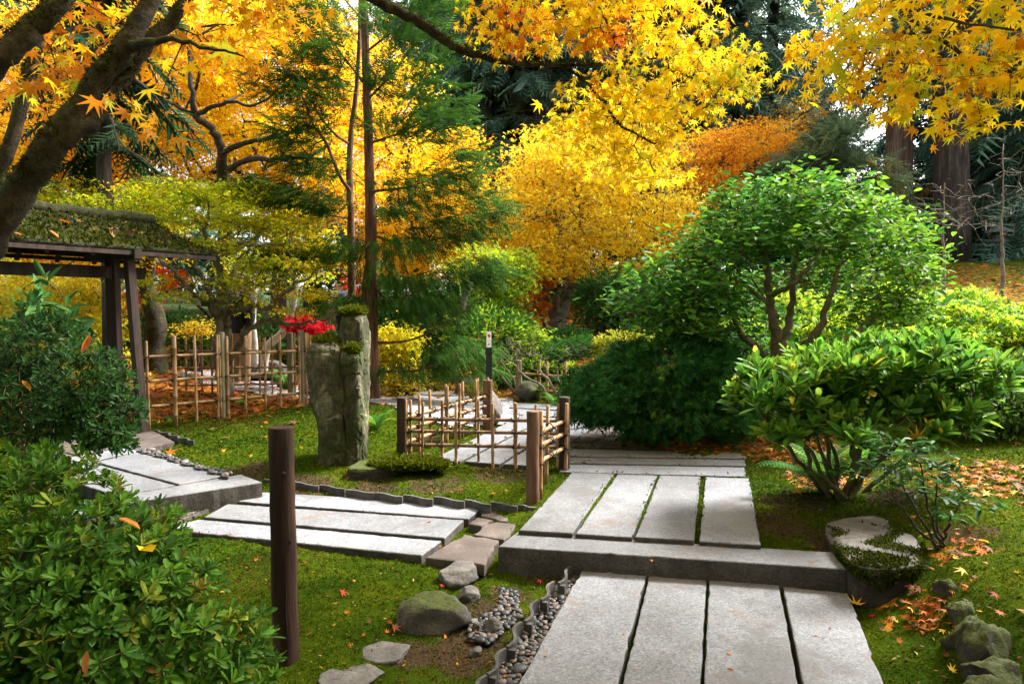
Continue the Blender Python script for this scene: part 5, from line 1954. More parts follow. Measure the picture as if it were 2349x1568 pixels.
def near_cols(P, C, rng):
    q = proj(P)
    x, y = q[:, 0], q[:, 1]
    r = rng.uniform(size=len(P))
    red = np.exp(-((x - 1180) / 60) ** 2 - ((y - 80) / 80) ** 2) * 0.75 + np.exp(-((x - 1420) / 45) ** 2 - ((y - 80) / 40) ** 2) * 0.85 + np.exp(-((x - 1350) / 60) ** 2 - ((y - 110) / 40) ** 2) * 0.3
    m = r < red
    C[m] = np.array([0.68, 0.19, 0.012]) * rng.uniform(0.75, 1.1, (m.sum(), 1))
    gr = np.exp(-((x - 1700) / 110) ** 2 - ((y - 170) / 90) ** 2) * 0.5 + np.exp(-((x - 1440) / 60) ** 2 - ((y - 140) / 40) ** 2) * 0.5
    m = (r > 1 - gr)
    C[m] = np.array([0.48, 0.52, 0.03]) * rng.uniform(0.8, 1.1, (m.sum(), 1))
    m = (x < 330) & (r < 0.6)
    C[m] = np.array([0.60, 0.22, 0.015]) * rng.uniform(0.7, 1.1, (m.sum(), 1))
    m = (x >= 330) & (x < 800) & (r < 0.65)
    C[m] = np.array([0.68, 0.31, 0.012]) * rng.uniform(0.7, 1.1, (m.sum(), 1))
    m = (x < 330) & (r > 0.85)
    C[m] = np.array([0.42, 0.44, 0.03]) * rng.uniform(0.8, 1.1, (m.sum(), 1))
    return np.clip(C, 0, 0.9)


for tp, per, size, rc, ns in ((tips[left], 4, 0.068, 0.10, 110), (tips[~left & ~high], 5, 0.050, 0.095, 190)):
    P, D, N, S, cl = shoots(tp, per, rc, 0.45, size, rng, 'flat', None, 1.0, 0.6)
    S *= rng.uniform(0.6, 1.15, len(S))
    C = near_cols(P, pal(YEL, len(P), rng, None, 0.6, cl), rng)
    foliage(t, T_STAR7, P, D, N, S, C, 'leaf_maple', ns, 'crown', 'leaf', 'maple_leaf')

# --- the maple on the right whose twigs hang into the picture
b1 = np.array([4.9, 4.2, gz1(4.9, 4.2)])
limbs = [[(b1[0], b1[1], b1[2] - 0.15, 0.17), (4.85, 4.2, 1.4, 0.13), (4.6, 4.25, 2.6, 0.11), (4.1, 4.3, 3.6, 0.08), (3.3, 4.3, 4.2, 0.05)] + L((2180, -140, 4.3, 0.034), (2040, -60, 4.25, 0.026)),
         L((2040, -60, 4.25, 0.024), (2062, 15, 4.2, 0.017), (2125, 65, 4.1, 0.014), (2190, 115, 4.0, 0.011), (2245, 175, 3.95, 0.007), (2275, 260, 3.9, 0.004)),
         L((2180, -140, 4.3, 0.02), (2060, -20, 4.3, 0.010), (2030, 40, 4.3, 0.007), (1990, 110, 4.3, 0.005), (1950, 180, 4.3, 0.003)),
         L((2062, 15, 4.2, 0.012), (2200, 50, 3.8, 0.008), (2330, 70, 3.6, 0.005)),
         [(4.6, 4.25, 2.6, 0.07), (4.1, 3.9, 3.1, 0.045)] + L((2500, 60, 3.6, 0.02), (2400, 140, 3.7, 0.01), (2330, 190, 3.7, 0.006))]
rng = np.random.RandomState(102)
t = thing('maple_tree', 'yellow maple whose leafy twigs hang in at the upper right corner', 'tree', b1)
sk = Skel(rng)
for i, l in enumerate(limbs):
    sk.limb(l, 0.004, 5)
E = [ell(1900, 60, 4.3, 90, 70, 0.35, 21), ell(1990, 100, 4.2, 110, 80, 0.4, 33), ell(2110, 80, 4.1, 120, 90, 0.4, 38), ell(2230, 90, 4.0, 110, 90, 0.4, 33), ell(2310, 60, 3.8, 70, 70, 0.3, 16), ell(1910, 150, 4.3, 80, 50, 0.3, 16), ell(1990, 200, 4.3, 100, 40, 0.3, 18),
     ell(2130, 190, 4.0, 110, 60, 0.35, 26), ell(2250, 190, 3.9, 100, 55, 0.3, 21), ell(2200, 270, 3.9, 70, 50, 0.25, 16), ell(2310, 195, 3.7, 60, 45, 0.25, 8), ell(2165, 310, 3.9, 22, 14, 0.12, 2), ell(2080, 225, 4.1, 70, 30, 0.25, 9),
     ell(1990, 10, 4.2, 150, 40, 0.4, 24), ell(2250, -60, 4.0, 200, 60, 0.6, 24)]
E2 = [(np.array([4.7, 4.4, 4.7]), np.array([1.3, 1.3, 0.6]), 70), (np.array([5.4, 3.0, 4.5]), np.array([1.5, 1.4, 0.6]), 70), (np.array([4.2, 5.6, 5.3]), np.array([1.2, 1.0, 0.4]), 50), (np.array([3.6, 2.6, 4.8]), np.array([1.2, 1.3, 0.5]), 50)]      # its own unseen crown, added to keep the sun off the lower slabs
A = np.vstack([sample_ells(E, rng, 0.2), sample_ells(E2, rng, 0.2)])
sk.skip = 12
sk.grow(A, seg=0.16, wig=0.10, arch=0.05)
sk.radii(0.0020, 0.45, 0.02)
sk.mesh(t, 'bark_dark', (10, 4), 0.04)
tips = np.array(sk.pos)[sk.tips]
q = proj(tips)
high = (q[:, 1] < -140) | (q[:, 0] > 2480)
P, D, N, S, cl = shoots(tips[high], 42, 0.34, 0.45, 0.095, rng, 'flat', None, 0.6, 0.4)
foliage(t, T_STAR3, P, D, N, S, pal(YEL, len(P), rng, None, 0.6, cl), 'leaf_maple', 0, 'crown')
tips = tips[~high]
P, D, N, S, cl = shoots(tips, 4, 0.10, 0.5, 0.066, rng, 'flat', None, 1.0, 0.6)
S *= rng.uniform(0.6, 1.15, len(S))
C = pal(YEL + [((0.45, 0.50, 0.03), 2.0), ((0.62, 0.26, 0.012), 1.2)], len(P), rng, None, 0.5, cl)
foliage(t, T_STAR7, P, D, N, S, C, 'leaf_maple', 300, 'crown', 'leaf', 'maple_leaf')

# --- the slender twin-trunk conifer by the standing stone
cb = on(857, 916)
Yc = cb[1]
Y2 = Yc + 0.45
limbs = [[(cb[0], cb[1], cb[2] - 0.15, 0.125), (cb[0], cb[1], cb[2] + 0.12, 0.10)] + L((853, 700, Yc, 0.088), (850, 500, Yc, 0.08), (845, 300, Yc, 0.068), (838, 120, Yc, 0.058), (834, -80, Yc, 0.048), (832, -400, Yc, 0.03), (832, -800, Yc, 0.012)),
         L((838, 930, Yc - 0.02, 0.07), (838, 700, Yc + 0.02, 0.06), (843, 610, Yc + 0.03, 0.05)),
         L((812, 915, Y2, 0.075), (808, 760, Y2, 0.068), (806, 560, Y2, 0.058), (802, 400, Y2, 0.05), (806, 300, Y2, 0.042), (818, 200, Y2, 0.034), (826, 40, Y2, 0.028), (828, -200, Y2, 0.012)),
         L((804, 440, Y2, 0.03), (775, 395, Yc, 0.026), (750, 330, Yc - 0.1, 0.022), (716, 282, Yc - 0.2, 0.018), (690, 215, Yc - 0.2, 0.012), (640, 190, Yc - 0.2, 0.006)),
         L((802, 330, Y2, 0.022), (760, 300, Yc, 0.018), (720, 240, Yc, 0.013), (695, 150, Yc, 0.008), (690, 90, Yc, 0.004)),
         L((862, 786, Yc, 0.022), (930, 782, Yc - 0.3, 0.016), (1000, 755, Yc - 0.5, 0.011), (1075, 700, Yc - 0.6, 0.005)),
         L((862, 852, Yc, 0.02), (960, 848, Yc - 0.3, 0.014), (1060, 815, Yc - 0.6, 0.006)),
         L((858, 662, Yc, 0.024), (900, 690, Yc - 0.2, 0.018), (960, 668, Yc - 0.4, 0.013), (1060, 612, Yc - 0.5, 0.005)),
         L((855, 540, Yc, 0.022), (940, 560, Yc - 0.2, 0.014), (1060, 530, Yc - 0.4, 0.006), (1130, 490, Yc - 0.4, 0.003)),
         L((848, 440, Yc, 0.022), (950, 425, Yc - 0.2, 0.013), (1060, 380, Yc - 0.4, 0.005)),
         L((846, 330, Yc, 0.02), (930, 300, Yc - 0.2, 0.013), (1020, 250, Yc - 0.3, 0.005)),
         L((842, 230, Yc, 0.02), (900, 170, Yc - 0.1, 0.013), (960, 90, Yc - 0.2, 0.006)),
         L((840, 120, Yc, 0.018), (920, 60, Yc, 0.01), (1000, 20, Yc, 0.005)),
         L((806, 640, Y2, 0.018), (740, 600, Yc, 0.012), (650, 590, Yc - 0.3, 0.005)),
         L((803, 500, Y2, 0.02), (740, 490, Yc, 0.013), (640, 450, Yc - 0.3, 0.005)),
         L((842, 200, Yc, 0.02), (780, 120, Yc, 0.013), (720, 40, Yc, 0.006)), L((838, 60, Yc, 0.016), (780, -10, Yc, 0.01), (700, -50, Yc, 0.005))]
pads = [(1010, 640, 120, 26, 34), (1090, 610, 70, 30, 22), (960, 690, 90, 26, 22), (1050, 800, 90, 36, 34), (960, 840, 80, 26, 20), (1100, 850, 40, 18, 8), (1010, 720, 80, 26, 16), (1040, 520, 110, 40, 40), (1110, 470, 60, 40, 22), (940, 560, 80, 30, 22), (1000, 420, 110, 36, 36), (1060, 370, 60, 36, 18),
        (940, 470, 80, 30, 20), (960, 300, 110, 40, 36), (1010, 240, 70, 40, 22), (930, 200, 80, 50, 28), (960, 100, 70, 60, 26), (1000, 30, 70, 40, 18), (900, 50, 60, 50, 16), (720, 580, 80, 24, 24), (650, 600, 60, 22, 14), (700, 460, 90, 36, 30), (630, 430, 60, 34, 18), (720, 380, 70, 36, 20), (690, 310, 70, 40, 22),
        (740, 250, 60, 50, 20), (700, 150, 70, 50, 24), (640, 200, 60, 36, 14), (740, 60, 70, 50, 22), (780, 160, 40, 50, 12), (690, -10, 80, 40, 16), (800, 560, 60, 40, 12), (880, 620, 50, 40, 12), (780, 690, 60, 20, 12)]
E = [ell(a, b, Yc - 0.15, c * 1.05, d * 0.8, 0.55, int(n * (2.1 if a < 830 else 1.6))) for a, b, c, d, n in pads]
cyp_leaf = dict(T=T_FROND_FINE, per=7, rc=0.2, flat=0.16, size=0.19, pal=CYP, mode='out', coff=(0, 0, 0), spread=0.25, droop=0.06, mat='leaf_needle', keep=0.8)
t, sk = tree('slender_conifer', 'slender twin-trunked conifer with drooping green sprays behind the standing stone', 'tree', cb, limbs, E, cyp_leaf, 'bark_red', 103, grow=dict(seg=0.2, wig=0.14, arch=-0.03), rmin=0.0055, power=0.42, sides=(12, 4), jit=0.003, foliage_name='sprays', bark2='bark_mossy')

# --- dome-shaped maple above the trellis fence
mb_ = F(516, 930, 9.75)
mb_[2] = gz1(mb_[0], mb_[1])
Ym = 9.75
limbs = [[(mb_[0], mb_[1], mb_[2] - 0.1, 0.12), (mb_[0], mb_[1], mb_[2] + 0.3, 0.10)] + L((515, 760, Ym, 0.085), (516, 730, Ym, 0.08), (512, 690, Ym, 0.07), (510, 640, Ym, 0.058), (490, 580, Ym, 0.045), (470, 530, Ym, 0.03), (480, 480, Ym, 0.018)),
         L((514, 730, Ym, 0.06), (480, 700, Ym - 0.2, 0.045), (440, 670, Ym - 0.4, 0.036), (400, 620, Ym - 0.5, 0.026), (350, 585, Ym - 0.6, 0.014)),
         L((516, 720, Ym, 0.05), (560, 705, Ym - 0.2, 0.04), (620, 700, Ym - 0.3, 0.034), (680, 650, Ym - 0.4, 0.022), (730, 620, Ym - 0.4, 0.012)),
         L((505, 850, Ym - 0.1, 0.06), (500, 760, Ym - 0.2, 0.055), (488, 700, Ym - 0.3, 0.04), (470, 640, Ym - 0.5, 0.03), (440, 590, Ym - 0.6, 0.018)),
         L((530, 830, Ym, 0.05), (560, 770, Ym - 0.1, 0.04), (600, 735, Ym, 0.034), (660, 745, Ym, 0.028), (720, 740, Ym - 0.1, 0.02), (770, 725, Ym, 0.01)),
         L((510, 690, Ym, 0.05), (530, 640, Ym + 0.4, 0.04), (560, 580, Ym + 0.7, 0.03), (600, 520, Ym + 0.8, 0.015)),
         L((490, 580, Ym, 0.035), (540, 560, Ym - 0.4, 0.024), (610, 560, Ym - 0.5, 0.014))]
E = [ell(300, 480, 9.85, 170, 22, 0.9, 90), ell(430, 445, 9.95, 150, 22, 1.0, 100), ell(560, 455, 10.05, 130, 24, 1.0, 100), ell(650, 520, 9.95, 110, 22, 0.9, 70), ell(470, 505, 9.75, 200, 16, 0.9, 70), ell(380, 545, 9.55, 130, 12, 0.7, 22), ell(560, 560, 9.65, 130, 14, 0.8, 30), ell(340, 640, 9.45, 90, 12, 0.6, 12), ell(660, 610, 9.65, 110, 16, 0.8, 34),
     ell(720, 675, 9.75, 60, 12, 0.6, 14), ell(220, 440, 10.15, 110, 20, 0.7, 40), ell(600, 665, 9.75, 80, 10, 0.6, 8), ell(150, 465, 10.15, 90, 22, 0.7, 30), ell(640, 715, 9.85, 90, 10, 0.5, 8), ell(700, 570, 9.95, 80, 20, 0.7, 40), ell(420, 680, 9.45, 80, 14, 0.5, 14), ell(555, 640, 9.5, 60, 22, 0.5, 20), ell(560, 690, 9.4, 50, 12, 0.4, 8)]


def dome_cols(P, C, rng):
    q = proj(P)
    w = np.clip((q[:, 0] - 540) / 260, 0, 1)
    m = rng.uniform(size=len(P)) < w * 0.85
    C[m] = np.array([0.84, 0.62, 0.02]) * rng.uniform(0.75, 1.1, (m.sum(), 1))
    return C


tree('dome_maple', 'spreading yellow-green maple with contorted branches above the trellis fence', 'tree', mb_, limbs, E, dict(T=T_STAR3, per=26, rc=0.22, flat=0.28, size=0.055, pal=YGR, mode='flat', spread=0.35, droop=0.45, cfun=dome_cols), 'bark_maple', 104,
     grow=dict(seg=0.14, wig=0.22, arch=0.03), rmin=0.0055, power=0.42, sides=(10, 5), jit=0.02)

# --- tall orange and golden maples filling the left background
ob = F(520, 860, 14.0)
ob[2] = gz1(ob[0], ob[1])
limbs = [[(ob[0], ob[1], ob[2] - 0.2, 0.26), (ob[0], ob[1], 1.5, 0.2)] + L((512, 500, 13.4, 0.1054), (510, 400, 12.9, 0.0992), (508, 340, 12.6, 0.0806), (490, 300, 12.4, 0.0682), (450, 265, 12.2, 0.0589), (440, 200, 12.0, 0.0434), (430, 100, 12.2, 0.0310)),
         L((510, 395, 12.9, 0.0620), (560, 370, 12.5, 0.0527), (620, 365, 12.2, 0.0434), (700, 360, 12.0, 0.0310), (760, 330, 12.0, 0.0155)),
         L((510, 350, 12.6, 0.0558), (570, 325, 12.3, 0.0434), (640, 315, 12.1, 0.0310), (720, 280, 12.0, 0.0155)),
         L((450, 262, 12.2, 0.0434), (520, 235, 12.0, 0.0310), (585, 240, 12.0, 0.0217), (650, 200, 12.0, 0.0112)), L((452, 265, 12.2, 0.0372), (400, 240, 12.0, 0.0248), (350, 220, 12.0, 0.0136))]
E = [ell(300, 330, 14.4, 150, 70, 1.8, 90), ell(450, 300, 14.7, 160, 90, 2.0, 130), ell(600, 260, 14.4, 150, 90, 2.0, 130), ell(700, 360, 14.4, 130, 80, 1.8, 110), ell(560, 420, 14.6, 150, 50, 1.6, 80), ell(420, 150, 14.4, 170, 100, 2.0, 130), ell(600, 110, 14.4, 160, 100, 2.0, 130), ell(270, 210, 14.4, 120, 90, 1.8, 80),
     ell(760, 220, 14.6, 110, 90, 1.6, 80), ell(300, 60, 14.4, 140, 80, 1.8, 80), ell(520, 20, 14.4, 200, 60, 2.0, 90), ell(730, 60, 14.4, 110, 80, 1.6, 70), ell(150, 400, 14.4, 130, 50, 1.5, 60), ell(800, 440, 14.6, 110, 60, 1.5, 70), ell(650, 470, 14.4, 120, 40, 1.4, 50)]


def gold_cols(P, C, rng):
    q = proj(P)
    w = np.exp(-((q[:, 0] - 570) / 170) ** 2 - ((q[:, 1] - 300) / 90) ** 2)
    m = rng.uniform(size=len(P)) < w
    C[m] = np.array([0.88, 0.64, 0.015]) * rng.uniform(0.8, 1.1, (m.sum(), 1))
    return C


MLEAF = dict(T=T_STAR3, per=34, rc=0.42, flat=0.35, size=0.085, mode='flat', spread=0.6, droop=0.3)
tree('golden_maple', 'large golden-orange maple with dark branches behind the domed maple', 'tree', ob, limbs, E, dict(MLEAF, pal=ORA + YEL[:2], cfun=gold_cols), 'bark_dark', 105, grow=dict(seg=0.5, wig=0.12, arch=0.08), rmin=0.008, power=0.45, jit=0.012)
ob2 = F(140, 850, 15.5)
ob2[2] = gz1(ob2[0], ob2[1])
E = [ell(60, 420, 15.5, 130, 60, 2, 90), ell(160, 330, 15.5, 140, 80, 2, 110), ell(60, 250, 15.5, 130, 90, 2, 90), ell(170, 170, 15.8, 130, 90, 2, 90), ell(-80, 350, 15.5, 120, 100, 2, 50), ell(60, 100, 15.5, 140, 90, 2, 70), ell(90, 640, 14.5, 120, 60, 1.2, 70), ell(180, 590, 14.8, 130, 50, 1.2, 50), ell(40, 560, 15, 100, 50, 1.2, 30)]
tree('orange_maple', 'orange maple at the far left behind the gate roof', 'tree', ob2, [[(ob2[0], ob2[1], ob2[2] - 0.2, 0.22)] + L((140, 600, 15.5, 0.17), (130, 450, 15.5, 0.13), (120, 300, 15.5, 0.09), (110, 180, 15.5, 0.05)), L((135, 480, 15.5, 0.09), (60, 400, 15.3, 0.05), (0, 360, 15.2, 0.03))], E,
     dict(MLEAF, pal=ORA + YEL[:2]), 'bark_dark', 106, grow=dict(seg=0.5, wig=0.12, arch=0.08), rmin=0.008, power=0.45, jit=0.012)
# yellow-green maple seen under the gate roof
yb = F(150, 860, 10.2)
yb[2] = gz1(yb[0], yb[1])
E = [ell(90, 700, 10.2, 100, 50, 0.7, 60), ell(200, 730, 10.2, 70, 70, 0.7, 70), ell(150, 800, 10.1, 90, 40, 0.6, 40), ell(230, 830, 10.0, 40, 50, 0.5, 24), ell(60, 640, 10.4, 80, 40, 0.7, 36), ell(215, 660, 10.4, 60, 30, 0.6, 24)]
tree('weeping_maple', 'low yellow-green weeping maple under the gate roof', 'tree', yb, [[(yb[0], yb[1], yb[2] - 0.1, 0.08)] + L((150, 760, 10.2, 0.06), (140, 690, 10.2, 0.045), (110, 650, 10.2, 0.025)), L((148, 740, 10.2, 0.04), (190, 690, 10.2, 0.025), (220, 670, 10.2, 0.015))], E,
     dict(T=T_STAR3, per=26, rc=0.2, flat=0.5, size=0.06, pal=[((0.55, 0.45, 0.02), 3), ((0.40, 0.40, 0.02), 3), ((0.62, 0.40, 0.02), 2)], mode='hang', droop=0.6), 'bark_dark', 107, grow=dict(seg=0.2, wig=0.15, arch=0.1), rmin=0.004)
# golden strip of maples right of the slender conifer
ob3 = F(960, 800, 16.5)
ob3[2] = gz1(ob3[0], ob3[1])
E = [ell(930, 380, 16.5, 120, 60, 1.6, 90), ell(1030, 440, 16.5, 110, 60, 1.6, 90), ell(950, 520, 16.5, 130, 60, 1.6, 90), ell(1060, 560, 16.3, 100, 50, 1.5, 70), ell(860, 300, 16.8, 120, 70, 1.6, 70), ell(1000, 620, 16.3, 120, 40, 1.4, 60), ell(880, 600, 16.6, 100, 50, 1.4, 60), ell(1060, 340, 16.6, 50, 30, 1.2, 30), ell(900, 200, 17, 100, 50, 1.4, 40)]
tree('golden_maple', 'golden maple seen through the sprays of the slender conifer', 'tree', ob3, [[(ob3[0], ob3[1], ob3[2] - 0.2, 0.2)] + L((960, 650, 16.5, 0.15), (950, 500, 16.5, 0.1), (930, 380, 16.5, 0.06)), L((958, 600, 16.5, 0.09), (1020, 520, 16.4, 0.05), (1060, 440, 16.4, 0.03))], E,
     dict(MLEAF, pal=YEL + ORA[:2]), 'bark_dark', 108, grow=dict(seg=0.5, wig=0.12, arch=0.08), rmin=0.008, power=0.45, jit=0.012)

# --- the yellow maple in the middle
yc = on(1278, 768, 0.8)
Yy = 17.0
yc = F(1278, 768, Yy)
yc[2] = gz1(yc[0], yc[1])
k0 = yc[2]
limbs = [[(yc[0], yc[1], k0 - 0.3, 0.30)] + L((1280, 745, Yy, 0.22), (1278, 730, Yy, 0.19), (1262, 700, Yy, 0.11), (1238, 660, Yy, 0.085), (1225, 620, Yy, 0.065), (1190, 560, Yy, 0.04)),
         L((1282, 735, Yy, 0.17), (1300, 690, Yy, 0.14), (1318, 650, Yy, 0.10), (1325, 600, Yy, 0.08), (1330, 500, Yy, 0.05), (1320, 420, Yy, 0.03)),
         L((1275, 725, Yy, 0.11), (1278, 680, Yy - 0.3, 0.085), (1300, 640, Yy - 0.4, 0.07), (1290, 580, Yy - 0.4, 0.05), (1270, 480, Yy - 0.4, 0.03)),
         L((1308, 670, Yy, 0.09), (1370, 640, Yy - 0.2, 0.055), (1430, 610, Yy - 0.3, 0.035), (1490, 560, Yy - 0.3, 0.02)), L((1262, 705, Yy, 0.07), (1250, 660, Yy - 0.5, 0.05), (1260, 600, Yy - 0.6, 0.035))]
E = [ell(1190, 470, 16.8, 90, 80, 1.6, 85), ell(1290, 400, 17, 120, 80, 1.8, 127), ell(1400, 380, 17, 120, 80, 1.8, 127), ell(1480, 460, 17, 110, 80, 1.7, 102), ell(1350, 480, 16.6, 140, 90, 1.6, 144), ell(1230, 570, 16.6, 100, 60, 1.4, 85), ell(1450, 560, 16.8, 110, 50, 1.4, 68), ell(1340, 320, 17.2, 110, 50, 1.5, 76),
     ell(1180, 610, 16.6, 60, 40, 1.0, 34), ell(1300, 610, 16.4, 90, 35, 1.0, 51), ell(1550, 500, 17, 60, 50, 1.2, 34), ell(1440, 620, 16.8, 60, 25, 0.9, 21), ell(1240, 360, 17, 70, 50, 1.3, 42), ell(1500, 340, 17.4, 70, 50, 1.2, 34)]
tree('yellow_maple', 'glowing yellow maple with forked trunk on the slope in the middle', 'tree', yc, limbs, E, dict(MLEAF, pal=[((0.90, 0.66, 0.03), 4), ((0.88, 0.58, 0.02), 3), ((0.84, 0.48, 0.015), 1.5), ((0.90, 0.72, 0.08), 2)], size=0.088, rc=0.5, per=26, flat=0.14), 'bark_maple', 109,
     grow=dict(seg=0.5, wig=0.1, arch=0.06), rmin=0.007, power=0.45, jit=0.03)
# orange maple to its right, further back
oc = F(1640, 640, 21.0)
oc[2] = gz1(oc[0], oc[1])
E = [ell(1620, 360, 21, 100, 50, 2, 110), ell(1700, 330, 21, 100, 40, 2, 100), ell(1640, 430, 20.6, 90, 40, 1.8, 80), ell(1780, 345, 21.5, 70, 30, 1.6, 50), ell(1590, 490, 20.6, 70, 40, 1.6, 50), ell(1560, 560, 20, 70, 40, 1.6, 40)]
tree('orange_maple', 'burnt-orange layered maple right of the yellow maple', 'tree', oc, [[(oc[0], oc[1], oc[2] - 0.2, 0.2)] + L((1640, 520, 21, 0.14), (1650, 430, 21, 0.09), (1660, 350, 21, 0.05)), L((1642, 480, 21, 0.08), (1720, 380, 21, 0.05), (1780, 350, 21.3, 0.03))], E,
     dict(MLEAF, pal=[((0.80, 0.34, 0.015), 4), ((0.84, 0.44, 0.02), 3), ((0.64, 0.22, 0.012), 2)], flat=0.18), 'bark_dark', 110, grow=dict(seg=0.6, wig=0.1, arch=0.06), rmin=0.008, power=0.45)
od = F(1850, 620, 24.0)
od[2] = gz1(od[0], od[1])
E = [ell(1830, 270, 24, 60, 40, 1.6, 50), ell(1880, 300, 24, 50, 25, 1.4, 34), ell(1790, 310, 24, 50, 25, 1.4, 30), ell(1930, 275, 24, 60, 12, 1.2, 16), ell(2000, 290, 24, 50, 10, 1.2, 10)]
tree('amber_maple', 'thin amber maple against the white sky', 'tree', od, [[(od[0], od[1], od[2] - 0.2, 0.14)] + L((1850, 450, 24, 0.09), (1845, 330, 24, 0.05), (1840, 260, 24, 0.03)), L((1848, 360, 24, 0.05), (1920, 290, 24, 0.02), (2010, 285, 24, 0.012))], E,
     dict(MLEAF, pal=[((0.74, 0.42, 0.02), 3), ((0.66, 0.30, 0.015), 2)], flat=0.2, per=26), 'bark_dark', 111, grow=dict(seg=0.6, wig=0.1, arch=0.03), rmin=0.008, power=0.42)
oe = F(2115, 640, 27.0)
oe[2] = gz1(oe[0], oe[1])
E = [ell(2115, 480, 27, 32, 40, 1.5, 50), ell(2130, 440, 27, 40, 25, 1.5, 24)]
tree('orange_maple', 'small orange maple between the two thick conifer trunks', 'tree', oe, [[(oe[0], oe[1], oe[2] - 0.2, 0.1)] + L((2115, 560, 27, 0.08), (2115, 470, 27, 0.04))], E, dict(MLEAF, pal=[((0.74, 0.33, 0.02), 3), ((0.66, 0.22, 0.015), 2)], per=26), 'bark_dark', 112, grow=dict(seg=0.6, wig=0.1, arch=0.06), rmin=0.008)

for lb, px, Y, E, sd, C in (('tall golden maple whose crown fills the top behind the slender conifer', 640, 19.5, [ell(330, 120, 19, 170, 110, 2, 110), ell(520, 60, 19.5, 180, 100, 2, 120), ell(700, 120, 19.5, 160, 110, 2, 120), ell(820, 300, 19.5, 130, 90, 2, 80), ell(640, 260, 19.5, 170, 90, 2, 90), ell(860, 150, 20, 80, 60, 1.5, 24), ell(430, 260, 19.5, 170, 90, 2, 90)], 117, ORA + YEL[:1]),
                            ('orange maple behind the leaning near maple', 190, 18.0, [ell(100, 180, 18, 170, 120, 2, 110), ell(250, 320, 18, 150, 80, 2, 90), ell(60, 380, 18, 140, 80, 2, 80), ell(230, 90, 18, 150, 90, 2, 80)], 118, ORA)):
    p = F(px, 840, Y)
    p[2] = gz1(p[0], p[1])
    tree('orange_maple' if sd == 118 else 'golden_maple', lb, 'tree', p, [[(p[0], p[1], p[2] - 0.2, 0.26)] + L((px, 500, Y, 0.18), (px - 10, 330, Y, 0.12), (px - 20, 160, Y, 0.07)), L((px - 3, 450, Y, 0.1), (px - 120, 300, Y, 0.06), (px - 200, 200, Y, 0.04)), L((px - 3, 420, Y, 0.1), (px + 90, 300, Y, 0.06), (px + 130, 200, Y, 0.04))], E,
         dict(MLEAF, pal=C, size=0.11, rc=0.55), 'bark_dark', sd, grow=dict(seg=0.6, wig=0.12, arch=0.08), rmin=0.008, power=0.45, jit=0.012)

# --- red accents
for nm, lb, px, py, Y, E, C, sd in (('red_maple', 'small bright red maple behind the right end of the trellis fence', 690, 860, 11.0, [ell(706, 750, 10.8, 30, 12, 0.35, 34), ell(672, 752, 10.8, 16, 8, 0.3, 9), ell(690, 735, 10.9, 18, 8, 0.3, 10)], RED, 113),
                                    ('red_maple', 'orange-red maple glimpsed beside the gate post', 325, 860, 14.0, [ell(318, 690, 14, 28, 26, 0.7, 36), ell(330, 715, 13.8, 20, 10, 0.5, 12), ell(370, 640, 14, 60, 30, 0.8, 30)], ORED, 114),
                                    ('red_maple', 'crimson maple behind the far person in blue', 830, 800, 19.5, [ell(815, 655, 19.5, 40, 28, 1.0, 50), ell(870, 640, 19.5, 30, 24, 1.0, 30), ell(850, 690, 19.3, 40, 18, 0.8, 30)], RED + ORED, 115),
                                    ('red_maple', 'reddish laceleaf maple at the foot of the yellow maple', 1245, 780, 16.2, [ell(1222, 690, 16.2, 38, 30, 0.7, 50), ell(1250, 650, 16.4, 26, 20, 0.6, 24), ell(1215, 725, 16, 30, 15, 0.6, 20)], [((0.45, 0.08, 0.02), 3), ((0.62, 0.16, 0.02), 2), ((0.55, 0.30, 0.03), 2)], 116)):
    p = F(px, py, Y)
    p[2] = gz1(p[0], p[1])
    c0 = np.mean([e[0] for e in E], 0)
    tree(nm, lb, 'tree', p, [[(p[0], p[1], p[2] - 0.1, 0.06), (p[0] + 0.04, p[1], p[2] * 0.5 + c0[2] * 0.5 - 0.1, 0.045), (c0[0], c0[1], c0[2] - 0.1, 0.02)]], E, dict(T=T_STAR5, per=16, rc=0.13, flat=0.5, size=0.07, pal=C, mode='flat', spread=0.8, droop=0.4, keep=0.4), 'bark_dark', sd, grow=dict(seg=0.25, wig=0.12, arch=0.05), rmin=0.004)

# --- pale trunks behind the fence, mossy trunk by the gate
for nm, lb, pts, r0, bark, E, C in (('pale_tree', 'pale-barked tree leaning right behind the trellis fence', [(598, 905, 11.8), (612, 800, 11.8), (650, 760, 11.7), (672, 700, 11.6), (680, 640, 11.6)], 0.085, 'bark_pale', [ell(690, 600, 11.6, 60, 50, 0.8, 36)], YGR),
                                    ('pale_tree', 'pale-barked tree standing upright left of the leaning one', [(586, 905, 12.1), (585, 800, 12.1), (580, 740, 12.1), (585, 660, 12.1)], 0.075, 'bark_pale', [ell(560, 620, 12.1, 60, 50, 0.8, 36)], YGR),
                                    ('mossy_tree', 'stout mossy leaning trunk behind the trellis fence beside the gate', [(362, 870, 10.8), (352, 800, 10.8), (358, 740, 10.8), (345, 690, 10.8), (335, 640, 10.8), (350, 560, 10.8)], 0.19, 'bark_mossy', [ell(330, 560, 10.9, 110, 60, 1.0, 60)], YGR + ORA)):
    L_ = []
    for i, (a, b, Y) in enumerate(pts):
        L_.append((*F(a, b, Y), r0 * (1 - 0.55 * i / len(pts))))
    base = np.array(L_[0][:3])
    base[2] = gz1(base[0], base[1])
    L_[0] = (base[0], base[1], base[2] - 0.1, r0 * 1.15)
    tree(nm, lb, 'tree', base, [L_], E, dict(T=T_STAR3, per=20, rc=0.25, flat=0.3, size=0.055, pal=C, mode='flat', spread=0.5, droop=0.4), bark, 120 + len(lb), grow=dict(seg=0.25, wig=0.12, arch=0.05), rmin=0.005)

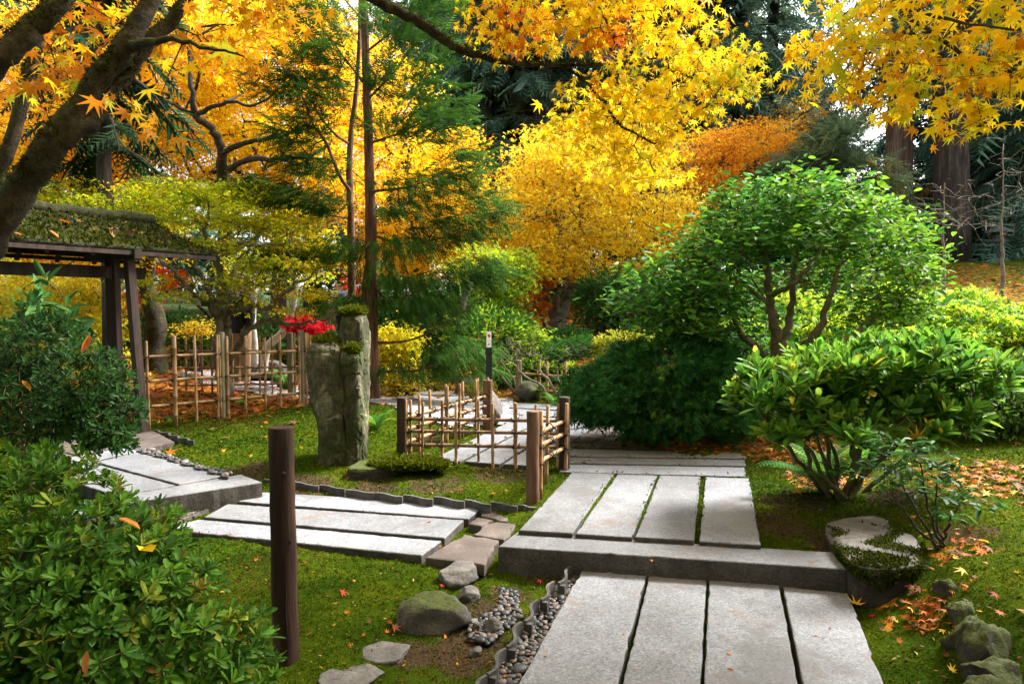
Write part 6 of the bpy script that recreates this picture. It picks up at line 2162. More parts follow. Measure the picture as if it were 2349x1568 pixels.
# --- glossy camellia tree on the right
kb = F(1790, 900, 7.6)
kb[2] = gz1(kb[0], kb[1])
Yk = 7.6
limbs = [[(kb[0], kb[1], kb[2] - 0.1, 0.09)] + L((1782, 800, Yk, 0.07), (1775, 740, Yk, 0.055), (1765, 680, Yk, 0.045), (1757, 610, Yk, 0.034), (1760, 540, Yk, 0.022)),
         L((1785, 830, Yk, 0.06), (1800, 780, Yk, 0.05), (1815, 720, Yk + 0.1, 0.04), (1818, 640, Yk + 0.1, 0.03), (1830, 560, Yk + 0.1, 0.02)),
         L((1790, 840, Yk, 0.06), (1840, 800, Yk - 0.1, 0.05), (1880, 750, Yk - 0.2, 0.04), (1900, 690, Yk - 0.3, 0.03), (1925, 610, Yk - 0.3, 0.02)),
         L((1788, 850, Yk, 0.05), (1740, 800, Yk - 0.1, 0.04), (1690, 750, Yk - 0.2, 0.032), (1670, 690, Yk - 0.2, 0.025), (1640, 620, Yk - 0.3, 0.016)),
         L((1800, 830, Yk, 0.05), (1900, 800, Yk - 0.3, 0.04), (1970, 760, Yk - 0.4, 0.03), (2020, 710, Yk - 0.4, 0.02)),
         L((1765, 680, Yk, 0.03), (1830, 640, Yk - 0.4, 0.022), (1880, 580, Yk - 0.5, 0.014)), L((1690, 750, Yk - 0.2, 0.028), (1600, 770, Yk - 0.4, 0.02), (1540, 730, Yk - 0.5, 0.012)),
         L((1770, 700, Yk, 0.025), (1680, 640, Yk - 0.2, 0.018), (1600, 640, Yk - 0.3, 0.012))]
E = [ell(1750, 480, Yk, 130, 60, 0.7, 95), ell(1880, 470, Yk, 130, 60, 0.8, 105), ell(1980, 540, Yk, 110, 70, 0.8, 95), ell(1650, 560, Yk - 0.1, 110, 60, 0.7, 80), ell(1820, 545, Yk - 0.2, 160, 45, 0.6, 80), ell(1560, 640, Yk - 0.2, 110, 55, 0.6, 75), ell(2050, 640, Yk - 0.2, 80, 60, 0.6, 60), ell(1520, 730, Yk - 0.4, 70, 45, 0.5, 40),
     ell(1700, 650, Yk + 0.7, 120, 40, 0.3, 34), ell(1950, 650, Yk + 0.7, 100, 40, 0.3, 30), ell(1620, 740, Yk - 0.4, 80, 30, 0.4, 26), ell(2100, 590, Yk - 0.1, 40, 40, 0.4, 20), ell(1800, 420, Yk, 90, 25, 0.5, 30), ell(1690, 440, Yk, 50, 24, 0.3, 10), ell(2010, 470, Yk, 50, 24, 0.3, 10), ell(2090, 540, Yk, 36, 30, 0.3, 9), ell(1590, 530, Yk - 0.2, 50, 24, 0.3, 10), ell(1480, 620, Yk - 0.3, 50, 24, 0.3, 10), ell(1430, 720, Yk - 0.4, 34, 20, 0.2, 6), ell(1640, 690, Yk - 0.5, 90, 50, 0.3, 50), ell(1560, 700, Yk - 0.5, 80, 50, 0.3, 46), ell(2020, 720, Yk - 0.3, 90, 50, 0.4, 50), ell(2090, 690, Yk, 60, 60, 0.4, 40), ell(1870, 620, Yk + 0.5, 120, 40, 0.4, 40), ell(1760, 720, Yk + 0.9, 110, 40, 0.3, 40), ell(1450, 680, Yk - 0.4, 40, 40, 0.4, 14)]


def cam_cols(P, C, rng):
    q = proj(P)
    w = np.clip((q[:, 0] - 1780) / 300, 0, 1) * 0.55 + 0.1
    m = rng.uniform(size=len(P)) < w
    C[m] = np.array([0.17, 0.33, 0.02]) * rng.uniform(0.7, 1.3, (m.sum(), 1))
    return C


tree('camellia_tree', 'broad glossy green camellia tree right of the path', 'tree', kb, limbs, E, dict(T=T_OVAL, per=11, rc=0.18, flat=0.7, size=0.086, pal=GRN, mode='flat', spread=0.8, droop=0.1, mat='leaf_glossy', key='camellia_leaf', cfun=cam_cols), 'bark_maple', 130,
     grow=dict(seg=0.2, wig=0.14, arch=0.08), rmin=0.004, power=0.42, singles=200, jit=0.01)

# ------------------------------------------------------------------ shrubs


def shrub(name, label, base, E, leaf, seed, stems=5, bark='stem_green', shell=0.55, rmin=0.003, fan=None, whorl=None, singles=0, per_stem_r=0.02, group=None, cat='shrub', grow=None):
    rng = np.random.RandomState(seed)
    t = thing(name, label, cat, base, group)
    sk = Skel(rng)
    cs = np.mean([e[0] for e in E], 0)
    rs = np.mean([e[1] for e in E], 0)
    for i in range(stems):
        a = i / stems * 6.28 + rng.uniform(0, 0.6)
        e = np.array([base[0] + math.cos(a) * rs[0] * 0.45, base[1] + math.sin(a) * rs[1] * 0.45, base[2] * 0.45 + cs[2] * 0.55])
        b = np.array([base[0] + math.cos(a) * 0.06, base[1] + math.sin(a) * 0.06, base[2] - 0.06])
        m = lerp(b, e, 0.5) + np.array([0, 0, 0.05]) + rng.normal(0, 0.03, 3)
        sk.limb([(*b, per_stem_r), (*m, per_stem_r * 0.8), (*e, per_stem_r * 0.5)], 0.006, 4)
    for px, py, Y in (fan or []):
        e = F(px, py, Y)
        b = np.array([base[0] + rng.normal(0, 0.05), base[1] + rng.normal(0, 0.05), base[2] - 0.06])
        sk.limb([(*b, per_stem_r), (*(lerp(b, e, 0.5) + np.array([0, 0, -0.06]) + rng.normal(0, 0.02, 3)), per_stem_r * 0.75), (*e, per_stem_r * 0.5)], 0.01, 5)
    A = sample_ells(E, rng, shell)
    A = A[A[:, 2] > gz(A[:, 0], A[:, 1]) + 0.03]
    sk.grow(A, **(grow or dict(seg=0.15, wig=0.12, arch=0.04)))
    sk.radii(rmin, 0.42)
    sk.mesh(t, bark, (6, 4), 0.0, ('stems', 'twigs'))
    tips = np.array(sk.pos)[sk.tips]
    par = np.array(sk.pos)[np.array(sk.par)[sk.tips]]
    lf = leaf
    if whorl:
        ax = unit(unit(tips - par) * 0.5 + unit(tips - cs) * 0.5 + np.array([0, 0, whorl.get('up', 0.5)]))
        P, D, N, S, cl = whorls(tips, ax, lf['per'], lf['size'], rng, whorl.get('open', 0.9))
    else:
        P, D, N, S, cl = shoots(tips, lf['per'], lf['rc'], lf.get('flat', 0.6), lf['size'], rng, lf.get('mode', 'ball'), cs, lf.get('spread', 0.6), lf.get('droop', 0.1))
    C = pal(lf['pal'], len(P), rng, None, lf.get('keep', 0.7), cl)
    if 'cfun' in lf:
        C = lf['cfun'](P, C, rng)
    ok = P[:, 2] > gz(P[:, 0], P[:, 1]) + 0.01
    foliage(t, lf['T'], P[ok], D[ok], N[ok], S[ok], C[ok], lf.get('mat', 'leaf_glossy'), singles, 'foliage', 'leaf', lf.get('key', 'leaf'))
    return t


def gp_(px, py, Y):
    p = F(px, py, Y)
    p[2] = gz1(p[0], p[1])
    return p


# near azalea, bottom left
AZ = [((0.05, 0.13, 0.012), 3), ((0.08, 0.175, 0.014), 3), ((0.03, 0.085, 0.010), 2.5), ((0.17, 0.21, 0.018), 0.7), ((0.22, 0.12, 0.02), 0.12)]
shrub('azalea_shrub', 'near azalea shrub with slim light green leaves at the lower left corner', gp_(150, 1560, 2.2),
      [ell(80, 1180, 2.3, 170, 130, 0.35, 187), ell(230, 1280, 2.2, 170, 130, 0.35, 209), ell(80, 1400, 2.0, 180, 150, 0.35, 209), ell(330, 1420, 2.1, 170, 130, 0.35, 209), ell(480, 1500, 2.2, 130, 100, 0.3, 125), ell(200, 1600, 2.0, 250, 120, 0.35, 167), ell(520, 1590, 2.2, 110, 80, 0.3, 74),
       ell(40, 1080, 2.5, 110, 50, 0.3, 62), ell(-120, 1350, 2.1, 120, 200, 0.4, 83), ell(350, 1280, 2.4, 70, 50, 0.2, 41)],
      dict(T=T_OBLONG, per=10, size=0.043, pal=AZ, key='azalea_leaf'), 140, stems=10, shell=0.35, whorl=dict(up=0.55, open=0.9), singles=300, rmin=0.0024, per_stem_r=0.016)
# dark azalea behind it
shrub('azalea_shrub', 'dark green azalea shrub beside the gate post', gp_(90, 1060, 4.7),
      [ell(60, 800, 4.7, 130, 80, 0.5, 225), ell(170, 880, 4.6, 120, 90, 0.5, 255), ell(60, 940, 4.5, 120, 90, 0.5, 180), ell(240, 960, 4.6, 70, 70, 0.4, 135), ell(-90, 880, 4.7, 120, 130, 0.5, 120), ell(250, 1010, 4.5, 55, 40, 0.25, 54), ell(120, 750, 4.8, 60, 35, 0.3, 45)],
      dict(T=T_OBLONG, per=10, size=0.05, pal=[((0.018, 0.055, 0.010), 3), ((0.028, 0.085, 0.014), 3), ((0.012, 0.038, 0.008), 2)], key='azalea_leaf'), 141, stems=7, shell=0.5, whorl=dict(up=0.4, open=1.0), singles=60, per_stem_r=0.022)
# leaves of a taller rhododendron rising behind it
shrub('rhododendron', 'few large drooping dark leaves rising behind the dark azalea', gp_(70, 1000, 5.6), [ell(90, 690, 5.6, 70, 60, 0.25, 7), ell(150, 740, 5.6, 60, 40, 0.25, 6)],
      dict(T=T_LANCE, per=6, size=0.17, pal=DGR, key='rhododendron_leaf'), 142, stems=3, shell=0.3, whorl=dict(up=0.2, open=1.4), singles=30, bark='bark_dark')
# big rhododendron on the right
RH = [((0.075, 0.20, 0.02), 3), ((0.12, 0.27, 0.025), 3), ((0.045, 0.13, 0.018), 2), ((0.20, 0.34, 0.03), 1.2)]


def rh_cols(P, C, rng):
    q = proj(P)
    top = np.clip((1000 - q[:, 1]) / 200, 0, 1)
    m = rng.uniform(size=len(P)) < top * 0.25
    C[m] = np.array([0.16, 0.30, 0.03]) * rng.uniform(0.8, 1.2, (m.sum(), 1))
    m = rng.uniform(size=len(P)) < 0.012
    C[m] = np.array([0.72, 0.58, 0.05])
    return C


shrub('rhododendron', 'wide rhododendron with large upright bright green leaves right of the path', gp_(1935, 1110, 5.0),
      [ell(1780, 880, 4.9, 90, 60, 0.4, 57), ell(1900, 840, 5.0, 100, 55, 0.45, 71), ell(2020, 830, 5.0, 100, 55, 0.45, 71), ell(2130, 830, 4.9, 90, 60, 0.4, 61), ell(2230, 850, 4.9, 60, 60, 0.4, 37), ell(1850, 920, 4.8, 100, 40, 0.35, 37), ell(2000, 915, 4.8, 120, 40, 0.35, 44), ell(2130, 920, 4.8, 90, 40, 0.35, 30),
       ell(1730, 920, 4.9, 50, 40, 0.3, 17), ell(1800, 985, 4.8, 70, 30, 0.3, 14), ell(1930, 980, 4.6, 90, 36, 0.3, 18), ell(2090, 985, 4.7, 90, 36, 0.3, 18), ell(2200, 950, 4.8, 60, 40, 0.3, 14)],
      dict(T=T_OBLONG, per=11, size=0.115, pal=RH, key='rhododendron_leaf', cfun=rh_cols), 143, stems=2, fan=[(1735, 930, 4.9), (1790, 900, 4.8), (1840, 890, 5.1), (1890, 880, 4.8), (1950, 880, 5.0), (2010, 890, 4.8), (2060, 880, 5.1), (2120, 890, 4.8), (2190, 890, 4.9), (2230, 900, 5.0), (1820, 960, 4.6), (2080, 960, 4.6)], shell=0.45, whorl=dict(up=1.3, open=0.75), singles=300, per_stem_r=0.022, rmin=0.006, grow=dict(seg=0.14, wig=0.1, arch=-0.04))
# round dense evergreen in the middle right
DE = [((0.022, 0.095, 0.022), 3), ((0.035, 0.135, 0.028), 3), ((0.06, 0.19, 0.03), 1.5), ((0.012, 0.055, 0.014), 1.5)]
shrub('evergreen_shrub', 'dense rounded dark evergreen shrub beside the far slabs', gp_(1500, 1000, 7.3),
      [ell(1400, 900, 7.1, 100, 75, 0.6, 330), ell(1520, 850, 7.3, 130, 75, 0.7, 420), ell(1630, 880, 7.3, 100, 80, 0.7, 360), ell(1530, 940, 7.0, 150, 60, 0.5, 330), ell(1340, 930, 7.2, 45, 45, 0.3, 90), ell(1680, 960, 7.0, 60, 50, 0.4, 130), ell(1450, 830, 7.4, 60, 40, 0.4, 100), ell(1600, 800, 7.5, 70, 40, 0.5, 120)],
      dict(T=T_FROND_SMALL, per=8, rc=0.085, size=0.075, pal=DE, mode='ball', mat='leaf_needle'), 144, stems=8, shell=0.72, per_stem_r=0.03, bark='bark_dark')
# round dark bush at the right edge
shrub('evergreen_shrub', 'dark rounded bush at the right edge behind the rhododendron', gp_(2260, 1030, 6.6),
      [ell(2220, 940, 6.5, 90, 80, 0.6, 260), ell(2310, 900, 6.6, 90, 80, 0.7, 260), ell(2390, 940, 6.4, 90, 90, 0.7, 160), ell(2250, 860, 6.8, 60, 40, 0.5, 90)],
      dict(T=T_LANCE2, per=22, rc=0.11, size=0.058, pal=[((0.06, 0.13, 0.02), 3), ((0.10, 0.19, 0.025), 3), ((0.035, 0.08, 0.015), 2)], mode='ball'), 145, stems=7, shell=0.65, per_stem_r=0.03, bark='bark_dark')
# lime laceleaf maples low on the right slope
shrub('laceleaf_maple', 'lime-green laceleaf maple spreading low on the right slope', gp_(2200, 800, 10.5),
      [ell(2130, 715, 10.5, 70, 36, 0.7, 80), ell(2220, 690, 10.8, 60, 30, 0.6, 60), ell(2270, 740, 10.3, 70, 40, 0.7, 90), ell(2340, 770, 10.2, 60, 50, 0.7, 70), ell(2190, 770, 10.0, 80, 34, 0.6, 80), ell(2050, 690, 10.6, 60, 40, 0.7, 60), ell(2310, 830, 9.6, 60, 30, 0.6, 50), ell(2100, 790, 9.8, 60, 30, 0.5, 40), ell(2390, 720, 10.5, 50, 40, 0.6, 40)],
      dict(T=T_STAR3, per=22, rc=0.2, flat=0.18, size=0.075, pal=LIME + GRN[:1], mode='flat', mat='leaf_maple', droop=0.5, spread=0.7), 146, stems=6, shell=0.5, bark='bark_dark', per_stem_r=0.04)
shrub('laceleaf_maple', 'lime-green laceleaf maple glowing behind the camellia trunks', gp_(1880, 830, 10.0),
      [ell(1850, 750, 10.0, 130, 50, 0.8, 130), ell(1970, 770, 10.0, 110, 45, 0.8, 100), ell(1720, 770, 10.2, 90, 40, 0.8, 70), ell(1900, 690, 10.4, 140, 35, 0.8, 70)],
      dict(T=T_STAR3, per=22, rc=0.2, flat=0.18, size=0.075, pal=LIME + GRN[:1], mode='flat', mat='leaf_maple', droop=0.5), 147, stems=6, shell=0.4, bark='bark_maple', per_stem_r=0.04)

# middle distance shrubs behind the sign
mid_shrubs = [('leafy_shrub', 'bright lime shrub left of the yellow maple', 1130, 800, 14.2, [(1120, 690, 90, 50, 110), (1170, 640, 70, 40, 80), (1060, 700, 60, 40, 50), (1185, 600, 50, 30, 40)], LIME + [((0.10, 0.22, 0.03), 3)], T_STAR3, 0.085, 'leaf_maple'),
              ('leafy_shrub', 'glossy green shrub behind the sign post', 1140, 850, 12.2, [(1130, 760, 100, 50, 110), (1060, 770, 70, 50, 70), (1190, 780, 60, 40, 60)], GRN + LIME[:1], T_OVAL, 0.085, 'leaf_glossy'),
              ('leafy_shrub', 'dark laurel-like shrub behind the slender conifer', 960, 830, 12.8, [(950, 740, 100, 60, 120), (900, 700, 60, 50, 60), (1010, 790, 70, 50, 70), (1020, 690, 70, 40, 60)], DGR + GRN[:1], T_OVAL, 0.09, 'leaf_glossy'),
              ('yellow_shrub', 'bright yellow-green shrub right of the slender conifer trunk', 905, 880, 10.9, [(905, 775, 50, 28, 50), (895, 830, 45, 34, 60), (930, 800, 34, 24, 30)], [((0.66, 0.58, 0.02), 3), ((0.50, 0.54, 0.03), 2), ((0.76, 0.56, 0.02), 2)], T_STAR3, 0.075, 'leaf_maple'),
              ('yellow_shrub', 'golden shrub low beside the gravel path', 930, 900, 10.6, [(930, 868, 45, 22, 50), (885, 885, 36, 14, 24)], [((0.72, 0.50, 0.02), 3), ((0.60, 0.52, 0.03), 2), ((0.70, 0.36, 0.02), 1)], T_STAR3, 0.065, 'leaf_maple'),
              ('clipped_shrub', 'clipped round moss-gold shrub on the gravel path bank', 990, 905, 11.3, [(990, 880, 36, 24, 110)], [((0.30, 0.26, 0.02), 3), ((0.42, 0.33, 0.03), 2), ((0.16, 0.17, 0.02), 2)], T_LANCE2, 0.04, 'leaf_maple'),
              ('clipped_shrub', 'clipped round shrub with rusty top beside the sign post', 1090, 915, 10.4, [(1100, 890, 30, 20, 80)], [((0.24, 0.20, 0.02), 3), ((0.34, 0.24, 0.03), 2), ((0.12, 0.14, 0.02), 2)], T_LANCE2, 0.04, 'leaf_maple'),
              ('cloud_pine', 'dark clipped cloud shrub in two pads below the yellow maple', 1290, 830, 13.6, [(1258, 775, 34, 18, 100), (1315, 772, 38, 20, 110)], DGR + GRN[:1], T_LANCE2, 0.06, 'leaf_needle'),
              ('cloud_pine', 'dark clipped shrub with stout trunk left of the round evergreen', 1300, 870, 11.0, [(1300, 800, 50, 22, 110), (1345, 795, 40, 22, 80), (1275, 822, 24, 14, 30)], DGR + GRN[:2], T_LANCE2, 0.05, 'leaf_needle'),
              ('clipped_shrub', 'clipped yellow-green dome behind the round evergreen', 1440, 850, 10.8, [(1440, 790, 75, 28, 200), (1400, 800, 40, 22, 70)], [((0.22, 0.27, 0.02), 3), ((0.36, 0.36, 0.03), 2), ((0.55, 0.45, 0.03), 1.2)], T_LANCE2, 0.045, 'leaf_maple'),
              ('leafy_shrub', 'dark rounded tree right of the yellow maple trunk', 1400, 790, 15.2, [(1400, 680, 80, 60, 150), (1370, 730, 50, 30, 60), (1470, 700, 70, 60, 110), (1520, 730, 60, 40, 60)], DGR + GRN[:1], T_OVAL, 0.085, 'leaf_glossy'),
              ('leafy_shrub', 'fresh green grassy shrub behind the bare twigs', 1170, 890, 11.6, [(1160, 860, 50, 26, 60), (1215, 850, 40, 24, 40)], GRN + LIME[:1], T_LANCE, 0.11, 'leaf_glossy'),
              ('leafy_shrub', 'yellow-green shrub behind the low two-rail fence', 1260, 880, 11.8, [(1250, 830, 60, 34, 80), (1280, 870, 40, 24, 40), (1225, 790, 40, 30, 40)], LIME + GRN[:1], T_STAR3, 0.075, 'leaf_maple'),
              ('leafy_shrub', 'dark shrub mass behind the mossy trunk at the gate', 340, 880, 12.4, [(320, 770, 50, 60, 70), (420, 760, 60, 40, 70), (300, 830, 50, 40, 40), (470, 790, 60, 50, 70)], DGR + GRN[:1], T_OVAL, 0.08, 'leaf_glossy'),
              ('clipped_shrub', 'clipped green dome behind the trellis fence near the gate', 440, 860, 12.0, [(430, 770, 62, 30, 160), (455, 820, 60, 30, 100)], [((0.07, 0.12, 0.015), 3), ((0.12, 0.17, 0.02), 2), ((0.05, 0.08, 0.01), 2)], T_LANCE2, 0.05, 'leaf_needle'),
              ('yellow_shrub', 'small golden-leaved shrub topping the green dome', 445, 840, 11.2, [(448, 752, 36, 10, 40)], [((0.62, 0.42, 0.02), 3), ((0.52, 0.34, 0.03), 2)], T_OVAL, 0.05, 'leaf_maple'),
              ('leafy_shrub', 'dark shrubs behind the pale tree trunks', 640, 880, 13.4, [(620, 800, 80, 60, 110), (700, 800, 60, 50, 70), (560, 810, 50, 50, 50), (760, 810, 60, 60, 70)], DGR + GRN[:1], T_OVAL, 0.085, 'leaf_glossy'),
              ('leafy_shrub', 'green shrub seen between the standing stone and the conifer trunks', 840, 870, 13.0, [(840, 790, 50, 60, 70), (860, 720, 40, 40, 36)], GRN + DGR[:1], T_OVAL, 0.08, 'leaf_glossy'),
              ('leafy_shrub', 'tall dark shrub under the camellia on the slope', 1580, 760, 13.0, [(1580, 690, 90, 60, 130), (1680, 720, 90, 50, 110), (1500, 760, 60, 30, 50)], DGR + GRN[:2], T_OVAL, 0.085, 'leaf_glossy'),
              ('leafy_shrub', 'green shrub filling below the camellia beside the evergreen', 1700, 860, 8.7, [(1680, 800, 80, 40, 90), (1790, 830, 80, 40, 80), (1900, 830, 90, 40, 70)], GRN + DGR[:1], T_OVAL, 0.07, 'leaf_glossy')]
for i, (nm, lb, px, py, Y, EE, C, T, sz, mt) in enumerate(mid_shrubs):
    clip = nm in ('clipped_shrub', 'cloud_pine')
    p = gp_(px, py, Y)
    E = [ell(a, b, Y, c, d, (c + d) * 0.5 * Y / FPX * (1.0 if clip else 0.9), n) for a, b, c, d, n in EE]
    shrub(nm, lb, p, E, dict(T=T, per=14 if not clip else 16, rc=0.20 if not clip else 0.09, flat=0.6, size=sz, pal=C, mode='flat' if mt == 'leaf_maple' and not clip else 'ball', mat=mt, droop=0.25), 150 + i, stems=5, shell=0.5 if not clip else 0.85, bark='bark_dark', per_stem_r=0.035, rmin=0.004)

# trunks of the trees in the middle distance
for nm, lb, pts, r0, E, C in (('moss_trunk_tree', 'leaning mossy trunk behind the drooping conifer sprays', [(1035, 885, 12.0), (1040, 830, 12.0), (1050, 760, 12.0), (1058, 700, 12.0), (1075, 640, 12.0)], 0.13, [ell(1090, 600, 12.2, 80, 50, 0.9, 60)], LIME),):
    L_ = [(*F(a, b, Y), r0 * (1 - 0.5 * i / len(pts))) for i, (a, b, Y) in enumerate(pts)]
    base = np.array(L_[0][:3])
    base[2] = gz1(base[0], base[1])
    L_[0] = (base[0], base[1], base[2] - 0.1, r0 * 1.1)
    tree(nm, lb, 'tree', base, [L_], E, dict(T=T_STAR3, per=20, rc=0.25, flat=0.3, size=0.06, pal=C, mode='flat', spread=0.5, droop=0.4), 'bark_maple', 190, grow=dict(seg=0.25, wig=0.12, arch=0.05), rmin=0.005)

# bare twiggy shrubs
for lb, base, tips_, sd, n in (('bare twiggy shrub with pale stems before the low fence', on(1278, 928), [ell(1200, 800, 10.2, 60, 50, 0.4, 70), ell(1255, 830, 10.2, 40, 50, 0.4, 40), ell(1320, 800, 10.2, 40, 16, 0.3, 26)], 200, 0),
                               ('bare pale-stemmed shrub behind the sign', on(1188, 905), [ell(1165, 800, 10.8, 45, 40, 0.4, 50), ell(1195, 790, 10.8, 30, 40, 0.4, 36)], 201, 0)):
    rng = np.random.RandomState(sd)
    t = thing('bare_shrub', lb, 'shrub', base)
    sk = Skel(rng)
    for a in (-0.5, 0.1, 0.6):
        sk.limb([(base[0], base[1], base[2] - 0.05, 0.028), (base[0] + a * 0.25 - 0.1, base[1], base[2] + 0.25, 0.02), (base[0] + a * 0.5 - 0.3, base[1] + a * 0.1, base[2] + 0.5, 0.012)], 0.01, 4)
    sk.grow(sample_ells(tips_, rng, 0.2), seg=0.1, wig=0.14, arch=0.03)
    sk.radii(0.0024, 0.4)
    sk.mesh(t, 'twig', (7, 4), 0.0, ('stems', 'twigs'))
# bare saplings on the slope
for lb, px, py, Y, spec, sd in (('bare sapling with budding twigs on the right slope', 2165, 655, 13.5, [(2165, 480, 100, 80, 90), (2230, 520, 80, 60, 50), (2100, 520, 60, 60, 30)], 202), ('taller bare sapling with white-marked stem at the right edge', 2300, 672, 12.8, [(2300, 400, 60, 120, 70), (2240, 470, 80, 50, 40), (2350, 440, 60, 80, 40)], 203)):
    rng = np.random.RandomState(sd)
    b = gp_(px, py, Y)
    t = thing('bare_sapling', lb, 'tree', b)
    sk = Skel(rng)
    tx = px + (0 if sd == 202 else 0)
    sk.limb([(b[0], b[1], b[2] - 0.1, 0.04)] + L((tx, 600, Y, 0.03), (tx - 2, 540, Y, 0.022), (tx, 480, Y, 0.014), (tx + 2, 420 if sd == 202 else 330, Y, 0.008)), 0.01, 5)
    sk.grow(sample_ells([ell(a, bb, Y, c, d, 0.8, n) for a, bb, c, d, n in spec], rng, 0.2), seg=0.25, wig=0.06, arch=-0.04)
    sk.radii(0.003, 0.38)
    sk.mesh(t, 'twig', (8, 4), 0.0, ('trunk', 'twigs'))
# small leafy bush at the near right
b = on(2165, 1248, 0.3)
rng = np.random.RandomState(204)
t = thing('small_bush', 'small thin-stemmed bush with sparse dark leaves on the moss bank', 'shrub', b)
sk = Skel(rng)
for px, py, dy in ((2060, 1080, 0.1), (2110, 1060, -0.05), (2150, 1100, 0.15), (2200, 1140, 0.0), (2050, 1140, -0.1)):
    e = F(px, py, b[1] + dy)
    sk.limb([(b[0], b[1], b[2] - 0.05, 0.011), (*(lerp(b, e, 0.5) + np.array([-0.02, 0, -0.03])), 0.007), (*e, 0.004)], 0.006, 5)
yb_ = b[1]
EE = [ell(2060, 1030, yb_, 70, 45, 0.22, 30), ell(2130, 1050, yb_, 50, 40, 0.2, 18), ell(2010, 1090, yb_, 45, 35, 0.18, 10), ell(2190, 1110, yb_, 45, 35, 0.2, 12), ell(2170, 1170, yb_, 35, 25, 0.15, 7), ell(2260, 1160, yb_, 40, 15, 0.15, 4), ell(2080, 1100, yb_, 60, 30, 0.2, 10)]
sk.grow(sample_ells(EE, rng, 0.2), seg=0.1, wig=0.12, arch=0.03)
sk.radii(0.002, 0.4)
sk.mesh(t, 'bark_dark', (6, 4), 0.0, ('stems', 'twigs'))
tips = np.array(sk.pos)[sk.tips]
P, D, N, S, cl = shoots(tips, 4, 0.045, 0.8, 0.055, rng, 'flat', None, 0.7, 0.2)
foliage(t, T_OVAL, P, D, N, S, pal([((0.03, 0.09, 0.02), 3), ((0.05, 0.13, 0.028), 3)], len(P), rng, None, 0.6, cl), 'leaf_glossy', 120, 'foliage', 'leaf', 'camellia_leaf')


# ferns


def fern(label, b, n, length, seed, singles=True, tilt=0.7, name='fern', cols=GRN):
    rng = np.random.RandomState(seed)
    t = thing(name, label, 'fern', b)
    for i in range(n):
        a = i / n * 6.28 + rng.uniform(-0.3, 0.3)
        Lh = length * rng.uniform(0.75, 1.1)
        el = rng.uniform(0.5, 1.25) * tilt + 0.2
        V, Fc = [], []
        hd = np.array([math.cos(a), math.sin(a), 0])
        sd = np.array([-math.sin(a), math.cos(a), 0])
        m = 26
        p = np.array([b[0], b[1], b[2] - 0.01])
        pitch = el + 0.5
        for j in range(m):
            s = j / (m - 1)
            d = hd * math.cos(pitch) + np.array([0, 0, 1]) * math.sin(pitch)
            up = -hd * math.sin(pitch) + np.array([0, 0, 1]) * math.cos(pitch)
            w = Lh * 0.16 * math.sin(math.pi * min(1, s * 0.92 + 0.10)) ** 0.8
            st = Lh / m
            for sg in (-1, 1):
                o = len(V)
                tip = p + sd * sg * w + d * w * 0.25 - up * w * 0.22
                V += [p - d * st * 0.38, p + d * st * 0.38, tip + d * st * 0.1, tip - d * st * 0.12]
                Fc.append((o, o + 1, o + 2, o + 3) if sg > 0 else (o, o + 3, o + 2, o + 1))
            p = p + d * st
            pitch -= 1.75 / m * (0.7 + 0.6 * s)
        c = np.array(cols[rng.randint(len(cols))][0]) * rng.uniform(0.8, 1.2)
        obj('frond', fast_mesh('frond', np.array(V), np.array(Fc), np.tile(c, (len(V), 1))), MATS['leaf_needle'], t)
    return t


fern('large sword fern under the rhododendron', on(1890, 1130), 24, 0.62, 210)
fern('fern on the mound beside the conifer trunk', on(865, 985), 9, 0.34, 211)
fern('small fern at the foot of the flat mossy boulder bank', on(1985, 1070), 9, 0.42, 212)
fern('fern at the foot of the low two-rail fence', on(1235, 918), 9, 0.5, 213)
fern('fern beside the bare twiggy shrub', on(1275, 935), 8, 0.45, 214)
fern('fern under the round evergreen shrub', on(1405, 965), 8, 0.34, 215)
fern('fern behind the right end of the trellis fence', gp_(655, 870, 10.9), 10, 0.6, 216)
fern('fern at the foot of the domed maple', on(555, 935), 8, 0.3, 217)
fern('fern at the left foot of the trellis fence', on(395, 975), 7, 0.24, 218)

# ------------------------------------------------------------------ the tall conifers behind


